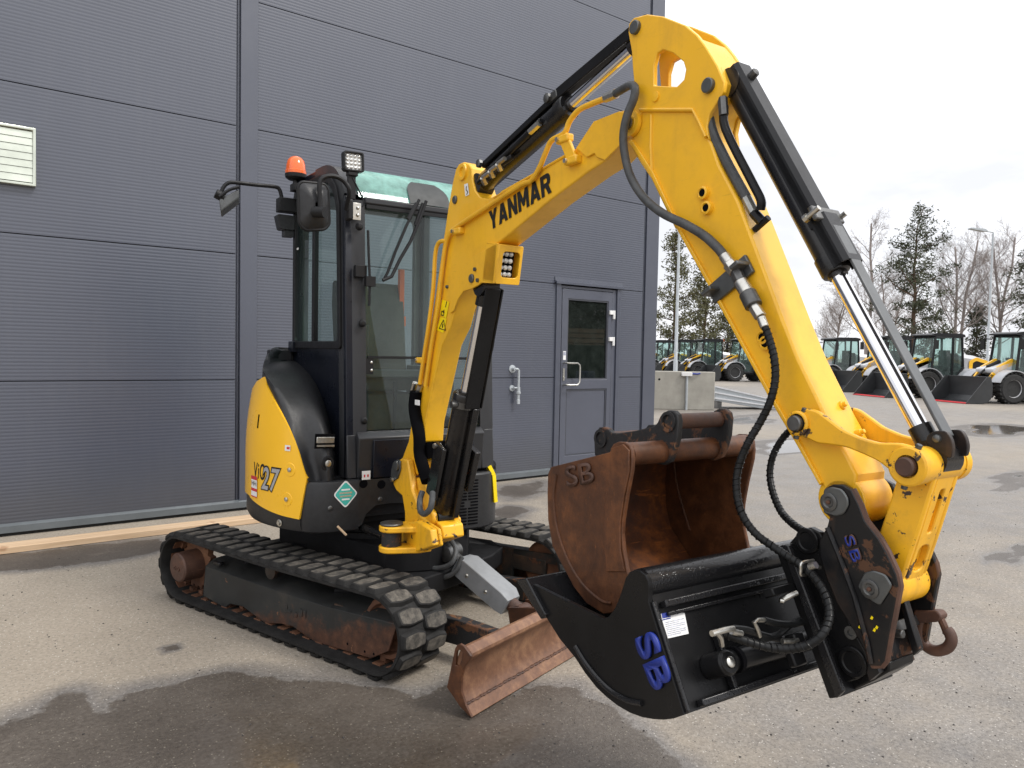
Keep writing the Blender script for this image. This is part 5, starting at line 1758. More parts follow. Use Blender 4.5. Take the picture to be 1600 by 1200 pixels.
l.prism(rrect(-0.046, -0.056, 0.030, 0.056, 0.01), 'z', -0.035, -0.016)
l.v = [mm @ v for v in l.v]
l.obj('lamp_body', 'dark_void', lh_)
for i in range(3):
    for j in range(4):
        d = G()
        d.lathe((-0.031 + i * 0.021, -0.041 + j * 0.0275, -0.0165), (0, 0, 1), [(0, 0.0105), (0.008, 0.010), (0.013, 0.005), (0.013, 0)], 10)
        d.v = [mm @ v for v in d.v]
        d.obj('led_cell', 'led_lens', lh_)

# arm
ab = [(2.258,2.124),(2.271,2.169),(2.298,2.197),(2.518,2.139),(2.561,2.073),(2.587,2.037),(2.617,1.97),(2.685,1.864),(2.726,1.78),(2.839,1.545),(2.887,1.45),(2.968,1.316),(3.012,1.251),(3.051,1.189),(3.049,1.156),(3.022,1.113),(2.998,1.115),(2.972,1.139),(2.965,1.151),(2.898,1.241),(2.823,1.336),(2.719,1.481),(2.606,1.638),(2.463,1.831),(2.359,1.993),(2.304,2.055)]
g = G()
g.prism(ab, 'y', AN, AF)
arm = up(g, 'arm', 'yellow', bevel=0.006, seg=3, label='yellow dipper arm hanging from the boom tip')
hd_ = [(2.242,2.446),(2.244,2.473),(2.266,2.484),(2.323,2.474),(2.392,2.443),(2.483,2.386),(2.528,2.344),(2.56,2.304),(2.606,2.236),(2.632,2.186),(2.629,2.16),(2.606,2.135),(2.584,2.114),(2.576,2.081),(2.584,2.042),(2.557,2.087),(2.527,2.133),(2.309,2.188),(2.294,2.132),(2.26,2.125),(2.244,2.162),(2.249,2.19),(2.271,2.218),(2.278,2.264),(2.267,2.326),(2.259,2.386)]
hh_ = [(2.362,2.252),(2.36,2.311),(2.372,2.343),(2.396,2.346),(2.438,2.323),(2.48,2.285),(2.49,2.26),(2.484,2.234),(2.457,2.222)]
hf_ = [(2.306,2.268),(2.304,2.328),(2.317,2.36),(2.35,2.363),(2.438,2.325),(2.48,2.285),(2.49,2.26),(2.484,2.234),(2.457,2.222)]
for a, b, hole_ in ((AN - 0.006, AN + 0.010, hh_), (AF - 0.010, AF + 0.006, hf_)):
    g = G()
    g.prism(hd_, 'y', a, b, [hole_])
    g.obj('arm_head_plate', 'yellow', arm, bevel=0.003)
hb2 = [(2.533,2.333),(2.56,2.3),(2.606,2.233),(2.63,2.183),(2.622,2.158),(2.579,2.118),(2.571,2.085),(2.577,2.051),(2.565,2.055),(2.559,2.088),(2.57,2.124),(2.609,2.162),(2.617,2.183),(2.595,2.231),(2.549,2.295),(2.524,2.329)]
g = G()
g.prism(hb2, 'y', AN + 0.011, AF - 0.011)
g.obj('head_back_plate', 'yellow', arm)
for p in [(2.279,-0.135,2.449),(2.581,-0.135,2.189)]:
    G().lathe(V(p) + V(0, 0.002, 0), V(0, -1, 0), [(0, 0.0205), (0.012, 0.0205), (0.014, 0.018), (0.014, 0.0)], 24).obj('pin_cap', 'pin_grey', arm)
for p in [(2.27,-0.135,2.161)]:
    G().lathe(V(p) + V(0, 0.004, 0), V(0, -1, 0), [(0, 0.040), (0.012, 0.038), (0.014, 0.025), (0.015, 0.024), (0.015, 0)], 28).obj('hinge_boss', 'yellow', arm)
    G().lathe(V(p) - V(0, 0.0145, 0), V(0, -1, 0), [(0, 0.020), (0.006, 0.020), (0.008, 0.016), (0.008, 0)], 22).obj('pin_cap', 'pin_grey', arm)
for p in [(2.373,-0.134,2.216)]:
    G().lathe(V(p), V(0, -1, 0), [(0, 0.015), (0.005, 0.014), (0.006, 0.008), (0.006, 0)], 16).obj('plug', 'yellow', arm)
g = G()
for pl_ in ([(2.305,-0.134,2.196),(2.523,-0.134,2.14),(2.549,-0.134,2.097),(2.574,-0.134,2.053)], [(2.351,-0.129,2.169),(2.352,-0.129,2.074),(2.36,-0.129,1.996)], [(2.269,-0.129,2.099),(2.314,-0.129,2.04),(2.366,-0.129,1.98),(2.47,-0.129,1.819)]):
    g.tube(pl_, 0.0055, 8)
g.obj('weld_bead', 'yellow', arm)
g = G()   # flange along the inner edge
fl = [(2.258,2.11),(2.359,1.993),(2.463,1.831),(2.606,1.638),(2.719,1.481),(2.823,1.336),(2.898,1.241),(2.965,1.151),(2.969,1.158),(2.905,1.248),(2.831,1.343),(2.727,1.487),(2.615,1.644),(2.473,1.835),(2.37,1.998),(2.273,2.114)]
g.prism(fl, 'y', AN - 0.010, AF + 0.010)
g.obj('arm_flange', 'yellow', arm, bevel=0.002)
for p in [(2.57,-0.128,1.901),(2.585,-0.128,1.858),(2.787,-0.128,1.502),(2.796,-0.128,1.487)]:
    G().lathe(V(p), V(0, -1, 0), [(0, 0.019), (0.012, 0.018), (0.014, 0.013), (0.008, 0.009), (0.008, 0)], 18).obj('hose_boss', 'yellow', arm)
    G().lathe(V(p) + V(0, -0.006, 0), V(0, -1, 0), [(0, 0.010), (0.006, 0.010), (0.006, 0)], 12).obj('boss_plug', 'dark_void', arm)
nb_ = [(2.712,-0.045,1.742),(2.949,-0.045,1.335),(2.998,-0.045,1.273)]
for p, s_ in zip(nb_, (0.017, 0.012, 0.010)):
    g = G()
    d_ = V(0.85, 0, 0.45).normalized()
    g.lathe(V(p), d_, [(-0.03, s_ * 1.3), (0.0, s_), (0.012, s_ * 0.9), (0.012, s_ * 0.55), (0.02, s_ * 0.5), (0.021, 0)], 14)
    g.obj('stop_boss', 'yellow', arm)
tip = V([(3.014,-0.15,1.124)][0])
tipc = V(tip.x, Y0, tip.z)
G().lathe(V(tip.x, -0.128, tip.z), V(0, 1, 0), [(0, 0.045), (0.002, 0.060), (0.116, 0.060), (0.118, 0.045)], 36).obj('tip_boss', 'yellow', arm, bevel=0.003)

# idler links
def link_pts():
    return [(2.904,1.312),(2.918,1.327),(2.94,1.333),(2.969,1.329),(3.006,1.308),(3.034,1.291),(3.08,1.277),(3.121,1.271),(3.169,1.276),(3.197,1.271),(3.216,1.256),(3.221,1.233),(3.212,1.212),(3.191,1.2),(3.169,1.204),(3.144,1.218),(3.123,1.231),(3.089,1.242),(3.045,1.253),(3.004,1.254),(2.972,1.253),(2.946,1.262),(2.917,1.265),(2.9,1.284)]
lp_ = link_pts()
pa = V([(2.921,-0.165,1.296)][0])
pb = V([(3.19,-0.165,1.23)][0])
for yy, s_ in ((-0.148, -1), (-0.004, 1)):
    g = G()
    g.prism(rounded(lp_, 0.01, 2), 'y', yy, yy + s_ * 0.016)
    lk_ = up(g, 'idler_link', 'yellow_worn', bevel=0.004)
    for q_, r1, r2 in ((pa, 0.030, 0.019), (pb, 0.042, 0.0205)):
        d = V(0, s_, 0)
        G().lathe(V(q_.x, yy - s_ * 0.006, q_.z), d, [(0, r1), (0.028 if s_ < 0 else 0.022, r1), (0.031 if s_ < 0 else 0.024, r1 - 0.004), (0.031 if s_ < 0 else 0.024, r2 + 0.004), (0.022, r2 + 0.003), (0.022, 0)], 30).obj('link_boss', 'yellow_worn', lk_)
        G().lathe(V(q_.x, yy + s_ * 0.012, q_.z), d, [(0, r2), (0.022, r2), (0.025, r2 * 0.85), (0.025, 0)], 24).obj('link_pin', 'rust_brown' if q_ is pb else 'steel_dark', lk_)
        for a_ in (1.2, 4.5):
            c_ = V(q_.x + math.cos(a_) * r1 * 0.98, yy + s_ * 0.012, q_.z + math.sin(a_) * r1 * 0.98)
            G().lathe(c_, V(math.cos(a_), 0, math.sin(a_)), [(-0.01, 0.007), (0.009, 0.007), (0.010, 0.006)], 6).obj('bolt', 'pin_grey', lk_)

# bucket link between idler pin and coupler
lowp = V([(3.12,-0.15,0.9525)][0])
fd = (V(pb.x, 0, pb.z) - V(lowp.x, 0, lowp.z))
fdn = fd.normalized()
fn = V(fdn.z, 0, -fdn.x)
if fn.x < 0: fn = -fn
def flp(t, o):
    q_ = V(lowp.x, 0, lowp.z) + fd * t + fn * o
    return (q_.x, q_.z)
LN, LF = -0.120, -0.018
side_ = [flp(0.0, -0.036), flp(0.12, -0.030), flp(0.28, -0.044), flp(0.6, -0.040), flp(0.95, -0.040), flp(1.05, 0.0), flp(0.95, 0.036), flp(0.5, 0.036), flp(0.15, 0.034), flp(0.0, 0.028)]
g = G()
g.prism(side_, 'y', LN, LN + 0.016)
g.prism(side_, 'y', LF - 0.016, LF)
g.prism([flp(0.03, -0.03), flp(0.95, -0.03), flp(0.95, 0.02), flp(0.03, 0.02)], 'y', LN + 0.016, LF - 0.016)
bl_ = up(g, 'bucket_link', 'yellow_worn', bevel=0.005)
L_ = fd.length
wd = LF - LN
fp_ = G().prism(rect(LN + 0.0165, LF - 0.0165, 0.02 * L_, 0.98 * L_), 'z', 0.018, 0.035, [rrect(LN + 0.030, 0.16 * L_, LF - 0.028, 0.38 * L_, 0.018), rrect(LN + 0.042, 0.48 * L_, LF - 0.040, 0.84 * L_, 0.008)])
mt_ = Matrix((V(0, 1, 0), fdn, fn)).transposed().to_4x4()
mt_.translation = V(lowp.x, 0, lowp.z)
fp_.v = [mt_ @ v for v in fp_.v]
fp_.obj('link_face', 'yellow_worn', bl_, bevel=0.003)
gr = [(3.162,-0.1185,1.166),(3.14,-0.1185,1.061)]
G().bar(gr[0], gr[1], 0.010, 0.0012, (0, 1, 0)).obj('groove', 'yellow_worn', bl_)
G().lathe(V(lowp.x, -0.128, lowp.z), V(0, 1, 0), [(0, 0.04), (0.002, 0.046), (0.116, 0.046), (0.118, 0.04)], 30).obj('link_boss', 'yellow_worn', bl_)
G().lathe(V(pb.x, -0.147, pb.z), V(0, 1, 0), [(0, 0.040), (0.142, 0.040)], 30).obj('link_boss', 'yellow_worn', bl_)
G().lathe(V(pb.x, 0.016, pb.z), V(0, 1, 0), [(0, 0.030), (0.01, 0.030), (0.016, 0.02)], 24).obj('pin_end', 'yellow_bright', bl_)

def cylinder(name, p, q, r, barrel, rod_r, eye_r, wid, mat='cyl_black'):
    """hydraulic ram from eye p (barrel end) to eye q (rod end)"""
    p, q = V(p), V(q)
    d = q - p
    L = d.length
    d.normalize()
    g = G()
    b = L * barrel
    g.lathe(p, d, [(eye_r * 0.6, r * 0.9), (eye_r * 0.9, r), (b - 0.05, r), (b - 0.048, r * 1.12), (b - 0.006, r * 1.12), (b, r * 1.05), (b + 0.002, rod_r * 1.3), (b + 0.01, rod_r * 1.25)], 30)
    g.lathe(p - V(0, wid / 2, 0), V(0, 1, 0), [(0, eye_r), (wid, eye_r)], 24)
    o = up(g, name, mat, angle=40)
    G().cyl(p + d * (b - 0.02), q - d * eye_r * 0.8, rod_r, 24).obj('piston_rod', 'chrome', o)
    g = G()
    g.lathe(q - V(0, wid / 2, 0), V(0, 1, 0), [(0, eye_r), (wid, eye_r)], 24)
    g.cyl(q - d * eye_r * 1.9, q - d * eye_r * 0.7, rod_r * 1.35, 20)
    g.obj('rod_eye', mat, o)
    return o, p, q, d, L, b

# arm cylinder on top of the boom
apn = V([(2.273,-0.13,2.452)][0])
ap0 = V([(1.26,-0.068,2.16)][0])
o, p, q, d, L, b = cylinder('arm_cylinder', ap0, V(apn.x, Y0, apn.z), 0.042, 0.60, 0.021, 0.045, 0.07)
nv = V(-d.z, 0, d.x)
g = G()
g.bar(p + d * (b - 0.10) + nv * 0.068, q + nv * 0.042 - d * 0.02, 0.055, 0.012, nv)
g.bar(p + d * (b - 0.10) + nv * 0.062 + V(0, -0.03, 0), q + nv * 0.03 - d * 0.02 + V(0, -0.03, 0), 0.006, 0.04, nv)
g.obj('rod_guard', 'black_paint', o, bevel=0.003)
g = G()
g.bar(p + d * 0.06 + nv * 0.055 + V(0, -0.02, 0), p + d * (b - 0.06) + nv * 0.055 + V(0, -0.02, 0), 0.025, 0.025, nv)
g.tube([p + d * 0.18 + V(0, -0.048, -0.01), p + d * (b - 0.22) + V(0, -0.05, -0.01), p + d * (b - 0.12) + V(0, -0.045, 0.0)], 0.013, 8)
g.tube([p + d * 0.05 + V(0, -0.05, -0.02), p + d * 0.2 + V(0, -0.055, -0.03), p + d * 0.32 + V(0, -0.05, -0.04)], 0.012, 8)
g.obj('oil_line', 'black_paint', o, bevel=0.004)
for t in (0.06, b - 0.07):
    c_ = p + d * t + nv * 0.062 + V(0, -0.035, 0)
    G().lathe(c_, V(0, -1, 0), [(0, 0.018), (0.014, 0.018), (0.018, 0.010)], 8).obj('bolt', 'steel_dark', o)
g = G()
g.box(p + d * (b - 0.05) + nv * 0.06, (0.05, 0.07, 0.03), Matrix((d, V(0, 1, 0), nv)).transposed())
g.obj('guard_clamp', 'steel_dark', o, bevel=0.004)
fit = p + d * (b - 0.15) + V(0, -0.055, -0.012)
G().cyl(fit - d * 0.03, fit + d * 0.03, 0.013, 6).obj('fitting', 'zinc', o)
for k_, t in enumerate((0.10, 0.16, 0.22)):
    c_ = p + d * t + nv * -0.05 + V(0, -0.05, 0)
    G().cyl(c_, c_ + V(0.01, -0.02, 0.02), 0.013, 6).cyl(c_ + V(0.01, -0.02, 0.02), c_ + V(0.06, -0.02, 0.03), 0.009, 8).obj('fitting', 'zinc', o)

# bucket cylinder in front of the arm
bpn = V([(2.585,-0.13,2.189)][0])
o, p, q, d, L, b = cylinder('bucket_cylinder', V(bpn.x + 0.03, Y0, bpn.z + 0.005), V(pb.x + 0.006, Y0, pb.z + 0.012), 0.031, 0.565, 0.0185, 0.040, 0.07)
nv = V(-d.z, 0, d.x)
if nv.x < 0: nv = -nv
g = G()   # channel cover over the barrel
sec_ = [(-0.033, -0.006), (-0.033, 0.016), (-0.024, 0.027), (0.024, 0.027), (0.033, 0.016), (0.033, -0.006)]
def chan(g, t0, t1, off, sc=1.0):
    rows = [[p + d * t + V(0, y * sc, 0) + nv * (z + off) for y, z in sec_] for t in (t0, t1)]
    g.sheet(rows)
    g.sheet([[v - nv * 0.006 for v in rows[1]], [v - nv * 0.006 for v in rows[0]]])
    for e in (0, 1):
        g.sheet([rows[e], [v - nv * 0.006 for v in rows[e]]])
chan(g, -0.03, b - 0.12, 0.022)
chan(g, b - 0.14, b - 0.0, 0.030, 1.1)
g.obj('cylinder_cover', 'black_satin', o, angle=30)
g = G()
g.bar(p + d * (b - 0.10) + nv * 0.055, q - d * 0.03 + nv * 0.045, 0.038, 0.007, nv)
g.obj('rod_guard', 'guard_grey', o, bevel=0.002)
g = G()
g.bar(p + d * (b - 0.14) + nv * 0.045 + V(0, -0.056, 0), p + d * (b - 0.14) + nv * 0.045 + V(0, 0.056, 0), 0.04, 0.014, nv)
g.obj('guard_clamp', 'steel_dark', o, bevel=0.004)
for sy in (-0.054, 0.054):
    G().lathe(p + d * (b - 0.14) + V(0, sy, 0) + nv * 0.02, nv, [(0, 0.011), (0.010, 0.011), (0.010, 0.007), (0.045, 0.007)], 8).obj('bolt', 'zinc', o)
tb = p + d * 0.02 + nv * 0.075
G().lathe(tb, nv, [(-0.03, 0.012), (-0.008, 0.012), (-0.004, 0.006)], 10).obj('cover_bolt', 'steel_dark', o)
g = G()
n2 = -nv
g.tube([p + d * 0.06 + n2 * 0.03 + V(0, -0.05, 0), p + d * 0.12 + n2 * 0.055 + V(0, -0.052, 0), p + d * 0.30 + n2 * 0.058 + V(0, -0.05, 0), p + d * 0.36 + n2 * 0.06 + V(0, -0.048, 0), p + d * 0.38 + n2 * 0.075 + V(0, -0.045, 0)], 0.012, 8, 4)
g.obj('oil_line', 'black_paint', o)
G().cyl(p + d * 0.04 + n2 * 0.02 + V(0, -0.055, 0), p + d * 0.085 + n2 * 0.04 + V(0, -0.055, 0), 0.013, 6).obj('fitting', 'steel_dark', o)
hs_ = [p + d * 0.05 + n2 * 0.085 + V(0, -0.05, 0), p + d * 0.10 + n2 * 0.098 + V(0, -0.045, 0), p + d * 0.20 + n2 * 0.102 + V(0, -0.04, 0), p + d * 0.32 + n2 * 0.098 + V(0, -0.04, 0)]
G().tube(hs_, 0.014, 10, 5).obj('hose', 'hose_grey', o)
G().cyl(hs_[-1], hs_[-1] + d * 0.05, 0.014, 8).obj('fitting', 'zinc_dull', o)
G().cyl(hs_[-1] + d * 0.05, hs_[-1] + d * 0.09 - n2 * 0.01, 0.014, 8).cyl(hs_[-1] + d * 0.09 - n2 * 0.01 - n2 * 0.02, hs_[-1] + d * 0.09 + n2 * 0.02, 0.009, 8).obj('elbow', 'black_paint', o)
gb = [(3.19,1.276),(3.193,1.293),(3.208,1.304),(3.231,1.306),(3.242,1.291),(3.247,1.272),(3.244,1.248),(3.223,1.257)]
for ya in (-0.104, -0.044):   # black bracket at the rod end
    G().prism(rounded(gb, 0.008), 'y', ya, ya + 0.012).obj('guard_bracket', 'black_worn', o, bevel=0.003)
G().lathe(V([(3.214,-0.104,1.288)][0]), V(0, -1, 0), [(0, 0.009), (0.005, 0.008), (0.007, 0.004)], 12).obj('rivet', 'pin_grey', o)
# boom cylinder
c0 = V(CL)
c1 = V([(1.307,-0.068,1.729)][0])
o, p, q, d, L, b = cylinder('boom_cylinder', c0, c1, 0.049, 0.56, 0.025, 0.045, 0.08)
nv = V(d.z, 0, -d.x)
if nv.x < 0: nv = -nv
g = G()
g.bar(p + d * (b - 0.05) + nv * 0.062 + V(0, 0.008, 0), q + nv * 0.045 + V(0, 0.008, 0) - d * 0.0, 0.075, 0.008, nv)
g.bar(p + d * (b - 0.05) + nv * 0.03 + V(0, 0.056, 0), q + nv * 0.015 + V(0, 0.056, 0), 0.008, 0.07, nv)
g.obj('rod_guard', 'black_paint', o, bevel=0.003)
g = G()
g.lathe(p + d * (b - 0.06), d, [(0, 0.056), (0.03, 0.056)], 28)
for sy in (-1, 1):
    g.cyl(p + d * (b - 0.045) + V(0, sy * 0.05, 0) + nv * 0.02, p + d * (b - 0.045) + V(0, sy * 0.075, 0) + nv * 0.02, 0.016, 10)
g.obj('gland_band', 'steel_dark', o)
g = G()
g.bar(p + d * 0.02 + nv * 0.05 + V(0, 0.035, 0), p + d * (b - 0.05) + nv * 0.055 + V(0, 0.03, 0), 0.03, 0.03, nv)
g.bar(p + d * 0.10 + V(0, -0.065, 0) - nv * 0.02, p + d * 0.36 + V(0, -0.065, 0) - nv * 0.02, 0.02, 0.09, nv)
g.bar(p + d * 0.16 + V(0, 0.075, 0) + nv * 0.03, p + d * 0.36 + V(0, 0.08, 0) + nv * 0.03, 0.03, 0.09, nv)
g.obj('hose_guard', 'cyl_black', o, bevel=0.004)
g = G()
g.cyl(p + d * 0.345 + V(0, -0.085, 0) - nv * 0.05, p + d * 0.345 + V(0, -0.05, 0) - nv * 0.05, 0.012, 10)
g.obj('guard_bolt', 'zinc', o)
uh = [(0.9352,-0.17,0.7993),(0.9506,-0.19,0.7621),(0.979,-0.2,0.721),(1.025,-0.2,0.7151),(1.055,-0.19,0.7431),(1.053,-0.18,0.7794),(1.019,-0.16,0.8066)]
G().tube(uh, 0.014, 10, 5).obj('hose', 'hose_grey', o)

# main attachment hose on the near side of the arm
h1 = [(2.173,-0.13,2.277),(2.233,-0.145,2.274),(2.282,-0.155,2.271),(2.314,-0.165,2.251),(2.315,-0.17,2.217),(2.294,-0.175,2.174),(2.279,-0.175,2.121),(2.281,-0.17,2.063),(2.304,-0.165,1.992),(2.358,-0.16,1.921),(2.438,-0.158,1.862),(2.526,-0.156,1.819),(2.597,-0.155,1.779),(2.648,-0.155,1.739),(2.673,-0.155,1.713)]
G().tube(h1, 0.0128, 12, 6).obj('attachment_hose', 'hose_grey', arm)
g = G()
g.cyl([(2.136,-0.128,2.278)][0], [(2.194,-0.135,2.275)][0], 0.016, 8)
g.obj('hose_fitting', 'zinc', arm)
hf = [V(p_) for p_ in [(2.669,-0.155,1.718),(2.689,-0.155,1.695),(2.711,-0.155,1.673),(2.727,-0.155,1.645),(2.752,-0.157,1.614),(2.776,-0.16,1.58),(2.801,-0.163,1.551),(2.816,-0.165,1.525)]]
for i_, (r_, mt, nn_) in enumerate(((0.0155, 'zinc', 12), (0.020, 'zinc', 6), (0.017, 'steel_dark', 6), (0.019, 'zinc', 12), (0.0225, 'steel_dark', 20), (0.016, 'zinc', 6), (0.0115, 'zinc', 12))):
    G().cyl(hf[i_], hf[i_ + 1], r_, nn_).obj('hose_coupling', mt, arm, bevel=0.002)
br = [V(p_) for p_ in [(2.613,-0.135,1.616),(2.739,-0.135,1.694)]]
g = G()
g.bar(br[0], br[1], 0.012, 0.055, (0.5, 0, 1))
g.bar(br[0] + V(0, -0.02, 0), br[0].lerp(br[1], 0.25) + V(0, -0.02, 0), 0.045, 0.012, (0.5, 0, 1))
g.bar(br[1] + V(0, -0.025, 0), br[0].lerp(br[1], 0.8) + V(0, -0.025, 0), 0.05, 0.012, (0.5, 0, 1))
g.obj('hose_bracket', 'pin_grey', arm, bevel=0.003)

def spiral_hose(pts, r, name, parent, wrap=True, **k):
    """hose with a spiral guard wound round it"""
    path = catmull(pts, 10)
    g = G().tube(path, r, 12)
    fine = []
    for i in range(len(path) - 1):
        for j in range(4):
            fine.append(path[i].lerp(path[i + 1], j / 4))
    h = g.obj(name, 'hose_rubber', parent, **k)
    if wrap:
        dist, coil = 0.0, []
        s = (fine[1] - fine[0]).orthogonal().normalized()
        for i in range(1, len(fine) - 1):
            t = (fine[i + 1] - fine[i - 1]).normalized()
            s = (s - t * s.dot(t)).normalized()
            u = t.cross(s)
            step = (fine[i] - fine[i - 1]).length
            nn_ = max(1, int(step / 0.0025))
            for j in range(nn_):
                dist += step / nn_
                a = dist / 0.0135 * 2 * PI
                coil.append(fine[i - 1].lerp(fine[i], (j + 1) / nn_) + (s * math.cos(a) + u * math.sin(a)) * (r + 0.0004))
        c = G().tube(coil, 0.0016, 4)
        c.obj('spiral_guard', 'black_paint', h, **{kk: vv for kk, vv in k.items() if kk == 'off'})
    return h
hA = [(2.817,-0.165,1.525),(2.834,-0.168,1.493),(2.855,-0.175,1.446),(2.863,-0.18,1.395),(2.858,-0.19,1.343),(2.839,-0.2,1.292),(2.823,-0.22,1.244),(2.808,-0.23,1.195),(2.806,-0.24,1.148),(2.817,-0.245,1.099),(2.838,-0.245,1.059),(2.871,-0.24,1.027),(2.91,-0.23,1.006),(2.951,-0.225,0.9897),(2.993,-0.22,0.9725),(3.028,-0.22,0.9497),(3.059,-0.23,0.9167),(3.077,-0.25,0.8859),(3.081,-0.28,0.8594),(3.062,-0.3,0.8345),(3.026,-0.32,0.8176),(2.991,-0.35,0.8171),(2.962,-0.39,0.8297),(2.929,-0.41,0.8368)]
spiral_hose([V(*p_) for p_ in hA], 0.0092, 'attachment_hose', ex, rotz=SLEW)
hB = [(2.794,0.05,1.288),(2.744,0.06,1.26),(2.708,0.06,1.224),(2.688,0.05,1.176),(2.687,0.04,1.126),(2.715,0.02,1.078),(2.757,0,1.038),(2.816,-0.03,1.019),(2.884,-0.06,1.01)]
spiral_hose([V(*p_) for p_ in hB], 0.0092, 'attachment_hose', ex, rotz=SLEW)

# ------------------------------------------------------------------ tilting grading bucket with coupler
def uw(p):
    """upper-structure coordinates -> world"""
    a = EXR + SLEW
    return V(EXO[0] + p[0] * math.cos(a) - p[1] * math.sin(a), EXO[1] + p[0] * math.sin(a) + p[1] * math.cos(a), p[2])
TB = V(2.75, -0.05, 0.62)
tb = thing('tilt_bucket', 'black tilting grading bucket hung from the excavator arm, blue lettering on its side', 'bucket', uw(TB), EXR + SLEW)
def tbo(g, name, mat, parent=None, **k):
    return g.obj(name, mat, tb if parent is None else parent, off=TB, **k)
NY, FY = -0.52, 0.38
sp_ = [(2.307,0.8036),(2.647,0.8013),(2.666,0.8136),(2.685,0.8368),(2.701,0.8665),(2.712,0.8942),(2.722,0.9232),(2.735,0.9403),(2.752,0.9501),(2.771,0.9528),(2.789,0.9484),(2.799,0.9365),(2.802,0.9166),(2.801,0.8897),(2.919,0.6761),(2.889,0.6549),(2.858,0.6387),(2.826,0.6264),(2.791,0.6158),(2.75,0.6089),(2.707,0.6079),(2.666,0.612),(2.627,0.6204),(2.58,0.6401),(2.54,0.6636),(2.469,0.6921),(2.404,0.7321)]
for y0_, y1_ in ((NY, NY + 0.014), (FY - 0.014, FY)):
    tbo(G().prism(sp_, 'y', y0_, y1_), 'side_plate', 'black_paint', bevel=0.002)
sh = [(2.327,0.7907),(2.404,0.7321),(2.469,0.6921),(2.54,0.6636),(2.58,0.6401),(2.627,0.6204),(2.666,0.612),(2.707,0.6079),(2.75,0.6089),(2.791,0.6158),(2.826,0.6264),(2.858,0.6387),(2.889,0.6549),(2.919,0.6761)]
g = G()
g.shell(sh, 'y', NY + 0.0145, FY - 0.0145, 0.012)
tbo(g, 'bucket_shell', 'black_paint', angle=40)
wr = [(2.541,0.6964),(2.584,0.6685),(2.633,0.6476),(2.684,0.6356),(2.742,0.6369),(2.792,0.6497)]
tbo(G().tube([V(x, NY - 0.002, z) for x, z in wr], 0.007, 8, 4), 'wear_strip', 'black_wet')
lip = [(2.27,0.7987),(2.322,0.8181),(2.42,0.7426),(2.4,0.7239)]
tbo(G().prism(lip, 'y', NY - 0.012, FY + 0.012), 'cutting_edge', 'black_wet', bevel=0.004)
tc_ = [(2.764,0.9179)][0]
g = G()
g.lathe((tc_[0], NY + 0.014, tc_[1]), (0, 1, 0), [(0, 0.036), (FY - NY - 0.028, 0.036)], 32)
tbo(g, 'top_tube', 'black_wet')
bk = [(2.801,0.8897),(2.919,0.6761)]
b0, b1 = V(bk[0][0], 0, bk[0][1]), V(bk[1][0], 0, bk[1][1])
bd = (b1 - b0).normalized()
bn = V(-bd.z, 0, bd.x)
if bn.x < 0: bn = -bn
g = G()
q_ = [b0 - bd * 0.06, b1, b1 - bn * 0.012, b0 - bd * 0.06 - bn * 0.012]
g.prism([(v.x, v.z) for v in q_], 'y', NY + 0.0145, FY - 0.0145)
back = tbo(g, 'back_plate', 'black_paint')
def on_back(y, t, o=0.0):
    """point on the back plate: y across, t metres down, o proud"""
    return b0 + bd * t + bn * o + V(0, y, 0)
bm = Matrix((V(0, 1, 0), -bd, bn)).transposed()
g = G()
g.box(on_back((NY + FY) / 2 + 0.01, 0.014, 0.012), (FY - NY - 0.04, 0.016, 0.022), bm)
g.box(on_back((NY + FY) / 2 + 0.01, 0.036, 0.006), (FY - NY - 0.06, 0.010, 0.010), bm)
tbo(g, 'top_stiffener', 'black_wet', bevel=0.003)
bh = (b1 - b0).length
g = G()
g.box(on_back(NY + 0.012, bh * 0.5, 0.003), (0.012, bh * 0.98, 0.010), bm)
g.box(on_back(-0.05, bh - 0.012, 0.012), (FY - NY - 0.05, 0.016, 0.022), bm)
g.box(on_back(NY + 0.16, bh * 0.68, 0.010), (0.012, bh * 0.55, 0.02), bm)
tbo(g, 'back_ribs', 'black_wet', bevel=0.003)
g = G()
wq = [V(p) for p in [(2.811,-0.4986,0.8667),(2.811,-0.4038,0.8669),(2.846,-0.4167,0.8075),(2.844,-0.513,0.8096)]]
g.add(wq, [(0, 1, 2, 3)])
tbo(g, 'plate_surround', 'dark_void', back)
lq = [V(p) for p in [(2.815,-0.4942,0.8642),(2.815,-0.4208,0.8635),(2.845,-0.4325,0.8132),(2.844,-0.5027,0.8146)]]
g = G(); g.add(lq, [(0, 1, 2, 3)])
tbo(g, 'rating_plate', 'white_label', back)
def quad_at(u0, v0, u1, v1, o=0.0008):
    f_ = lambda u, v: (lq[0] * (1 - u) + lq[1] * u) * (1 - v) + (lq[3] * (1 - u) + lq[2] * u) * v + bn * o
    return [f_(u0, v0), f_(u1, v0), f_(u1, v1), f_(u0, v1)]
for r_, mt in (((0.02, 0.05, 0.38, 0.24), 'blue_paint'), ((0.0, 0.27, 0.36, 0.31), 'blue_paint')):
    g = G(); g.add(quad_at(*r_), [(0, 1, 2, 3)]); tbo(g, 'plate_print', mt, back)
for i in range(8):
    g = G(); g.add(quad_at(0.08, 0.40 + i * 0.07, 0.92 - 0.25 * (i % 3 == 1), 0.425 + i * 0.07), [(0, 1, 2, 3)]); tbo(g, 'plate_print', 'label_print', back)

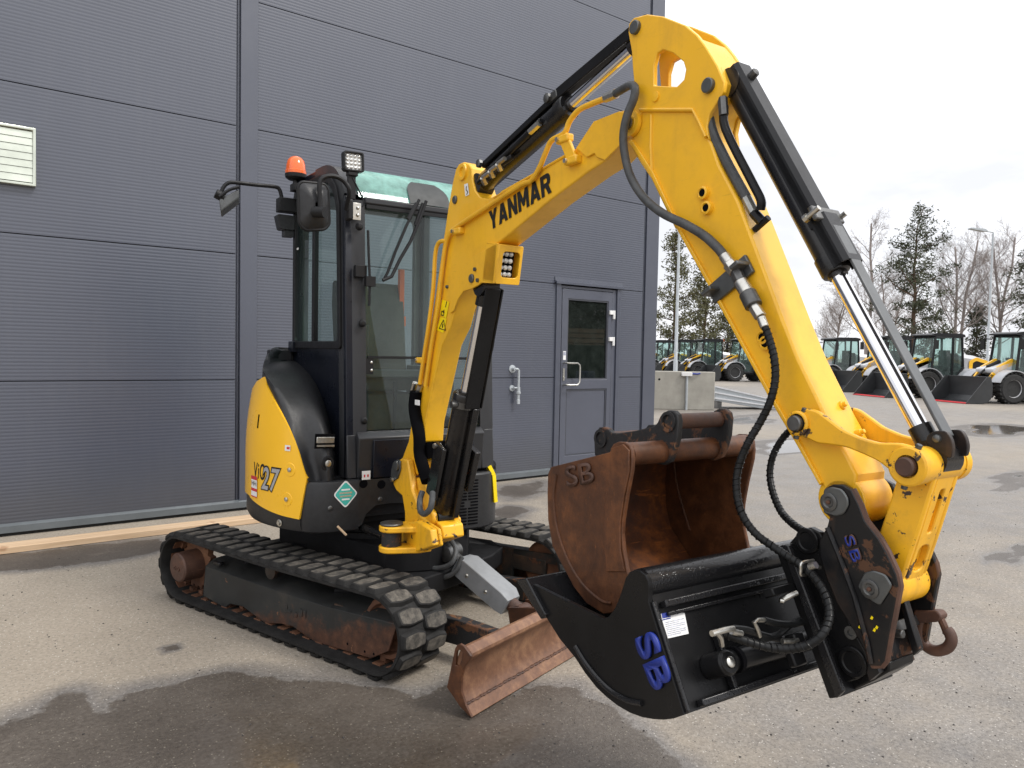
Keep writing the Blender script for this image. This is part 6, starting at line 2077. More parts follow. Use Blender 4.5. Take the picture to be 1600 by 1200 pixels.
# tilt cylinder and its hoses
tcA = [V(p) for p in [(2.924,-0.4051,0.766),(2.927,-0.1238,0.7608)]]
g = G()
g.cyl(tcA[0] + V(0, 0.02, 0) - bn * 0.015, tcA[1] + V(0, 0.06, 0) - bn * 0.015, 0.025, 24)
g.lathe(tcA[0] - bn * 0.045, bn, [(0, 0.028), (0.06, 0.028), (0.063, 0.024), (0.066, 0.024)], 26)
tcyl = tbo(g, 'tilt_cylinder', 'black_paint', bevel=0.002)
G().lathe(tcA[0] + bn * 0.018, bn, [(0, 0.012), (0.007, 0.012), (0.009, 0.009), (0.009, 0.0)], 16).obj('pivot_bolt', 'zinc', tcyl, off=TB)
G().lathe(tcA[0] + V(0, 0.045, 0) - bn * 0.01, V(0, 1, 0), [(0, 0.029), (0.012, 0.029)], 24).obj('gland', 'dark_void', tcyl, off=TB)
for pts, mt, r_ in (([(2.95,-0.4413,0.8243),(2.96,-0.4578,0.8478),(2.965,-0.4761,0.8641)], 'zinc', 0.008), ([(2.965,-0.4919,0.8644),(2.965,-0.4482,0.8644),(2.96,-0.4177,0.8598)], 'zinc', 0.009),
                    ([(2.95,-0.3163,0.8199),(2.955,-0.3301,0.8388),(2.955,-0.3442,0.8589),(2.955,-0.329,0.8605),(2.955,-0.3046,0.8561)], 'zinc', 0.007), ([(2.96,-0.4237,0.8553),(2.96,-0.392,0.8436)], 'zinc', 0.010),
                    ([(2.95,-0.2411,0.8911),(2.96,-0.2225,0.9015),(2.965,-0.2085,0.9067)], 'zinc', 0.009), ([(2.95,-0.2503,0.8912),(2.955,-0.243,0.8899)], 'zinc', 0.008), ([(2.97,-0.2628,0.8043),(2.975,-0.2371,0.8009),(2.975,-0.2137,0.7993)], 'zinc', 0.008)):
    tbo(G().tube(pts, r_ * 0.75, 10), 'hose_fitting', mt)
for pts in ([(2.955,-0.4118,0.8571),(2.95,-0.3652,0.8438),(2.94,-0.2969,0.8158),(2.94,-0.239,0.7955),(2.95,-0.1931,0.7868)], [(2.955,-0.3091,0.8569),(2.955,-0.261,0.8407),(2.96,-0.2092,0.8313),(2.97,-0.1707,0.835)], [(2.94,-0.3076,0.8059),(2.94,-0.2395,0.8047),(2.95,-0.2072,0.8262),(2.965,-0.1643,0.8445)]):
    tbo(G().tube(pts, 0.008, 10, 5), 'tilt_hose', 'hose_rubber')
g = G()
vb = [V(p) for p in [(2.965,-0.2068,0.7946)]]
g.box(vb[0], (0.035, 0.03, 0.03), bm)
g.box(vb[0] + V(0, 0.0, -0.035), (0.045, 0.05, 0.02), bm)
tbo(g, 'valve_block', 'black_paint', bevel=0.004)
g = G()
g.box(V([(2.94,-0.2289,0.9089)][0]), (0.10, 0.018, 0.03), bm)
tbo(g, 'hose_bracket', 'black_paint', bevel=0.003)

# coupler: hinge brackets on the bucket and the two cheek plates
plA = [(2.997,1.152),(3.016,1.164),(3.041,1.168),(3.063,1.16),(3.083,1.129),(3.098,1.097),(3.132,1.064),(3.15,1.039),(3.173,0.9983),(3.179,0.9739),(3.171,0.9166),(3.164,0.8676),(3.156,0.8047),(3.147,0.7905),(3.124,0.7821),(3.108,0.8133),(3.086,0.8417),(3.056,0.8759),(3.04,0.8929),(3.008,0.9507),(2.992,0.9914),(2.988,1.028),(3.007,1.066),(3.012,1.088),(2.999,1.095)]
plB = [(2.894,0.997),(2.923,1.036),(2.95,1.05),(2.978,1.043),(2.994,1.02),(3.013,0.9495),(3.066,0.8464),(3.09,0.818),(3.104,0.7984),(3.108,0.7739),(3.1,0.7493),(3.083,0.7323),(3.049,0.7105),(3.034,0.6896),(2.995,0.7931),(2.929,0.9273)]
for s_, ya, yb in ((-1, -0.165, -0.149), (1, -0.004, 0.012)):
    cp = tbo(G().prism(plA, 'y', ya, yb), 'coupler_cheek', 'black_worn', bevel=0.003)
    if s_ < 0:
        g = G()
        rim = plA[3:15]
        g.tube([V(x, (ya + yb) / 2, z) for x, z in rim], 0.007, 8)
        g.obj('worn_rim', 'rust_brown', cp, off=TB)
for ya, yb in ((-0.1485, -0.128), (-0.026, -0.0055)):
    tbo(G().prism(plB, 'y', ya, yb), 'hinge_bracket', 'black_paint', bevel=0.003)
for p, r_ in zip([(2.947,-0.1485,1.017),(3.074,-0.1485,0.7701)], (0.036, 0.040)):
    G().lathe(V(p), V(0, -1, 0), [(0, r_ * 0.85), (0.004, r_ * 0.85), (0.006, r_ * 0.8), (0.006, r_ * 0.62), (0.003, r_ * 0.56), (0.003, 0)], 28).obj('hinge_pin', 'black_paint', tb, off=TB)
rd = [(3.01,1.064),(3.041,1.009),(3.082,0.9271),(3.117,0.8305),(3.127,0.7901)]
tbo(G().tube([V(x, -0.168, z) for x, z in rd], 0.006, 8), 'cheek_ridge', 'black_worn')
hl = V([(3.069,-0.15,0.8361)][0])
G().lathe(hl, V(0, -1, 0), [(0, 0.015), (0.006, 0.015), (0.006, 0.008), (0.001, 0.007), (0.001, 0)], 18).obj('grease_point', 'steel_dark', tb, off=TB)
# pins with locking washers
for pts, cpt in (([(2.998,1.151),(3.019,1.16),(3.043,1.159),(3.059,1.142),(3.061,1.124),(3.05,1.103),(3.031,1.094),(3,1.095)], (1305,784)), ([(3.09,0.9484),(3.105,0.9852),(3.126,0.9947),(3.152,0.9931),(3.168,0.974),(3.16,0.9553),(3.143,0.9225),(3.126,0.9258)], (1369,915))):
    o = tbo(G().prism(rounded(pts, 0.006, 2), 'y', -0.1715, -0.1655), 'pin_washer', 'pin_grey', bevel=0.003)
pc = [V(tip.x, -0.1715, tip.z), V(lowp.x, -0.1715, lowp.z)]
for p in pc:
    G().lathe(p, V(0, -1, 0), [(0, 0.021), (0.003, 0.021), (0.004, 0.018), (0.004, 0.013), (0.001, 0.010), (0.001, 0.0)], 26).obj('pin_end', 'steel_dark', tb, off=TB)
    G().lathe(p + V(0, 0, 0) - V(0, 0.003, 0), V(0, -1, 0), [(0, 0.005), (0.004, 0.004), (0.005, 0.0)], 10).obj('grease_nipple', 'rust_brown', tb, off=TB)
    G().cyl(p + V(0, 0.014, 0), V(p.x, 0.020, p.z), 0.020, 20).obj('coupler_pin', 'steel_dark', tb, off=TB)
# base bar, foot and cross members
bar = [(2.909,1.004),(2.93,1.009),(3.084,0.7174),(3.068,0.695)]
tbo(G().prism(bar, 'y', -0.20, -0.186), 'base_bar', 'black_wet', bevel=0.003)
bo2 = [(x - 0.004, z) for x, z in bar]
bb = [V(x, 0, z) for x, z in bar]
foot = [bb[0], bb[3], bb[3] - bn * 0.03, bb[0] - bn * 0.03]
tbo(G().prism([(v.x, v.z) for v in foot], 'y', -0.185, 0.03), 'tilt_base', 'black_paint', bevel=0.003)
ft = [(3.029,0.6886),(3.048,0.6815),(3.111,0.7357),(3.145,0.7687),(3.144,0.791),(3.095,0.76)]
tbo(G().prism(ft, 'y', -0.127, -0.027), 'coupler_foot', 'black_paint', bevel=0.004)
cr_ = [(3.139,0.9217),(3.15,0.9278),(3.189,0.8255),(3.175,0.8064)]
tbo(G().prism(cr_, 'y', -0.09, -0.07), 'lock_strut', 'black_worn', bevel=0.003)
g = G()
xb = V([(3.131,-0.075,0.8569)][0])
g.box(xb, (0.135, 0.022, 0.022), bm)
g.lathe(xb + V(0.02, -0.05, 0), V(1, 0, 0.2), [(-0.02, 0.010), (0.02, 0.010), (0.022, 0.008)], 6)
tbo(g, 'lock_bar', 'steel_dark', bevel=0.003)
ctr = [(3.011,0.9679),(3.035,0.9739),(3.135,0.767),(3.114,0.7415)]
tbo(G().prism(ctr, 'y', -0.148, -0.0045), 'coupler_back', 'black_worn')
# lifting hook on the far cheek
hp2 = [(3.146,0.005,0.8706),(3.14,0.005,0.842),(3.143,0.005,0.8161),(3.158,0.005,0.8005),(3.179,0.005,0.8006),(3.2,0.005,0.815),(3.208,0.005,0.8338),(3.204,0.005,0.8481),(3.197,0.005,0.8544)]
hk_ = tbo(G().tube(hp2, 0.0125, 12, 5), 'lifting_hook', 'rust_brown')
hm = [(3.128,0.8799),(3.182,0.8948),(3.193,0.8848),(3.186,0.8713),(3.156,0.8587),(3.132,0.8573)]
G().prism(rounded(hm, 0.006, 2), 'y', -0.010, 0.020).obj('hook_mount', 'rust_brown', hk_, off=TB, bevel=0.003)
lt = [(3.179,0.005,0.8806),(3.189,0.005,0.865),(3.198,0.005,0.8463)]
G().tube(lt, 0.008, 8, 4).obj('hook_latch', 'rust', hk_, off=TB)
# hose clamp
hc = V([(2.996,-0.225,0.9741)][0])
hc2 = V([(3.026,-0.24,0.9896)][0])
g = G()
g.tube([hc + V(0, 0.03, 0.014), hc + V(0, -0.012, 0.014), hc + V(0, -0.016, -0.0), hc + V(0, -0.012, -0.014), hc + V(0, 0.03, -0.014)], 0.004, 8, 4)
g.cyl(hc2 - V(0.008, 0, 0.004), hc2 + V(0.008, 0, 0.004), 0.008, 10)
g.bar(hc + V(0, 0.03, 0), V(hc.x, -0.186, hc.z), 0.03, 0.006)
tbo(g, 'hose_clamp', 'zinc')

for fp0 in [(3.123,-0.1652,0.8894),(3.13,-0.1652,0.8647),(3.135,-0.1652,0.8722),(3.096,-0.1652,0.8608)]:
    f0_ = V(fp0)
    tbo(G().prism([(f0_.x - 0.003, f0_.z - 0.003), (f0_.x + 0.002, f0_.z - 0.004), (f0_.x + 0.004, f0_.z + 0.001), (f0_.x + 0.0, f0_.z + 0.004)], 'y', -0.1662, -0.1653), 'paint_fleck', 'yellow_bright')
# blue letters
s0, s1 = [V(p) for p in [(2.764,-0.521,0.7912),(2.831,-0.521,0.6935)]]
su = V([(2.815,-0.521,0.8205)][0]) - V([(2.764,-0.521,0.7912)][0])
ln = (s1 - s0).length
m_ = basis(s0 - V(TB), s1 - s0, su)
if (m_.to_3x3() @ V(0, 0, 1)).y > 0:
    m_ = m_ @ Matrix.Scale(-1, 4, (0, 0, 1))
t_ = text_fit('raised_letters', 'SB', 'blue_paint', m_, tb, ln, su.length * 1.28, extrude=0.008, bold=0.024, space=1.0)
def cap(o, p):
    o.data.transform(Matrix.Translation(p))
s0, s1 = [V(p) for p in [(3.051,-0.166,1.053),(3.077,-0.166,0.9964)]]
su = V([(3.07,-0.166,1.062)][0]) - s0
ln = (s1 - s0).length
m_ = basis(s0 - V(TB), s1 - s0, su)
text_fit('raised_letters', 'SB', 'rust_brown', m_, tb, ln, su.length * 1.25, extrude=0.004, bold=0.026, space=1.05)
text_fit('raised_letters', 'SB', 'blue_paint', m_ @ Matrix.Translation((ln * 0.05, su.length * 0.06, 0.0041)), tb, ln * 0.9, su.length * 1.12, extrude=0.0012, bold=0.005, space=1.15)

# ------------------------------------------------------------------ rusty digging bucket standing in it
RB = V(2.55, -0.18, 0.82)
rb = thing('digging_bucket', 'rusty brown digging bucket standing inside the black grading bucket', 'bucket', uw(RB), EXR + SLEW)
def rbo(g, name, mat, parent=None, **k):
    return g.obj(name, mat, rb if parent is None else parent, off=RB, **k)
RN, RF = -0.42, 0.055
sd = [(2.277,1.118),(2.538,1.194),(2.541,1.205),(2.551,1.217),(2.57,1.225),(2.595,1.227),(2.612,1.222),(2.622,1.21),(2.626,1.183),(2.624,1.158),(2.616,1.124),(2.608,1.09),(2.6,1.047),(2.596,1.021),(2.594,0.9878),(2.601,0.951),(2.617,0.9003),(2.648,0.8525),(2.633,0.8152),(2.578,0.7785),(2.529,0.7585),(2.456,0.7661),(2.397,0.7962),(2.338,0.847),(2.293,0.8867),(2.268,0.9609),(2.262,1.038),(2.263,1.097)]
for ya, yb in ((RN, RN + 0.012), (RF - 0.012, RF)):
    rbo(G().prism(sd, 'y', ya, yb), 'side_plate', 'rust', bevel=0.003)
g = G()
shl = [(2.571,1.214),(2.536,1.191),(2.418,1.157),(2.282,1.114),(2.269,1.039),(2.275,0.9622),(2.3,0.8919),(2.344,0.8503),(2.403,0.8014),(2.458,0.7722),(2.529,0.7636),(2.587,0.7849),(2.644,0.835)]
g.shell(shl, 'y', RN + 0.0125, RF - 0.0125, 0.010)
rbo(g, 'bucket_shell', 'rust_inside', angle=40)
tcn = [(2.594,1.195)][0]
rbo(G().cyl((tcn[0], RN + 0.0122, tcn[1]), (tcn[0], RF - 0.0122, tcn[1]), 0.030, 28), 'top_tube', 'rust')
wr = [(2.307,1.1),(2.297,1.036),(2.309,0.9637),(2.342,0.9019),(2.386,0.8519),(2.445,0.8134),(2.517,0.7933),(2.561,0.7977)]
rbo(G().tube([V(x, RN - 0.001, z) for x, z in wr], 0.004, 8, 4), 'weld_line', 'rust')
g = G()
side_cut = [(2.551,1.206),(2.595,1.222),(2.618,1.209),(2.62,1.157),(2.603,1.089),(2.591,1.02),(2.594,0.9493),(2.613,0.8957),(2.543,0.8777),(2.527,0.9646),(2.531,1.068),(2.546,1.147)]
rbo(G().prism(side_cut, 'y', RN - 0.006, RN - 0.0004), 'side_cutter', 'rust', bevel=0.002)
ear = [(2.318,1.149),(2.314,1.191),(2.319,1.218),(2.336,1.235),(2.356,1.238),(2.373,1.235),(2.391,1.225),(2.419,1.226),(2.493,1.241),(2.565,1.26),(2.577,1.271),(2.586,1.288),(2.598,1.299),(2.616,1.307),(2.635,1.307),(2.649,1.298),(2.654,1.282),(2.651,1.236),(2.641,1.202),(2.626,1.171),(2.603,1.16),(2.539,1.163)]
h1_ = [(2.331,1.202),(2.339,1.214),(2.351,1.215),(2.36,1.205),(2.355,1.193),(2.34,1.19)]
h2_ = [(2.606,1.276),(2.612,1.288),(2.624,1.289),(2.631,1.278),(2.625,1.266),(2.613,1.264)]
dxy = V(h2_[0][0], 0, h2_[0][1])
for ya in (-0.29, -0.095):
    e_ = rbo(G().prism(ear, 'y', ya, ya + 0.018, [rounded(h1_, 0.004, 2), rounded(h2_, 0.004, 2)]), 'hanger_ear', 'rust_black', bevel=0.003)
hcx = sum(p[0] for p in h2_) / 6; hcz = sum(p[1] for p in h2_) / 6
kcx = sum(p[0] for p in h1_) / 6; kcz = sum(p[1] for p in h1_) / 6
rbo(G().cyl((hcx, -0.268, hcz), (hcx, -0.098, hcz), 0.021, 22), 'hanger_pin', 'rust_brown')
rbo(G().cyl((kcx, -0.268, kcz), (kcx, -0.098, kcz), 0.019, 22), 'hanger_pin', 'rust_brown')
for (cx_, cz_) in ((hcx, hcz), (kcx, kcz)):
    rbo(G().lathe((cx_, -0.29, cz_), (0, -1, 0), [(0, 0.027), (0.005, 0.027), (0.005, 0.019), (-0.006, 0.018), (-0.006, 0)], 22), 'pin_collar', 'rust_black')
r0, r1 = [V(p) for p in [(2.365,-0.421,1.072),(2.483,-0.421,1.105)]]
ln = (r1 - r0).length
m_ = basis(r0 - V(RB), r1 - r0, V(0, 0, 1))
hgt = (V([(2.362,-0.421,1.131)][0]) - r0).length
text_fit('raised_letters', 'SB', 'rust_brown', m_, rb, ln, hgt, extrude=0.005, bold=0.012)
iw = [(2.313,1.155),(2.318,1.093),(2.332,1.034),(2.356,0.9766),(2.392,0.9024)]
rbo(G().tube([V(x, RF - 0.013, z) for x, z in iw], 0.004, 8, 4), 'weld_line', 'rust')

# ------------------------------------------------------------------ yard behind: concrete block, ramps, lamp posts
HV = V(0.60647, 0.79511, 0)      # horizontal view direction
HR = V(0.79511, -0.60647, 0)     # to the right of it
HA = math.atan2(HR.y, HR.x)
cp_ = V((15.73,13.15,0))
cb = thing('concrete_block', 'low pale concrete retaining block right of the warehouse corner', 'barrier', cp_, HA)
G().prism(rect(-2.6, 0.89, 0.0, 1.02), 'y', 0.0, 0.32).obj('block', 'concrete', cb, bevel=0.015)
G().cyl((0.13, -0.03, 0.0), (0.13, -0.03, 0.90), 0.035, 14).obj('conduit', 'galvanised', cb)
G().box2((-0.02, -0.09, 0.90), (0.26, -0.001, 1.0)).obj('junction_box', 'white_label', cb, bevel=0.01)
G().tube([(0.26, -0.05, 0.97), (0.40, -0.05, 0.96), (0.48, -0.04, 0.98)], 0.022, 8).obj('cable_plug', 'blue_paint', cb)
for x in (-0.74, -0.60):
    G().lathe((x, 0.001, 0.80), (0, -1, 0), [(0, 0.02), (0.004, 0.03), (0.005, 0.012), (0.005, 0)], 12).obj('tie_hole', 'dark_void', cb)
rp_ = V((16.93,12.99,0))
ra_ = thing('loading_ramp', 'aluminium loading ramps lying beside the concrete block', 'ramp', rp_, HA)
for k in range(2):
    y_ = k * 0.5
    dk = G().prism([(0.02, 0.62), (2.5, 0.10), (2.5, 0.0), (1.5, 0.0), (0.02, 0.22)], 'y', y_, y_ + 0.4).obj('ramp_deck', 'galvanised', ra_, bevel=0.01)
    for j in range(3):
        G().prism([(0.0, 0.635 - j * 0.16), (2.5, 0.115 - j * 0.05), (2.5, 0.085 - j * 0.05), (0.0, 0.595 - j * 0.16)], 'y', y_ - 0.03, y_ - 0.001).obj('ramp_rib', 'loader_white', ra_)
G().box2((0.10, 0.05, 0.0), (0.22, 0.85, 0.20)).obj('ramp_support', 'steel_dark', ra_)

def lamp_post(loc, h, ang, label, arm_len=1.2):
    t = thing('lamp_post', label, 'lamp post', loc, ang, 'lamp posts in the yard')
    G().lathe((0, 0, 0), (0, 0, 1), [(0, 0.10), (1.2, 0.095), (1.25, 0.075), (h, 0.045)], 14).obj('pole', 'galvanised', t)
    G().tube([(0, 0, h - 0.05), (0.05, 0, h + 0.08), (arm_len * 0.5, 0, h + 0.14)], 0.035, 8, 4).obj('arm', 'galvanised', t)
    G().prism(rounded([(arm_len * 0.3, h + 0.12), (arm_len * 0.45, h + 0.24), (arm_len * 1.1, h + 0.30), (arm_len * 1.1, h + 0.22), (arm_len * 0.45, h + 0.10)], 0.03), 'y', -0.16, 0.16).obj('lamp_head', 'galvanised', t, bevel=0.02)
    return t
lamp_post((46.62,17.26,0), 8.55, HA + PI, 'tall grey lamp post behind the parked loaders at the far right')
lamp_post((25.73,21.88,0), 9.0, HA, 'grey lamp post rising just behind the concrete block')
lamp_post((49.86,39.94,0), 8.2, HA, 'small distant grey lamp post among the left-hand pines')

# ------------------------------------------------------------------ wheel loaders
def make_wheel(r, w):
    prof = [(-w / 2, r * 0.60), (-w / 2, r * 0.86), (-w * 0.40, r * 0.96), (-w * 0.2, r), (w * 0.2, r), (w * 0.40, r * 0.96), (w / 2, r * 0.86), (w / 2, r * 0.60), (w * 0.36, r * 0.56)]
    g = G().lathe((0, 0, 0), (0, 1, 0), prof, 30)
    for i in range(22):
        a = 2 * PI * i / 22
        for s in (-1, 1):
            m = Matrix.Rotation(-(a + (0.07 if s > 0 else 0)), 3, 'Y')
            g.box(m @ V(0, s * w * 0.26, r * 1.005), (0.075, w * 0.42, 0.04), m)
    rim = G().lathe((0, 0, 0), (0, 1, 0), [(w * 0.05, r * 0.05), (w * 0.05, r * 0.30), (w * 0.22, r * 0.34), (w * 0.30, r * 0.52), (w * 0.43, r * 0.58), (w * 0.43, r * 0.62), (w * 0.2, r * 0.60)], 26)
    hub = G().lathe((0, w * 0.05, 0), (0, 1, 0), [(0, r * 0.22), (w * 0.16, r * 0.20), (w * 0.2, r * 0.1), (w * 0.2, 0)], 16)
    return g, rim, hub

def mesh_of(g, mat, name, angle=35):
    o = g.obj(name, mat, None, angle=angle)
    me = o.data
    bpy.data.objects.remove(o)
    return me

def loader_parts():
    """list of (name, mesh, matrix, [sub-parts]) in loader space: x forward, y left, z up"""
    P = []
    I = Matrix.Identity(4)
    g = G()
    g.prism(rounded([(-1.75, 0.55), (-1.75, 0.95), (-0.55, 1.0), (0.6, 0.95), (1.25, 0.85), (1.3, 0.55), (0.5, 0.42), (-0.9, 0.42)], 0.06), 'y', -0.42, 0.42)
    P.append(('chassis', mesh_of(g, 'bucket_grey', 'chassis'), I, []))
    g = G()
    rows = []
    for x, w, zt in ((-1.95, 0.40, 1.25), (-1.85, 0.52, 1.52), (-1.3, 0.56, 1.66), (-0.62, 0.56, 1.74)):
        rows.append([V(x, -w, 0.75), V(x, -w, zt - 0.15), V(x, -w * 0.8, zt), V(x, w * 0.8, zt), V(x, w, zt - 0.15), V(x, w, 0.75)])
    g.sheet(rows)
    g.sheet([rows[0][:3] + rows[0][3:], [V(-1.93, v.y * 0.9, v.z) for v in rows[0]]])
    g.f.append(tuple(range(6)))
    hood = ('engine_hood', mesh_of(g, 'loader_grey', 'engine_hood'), I, [])
    for s in (-1, 1):
        g = G()
        g.prism(rounded([(-1.88, 0.9), (-1.86, 1.46), (-1.35, 1.60), (-1.05, 1.45), (-1.05, 0.9)], 0.06), 'y', s * 0.575, s * 0.59, [rounded([(-1.75, 0.98), (-1.74, 1.36), (-1.35, 1.46), (-1.2, 1.38), (-1.2, 0.98)], 0.05)])
        hood[3].append(('hood_surround', mesh_of(g, 'yellow_panel', 'hood_surround'), I))
    for s in (-1, 1):
        g = G()
        g.prism([(-1.76, 0.97), (-1.75, 1.38), (-1.35, 1.48), (-1.19, 1.39), (-1.19, 0.97)], 'y', s * 0.565, s * 0.578)
        hood[3].append(('hood_grille', mesh_of(g, 'seal', 'hood_grille'), I))
    P.append(hood)
    for nm, cx_ in (('front_fender', 0.85), ('rear_fender', -1.05)):
        for s in (-1, 1):
            g = G()
            arc = [(cx_ + 0.64 * math.cos(a), 0.52 + 0.64 * math.sin(a)) for a in [R(20 + i * 14) for i in range(11)]]
            g.shell(arc, 'y', s * 0.52, s * 0.93, 0.03)
            P.append((nm, mesh_of(g, 'loader_grey', nm), I, []))
    g = G()
    g.prism(rounded([(0.35, 0.9), (0.75, 0.9), (1.25, 1.05), (1.28, 1.2), (0.6, 1.42), (0.35, 1.42)], 0.05), 'y', -0.40, 0.40)
    P.append(('front_bonnet', mesh_of(g, 'loader_white', 'front_bonnet'), I, []))
    # cab
    g = G()
    CX0, CX1, CY_ = -0.78, 0.62, 0.62
    def pil(a, b, t=0.07):
        g.bar(a, b, t, t, (0.3, 1, 0.2))
    for s in (-1, 1):
        pil((0.58, s * CY_, 0.95), (0.42, s * CY_ * 0.94, 2.36))
        pil((-0.30, s * CY_, 0.7), (-0.32, s * CY_ * 0.94, 2.38))
        pil((-0.78, s * CY_ * 0.95, 1.2), (-0.72, s * CY_ * 0.9, 2.36))
        pil((0.58, s * CY_, 0.95), (0.30, s * CY_, 0.55), 0.08)
        pil((0.30, s * CY_, 0.55), (-0.30, s * CY_, 0.55), 0.08)
        pil((-0.30, s * CY_, 0.60), (-0.78, s * CY_, 1.2), 0.08)
        pil((0.42, s * CY_ * 0.94, 2.36), (-0.72, s * CY_ * 0.9, 2.36), 0.08)
    pil((0.42, -0.58, 2.36), (0.42, 0.58, 2.36), 0.08)
    pil((0.58, -0.6, 0.97), (0.58, 0.6, 0.97), 0.08)
    pil((-0.76, -0.58, 1.25), (-0.76, 0.58, 1.25), 0.08)
    cabp = ('cab', mesh_of(g, 'black_satin', 'cab_frame'), I, [])
    g = G().prism(rounded([(-0.82, 2.36), (-0.80, 2.46), (-0.6, 2.50), (0.35, 2.50), (0.62, 2.44), (0.62, 2.38)], 0.03), 'y', -0.62, 0.62)
    for i in range(7):
        g.box((0.56, -0.5 + i * 0.166, 2.34), (0.16, 0.03, 0.02))
    cabp[3].append(('cab_roof', mesh_of(g, 'black_satin', 'cab_roof'), I))
    g = G().add([(0.585, -0.6, 0.98), (0.585, 0.6, 0.98), (0.425, 0.56, 2.36), (0.425, -0.56, 2.36)], [(0, 1, 2, 3)])
    cabp[3].append(('windscreen', mesh_of(g, 'loader_glass', 'windscreen'), I))
    for s in (-1, 1):
        g = G().add([(0.56, s * 0.615, 0.97), (0.30, s * 0.615, 0.57), (-0.30, s * 0.615, 0.58), (-0.31, s * 0.58, 2.36), (0.42, s * 0.58, 2.36)], [(0, 1, 2, 3, 4)])
        cabp[3].append(('door_pane', mesh_of(g, 'loader_glass', 'door_pane'), I))
        g = G().add([(-0.31, s * 0.61, 0.66), (-0.77, s * 0.59, 1.22), (-0.72, s * 0.56, 2.36), (-0.31, s * 0.58, 2.36)], [(0, 1, 2, 3)])
        cabp[3].append(('rear_side_pane', mesh_of(g, 'loader_glass', 'rear_side_pane'), I))
    g = G().add([(-0.77, -0.58, 1.27), (-0.77, 0.58, 1.27), (-0.73, 0.55, 2.34), (-0.73, -0.55, 2.34)], [(0, 1, 2, 3)])
    cabp[3].append(('rear_pane', mesh_of(g, 'loader_glass', 'rear_pane'), I))
    g = G().box2((-0.45, -0.25, 0.9), (0.05, 0.25, 1.25)).box2((-0.5, -0.24, 1.2), (-0.36, 0.24, 1.85)).box2((0.3, -0.15, 0.9), (0.42, 0.15, 1.45))
    g.lathe((0.24, 0, 1.48), (-0.5, 0, 0.85), [(0, 0.19), (0.02, 0.2), (0.03, 0.17)], 16)
    cabp[3].append(('seat_and_wheel', mesh_of(g, 'seal', 'seat_and_wheel'), I))
    P.append(cabp)
    for s in (-1, 1):
        g = G().tube([(0.5, s * 0.62, 2.25), (0.62, s * 0.85, 2.27), (0.62, s * 0.9, 2.2)], 0.02, 6)
        g.box((0.62, s * 0.9, 2.05), (0.06, 0.2, 0.34))
        P.append(('mirror', mesh_of(g, 'seal', 'mirror'), I, []))
    P.append(('beacon', mesh_of(G().lathe((-0.86, 0.45, 2.36), (0, 0, 1), [(0, 0.045), (0.09, 0.045), (0.12, 0.03)], 12), 'amber', 'beacon'), I, []))
    # lift arms
    for s in (-1, 1):
        y_ = s * 0.36
        g = G().prism(rounded([(0.35, 1.50), (0.55, 1.56), (1.12, 1.26), (1.66, 0.50), (1.74, 0.30), (1.64, 0.28), (1.48, 0.58), (0.98, 1.12), (0.35, 1.40)], 0.04), 'y', y_ - 0.04, y_ + 0.04)
        sub = []
        if s > 0:
            m = basis(V(1.60, y_ + 0.042, 0.545), V(-0.62, 0, 0.74), V(0.74, 0, 0.62))
            o = text_obj('lettering', 'KRAMER', 'decal_black', 0.145, m @ Matrix.Rotation(PI, 4, 'Y') if False else m, None, bold=0.004, extrude=0.001)
            me = o.data
            bpy.data.objects.remove(o)
            sub.append(('lettering', me, I))
        P.append(('lift_arm', mesh_of(g, 'yellow_panel', 'lift_arm'), I, sub))
    g = G().cyl((0.7, 0, 1.45), (1.15, 0, 1.25), 0.07, 12).cyl((1.15, 0, 1.25), (1.7, 0, 0.8), 0.035, 10).box2((1.0, -0.33, 1.0), (1.12, 0.33, 1.15)).box2((1.62, -0.5, 0.25), (1.75, 0.5, 0.75))
    for s in (-1, 1):
        g.cyl((0.7, s * 0.28, 1.15), (1.5, s * 0.28, 0.75), 0.045, 10)
    P.append(('lift_linkage', mesh_of(g, 'black_satin', 'lift_linkage'), I, []))
    # bucket
    g = G()
    prof = [(2.75, 0.02), (2.2, 0.03), (1.95, 0.08), (1.80, 0.25), (1.80, 0.62), (1.88, 0.92)]
    g.shell(prof, 'y', -1.0, 1.0, 0.03)
    for s in (-1, 1):
        g.prism([(2.75, 0.02), (2.2, 0.03), (1.95, 0.08), (1.80, 0.25), (1.80, 0.62), (1.88, 0.92), (2.0, 0.92), (2.35, 0.5)], 'y', s * 0.985, s * 1.01)
    buck = ('loader_bucket', mesh_of(g, 'bucket_grey', 'loader_bucket'), I, [])
    P.append(buck)
    wh, rim, hub = make_wheel(0.53, 0.40)
    mt, mr, mh = mesh_of(wh, 'tyre', 'tyre'), mesh_of(rim, 'rim', 'rim'), mesh_of(hub, 'steel_dark', 'hub')
    for x in (0.85, -1.05):
        for s in (-1, 1):
            m = Matrix.Translation((x, s * 0.70, 0.53)) @ (Matrix.Identity(4) if s > 0 else Matrix.Rotation(PI, 4, 'Z'))
            P.append(('wheel', mt, m, [('rim', mr, I), ('hub', mh, I)]))
    edge = mesh_of(G().prism([(2.60, 0.008), (2.77, 0.012), (2.77, 0.03), (2.60, 0.05)], 'y', -1.0, 1.0), 'red_paint', 'cutting_edge')
    return P, edge

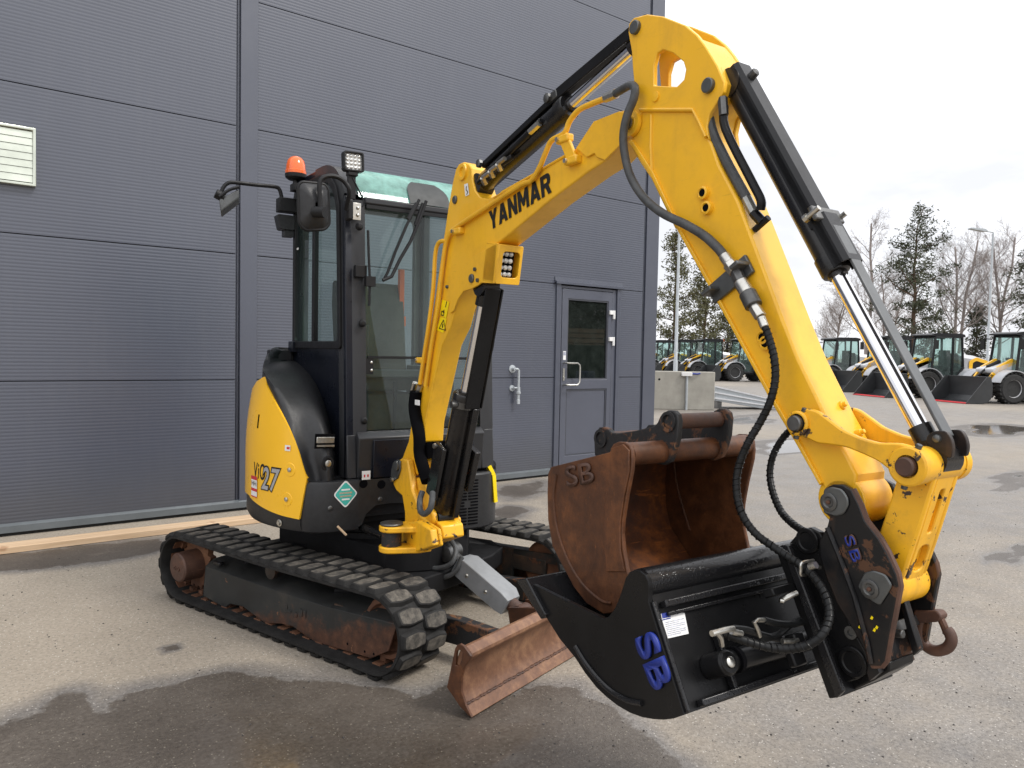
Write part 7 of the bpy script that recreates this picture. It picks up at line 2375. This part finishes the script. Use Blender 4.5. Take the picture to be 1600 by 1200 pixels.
LP, RED = loader_parts()
def place_loader(loc, ang, label, red=False):
    t = thing('wheel_loader', label, 'wheel loader', loc, ang, 'wheel loaders parked in a row')
    for name, me, m, subs in LP:
        o = instance(me, name, t, m)
        for sn, sm, smx in subs:
            instance(sm, sn, o, smx)
        if name == 'loader_bucket' and red:
            instance(RED, 'cutting_edge', o, Matrix.Identity(4))
    return t
def hdir(az):
    d = HV * math.cos(R(az)) + HR * math.sin(R(az))
    return math.atan2(d.y, d.x)
LA = hdir(-98)
for loc, lab, red in (
    ((30.26,10.25,0), 'grey wheel loader cut off by the right edge of the picture', True),
    ((31.08,13.39,0), 'grey wheel loader with red bucket edge seen right of the excavator rod guard', True),
    ((33.61,16.50,0), 'grey wheel loader half hidden behind the long black rod guard', False),
    ((36.16,20.21,0), 'grey wheel loader seen just right of the yellow dipper arm', False),
    ((37.45,26.77,0), 'grey wheel loader showing just left of the dipper arm', False),
    ((37.78,29.67,0), 'grey wheel loader behind the concrete block, nearest the dipper arm side', False),
    ((39.36,32.86,0), 'grey wheel loader parked directly behind the near lamp post', False),
    ((40.50,35.77,0), 'farthest grey wheel loader beside the warehouse corner', False)):
    place_loader(loc, LA, lab, red)

# ------------------------------------------------------------------ trees
def branch_tube(g, pts, r0, r1, n=5):
    m = len(pts)
    vs, fs = [], []
    s = (pts[1] - pts[0]).orthogonal().normalized()
    for i, p in enumerate(pts):
        t = (pts[min(i + 1, m - 1)] - pts[max(i - 1, 0)]).normalized()
        s = (s - t * s.dot(t)).normalized()
        u = t.cross(s)
        r = r0 + (r1 - r0) * i / (m - 1)
        for k in range(n):
            a = 2 * PI * k / n
            vs.append(p + (s * math.cos(a) + u * math.sin(a)) * r)
    for i in range(m - 1):
        for k in range(n):
            fs.append((i * n + k, i * n + (k + 1) % n, (i + 1) * n + (k + 1) % n, (i + 1) * n + k))
    g.add(vs, fs)

def bare_tree(loc, h, seed, label, spread=0.5, stems=1, droop=0.0, name='bare_tree'):
    rnd = random.Random(seed)
    t = thing(name, label, 'tree', loc, rnd.uniform(0, 6), 'bare winter trees')
    trunk, crown = G(), G()
    def rv(s):
        return V(rnd.uniform(-s, s), rnd.uniform(-s, s), rnd.uniform(-s, s))
    def grow(p, d, L, r, depth):
        n = 5 if depth < 2 else 4
        pts = [p]
        for i in range(n):
            d = (d + rv(0.13) + V(0, 0, 0.05 - droop * depth * 0.06)).normalized()
            pts.append(pts[-1] + d * L / n)
        if depth == 0:
            branch_tube(trunk, pts, r, r * 0.45, 8)
        else:
            branch_tube(crown, pts, r, r * 0.35, 4 if depth < 3 else 3)
        if depth >= 5:
            return
        if depth == 0:
            m = 22
            for k in range(m):
                f_ = 0.25 + 0.73 * (k + rnd.random()) / m
                i = min(n - 1, int(f_ * n))
                q = pts[i].lerp(pts[i + 1], f_ * n - i)
                a = rnd.uniform(0, 2 * PI)
                out = V(math.cos(a), math.sin(a), rnd.uniform(0.5, 1.2)).normalized()
                grow(q, out, L * spread * (1.05 - f_ * 0.72) * rnd.uniform(0.7, 1.1), r * 0.36 * (1.2 - f_ * 0.8), 1)
            return
        m = (6, 6, 3, 3)[min(depth - 1, 3)]
        for k in range(m):
            f_ = 0.2 + 0.8 * (k + rnd.random()) / m
            i = min(n - 1, int(f_ * n * 0.999))
            q = pts[i].lerp(pts[i + 1], f_ * n - i)
            out = (d * 0.9 + rv(0.75)).normalized()
            grow(q, out, L * rnd.uniform(0.38, 0.58), max(r * 0.42, 0.004), depth + 1 if depth < 4 else 5)
    for k in range(stems):
        grow(V(rnd.uniform(-0.4, 0.4) * (stems > 1), rnd.uniform(-0.4, 0.4) * (stems > 1), 0), (V(0, 0, 1) + rv(0.10 * (stems > 1))).normalized(), h * (0.9 if stems == 1 else rnd.uniform(0.75, 0.9)), h * 0.011, 0)
    trunk.obj('trunk', 'bark_birch', t)
    crown.obj('crown', 'bark_birch', t, smooth=False)
    return t

def pine_tree(loc, h, seed, label, width=0.28, low=0.2, dens=1.0, mat='needles', name='pine_tree', group='evergreen trees'):
    rnd = random.Random(seed)
    t = thing(name, label, 'tree', loc, rnd.uniform(0, 6), group)
    tr = G()
    pts = [V(0, 0, 0)]
    for i in range(8):
        pts.append(V(rnd.uniform(-0.08, 0.08) * i * 0.5, rnd.uniform(-0.08, 0.08) * i * 0.5, h * (i + 1) / 8))
    branch_tube(tr, pts, h * 0.016, 0.02, 9)
    leaf = G()
    vs, fs = leaf.v, leaf.f
    def clump(c, s, n):
        for _ in range(n):
            o = V(rnd.gauss(0, 1), rnd.gauss(0, 1), rnd.gauss(0, 0.6)) * s * 0.5
            d = V(rnd.gauss(0, 1), rnd.gauss(0, 1), rnd.gauss(0.5, 0.7)).normalized()
            e = d.orthogonal().normalized()
            e = (Matrix.Rotation(rnd.uniform(0, PI), 3, d) @ e) * rnd.uniform(0.03, 0.065)
            L = rnd.uniform(0.16, 0.34)
            k = len(vs)
            p = c + o
            vs.extend([p - e, p + e, p + d * L])
            fs.append((k, k + 1, k + 2))
    z = h * low
    while z < h * 0.985:
        f_ = (z / h - low) / (1 - low)
        prof = (0.55 + 0.45 * math.sin(min(1, f_ * 2.2) * PI * 0.5)) * (1 - f_) ** 0.62
        reach = h * width * prof
        nb = rnd.randint(3, 5)
        a0 = rnd.uniform(0, 6)
        for b in range(nb):
            a = a0 + 2 * PI * b / nb + rnd.uniform(-0.5, 0.5)
            L = max(0.35, reach * rnd.uniform(0.3, 1.2))
            up_ = rnd.uniform(-0.05, 0.40) + 0.35 * f_
            d = V(math.cos(a), math.sin(a), up_).normalized()
            i = min(7, int(z / h * 8))
            p0 = pts[i].lerp(pts[i + 1], z / h * 8 - i)
            bp_ = [p0]
            for k in range(4):
                d = (d + V(rnd.uniform(-.15, .15), rnd.uniform(-.15, .15), rnd.uniform(-0.02, .16))).normalized()
                bp_.append(bp_[-1] + d * L / 4)
            branch_tube(tr, bp_, 0.02 + L * 0.012, 0.008, 4)
            for k in range(max(3, int(L * 4.2))):
                q = rnd.uniform(0.38, 1.0)
                j = min(3, int(q * 4))
                c = bp_[j].lerp(bp_[j + 1], q * 4 - j) + V(rnd.gauss(0, 1), rnd.gauss(0, 1), rnd.gauss(0.1, 0.4)) * L * 0.13
                clump(c, rnd.uniform(0.30, 0.6), int(17 * dens))
        z += h * rnd.uniform(0.034, 0.062)
    tr.obj('trunk', 'bark_pine', t)
    leaf.obj('crown', mat, t, smooth=False)
    return t

pine_tree((61.83,28.30,0), 13.6, 11, 'tall dark pine standing behind the loaders right of the bucket cylinder', 0.32, 0.10, 1.0)
pine_tree((67.81,21.22,0), 12.8, 19, 'dark pine cut off by the right edge of the picture', 0.28, 0.15, 1.0)
pine_tree((44.33,37.88,0), 10.8, 23, 'olive pine rising beside the warehouse corner', 0.26, 0.12, 1.0, 'needles_olive')
pine_tree((48.54,38.44,0), 9.6, 31, 'olive pine behind the distant lamp post, left of the dipper arm', 0.30, 0.12, 1.0, 'needles_olive')
pine_tree((55.05,41.02,0), 7.4, 37, 'low olive pine peeping past the edge of the dipper arm', 0.34, 0.08, 1.0, 'needles_olive')
pine_tree((70.22,26.93,0), 6.0, 41, 'short young pine below the bare trees at right', 0.30, 0.05, 0.8)
bare_tree((60.86,31.56,0), 14.2, 5, 'slender bare birch left of the tall pine', 0.34, 1, 0.3)
bare_tree((66.97,26.90,0), 13.0, 8, 'spreading bare tree between the tall pine and the lamp post', 0.44, 2)
bare_tree((71.87,25.67,0), 13.4, 14, 'bare tree just right of the right-hand lamp post', 0.42, 2)
bare_tree((78.58,38.16,0), 11.5, 21, 'faint bare tree far behind the tall pine', 0.40, 2)
bare_tree((75.70,42.87,0), 10.0, 27, 'low bare tree seen between dipper arm and bucket cylinder', 0.42, 2)

# far thicket along the horizon
rnd = random.Random(77)
g = G()
for i in range(900):
    px_ = rnd.uniform(-1, 1)
    base = HV * rnd.uniform(95, 130) + HR * rnd.uniform(10, 110)
    h = rnd.uniform(1.5, 4.2)
    for k in range(7):
        d = V(rnd.uniform(-0.35, 0.35), rnd.uniform(-0.35, 0.35), 1)
        p = base + V(rnd.uniform(-0.8, 0.8), rnd.uniform(-0.8, 0.8), 0)
        q = p + d * h * rnd.uniform(0.6, 1)
        w = V(0.03, 0.03, 0)
        n_ = len(g.v)
        g.v += [p - w, p + w, q]
        g.f.append((n_, n_ + 1, n_ + 2))
o = g.obj('distant_thicket', 'bark_birch', None, smooth=False)
o['kind'] = 'stuff'
o['label'] = 'thin leafless thicket along the far edge of the yard'
o['category'] = 'bushes'

# ------------------------------------------------------------------ far side of the yard, seen mirrored in the door glass
def mir(p):
    return V(p[0], 2 * WY - p[1], 0)
gc = mir((18.67,19.72,0))
t = thing('waste_container', 'green steel skip mirrored in the glass of the side door', 'container', gc, 0.35)
G().prism([(-2.4, 0.12), (2.4, 0.12), (2.8, 1.75), (-2.8, 1.75)], 'y', -0.9, 0.9).obj('tub', 'container_green', t, bevel=0.03)
for x in (-2.0, -1.0, 0, 1.0, 2.0):
    for s in (-1, 1):
        G().box2((x - 0.06, s * 0.901, 0.15), (x + 0.06, s * 0.97, 1.72)).obj('stiffener', 'container_green', t)
for x in (-1.8, 1.8):
    G().box2((x - 0.2, -0.8, 0.0), (x + 0.2, 0.8, 0.119)).obj('skid', 'steel_dark', t)
tp = mir((21.91,23.54,0))
t = thing('timber_stack', 'stack of brown sawn boards mirrored in the glass of the side door', 'timber', tp, 0.30)
rnd = random.Random(4)
for r_ in range(12):
    for c_ in range(7):
        w_ = rnd.uniform(-0.25, 0.25)
        G().box2((-3 + w_, -0.8 + c_ * 0.23, r_ * 0.21), (3 + w_, -0.8 + c_ * 0.23 + 0.2, r_ * 0.21 + 0.17)).obj('board', 'timber', t)
for k, (px_, z_, h_) in enumerate(((880, 40, 11), (915, 43, 13), (950, 41, 12), (985, 45, 13), (1040, 44, 12), (840, 46, 13))):
    pass
for k, (q, h_) in enumerate(((mir((27.90,31.54,0)), 12), (mir((30.90,33.03,0)), 14), (mir((29.90,30.02,0)), 13))):
    pine_tree(q, h_, 60 + k, ('dense pine mirrored at the left of the door glass', 'dense pine mirrored in the middle of the door glass', 'dense pine mirrored at the right of the door glass')[k], 0.40, 0.03, 0.9)
t = thing('barrel', 'blue plastic barrel mirrored low in the door glass', 'barrel', mir((15.08,16.17,0)), 0)
G().lathe((0, 0, 0), (0, 0, 1), [(0, 0.27), (0.02, 0.29), (0.3, 0.29), (0.31, 0.305), (0.34, 0.305), (0.35, 0.29), (0.6, 0.29), (0.61, 0.305), (0.64, 0.305), (0.65, 0.29), (0.9, 0.28), (0.93, 0.25)], 24).obj('drum', 'barrel_blue', t)
G().lathe((0.1, 0, 0.93), (0, 0, 1), [(0, 0.04), (0.03, 0.04), (0.03, 0)], 12).obj('bung', 'seal', t)
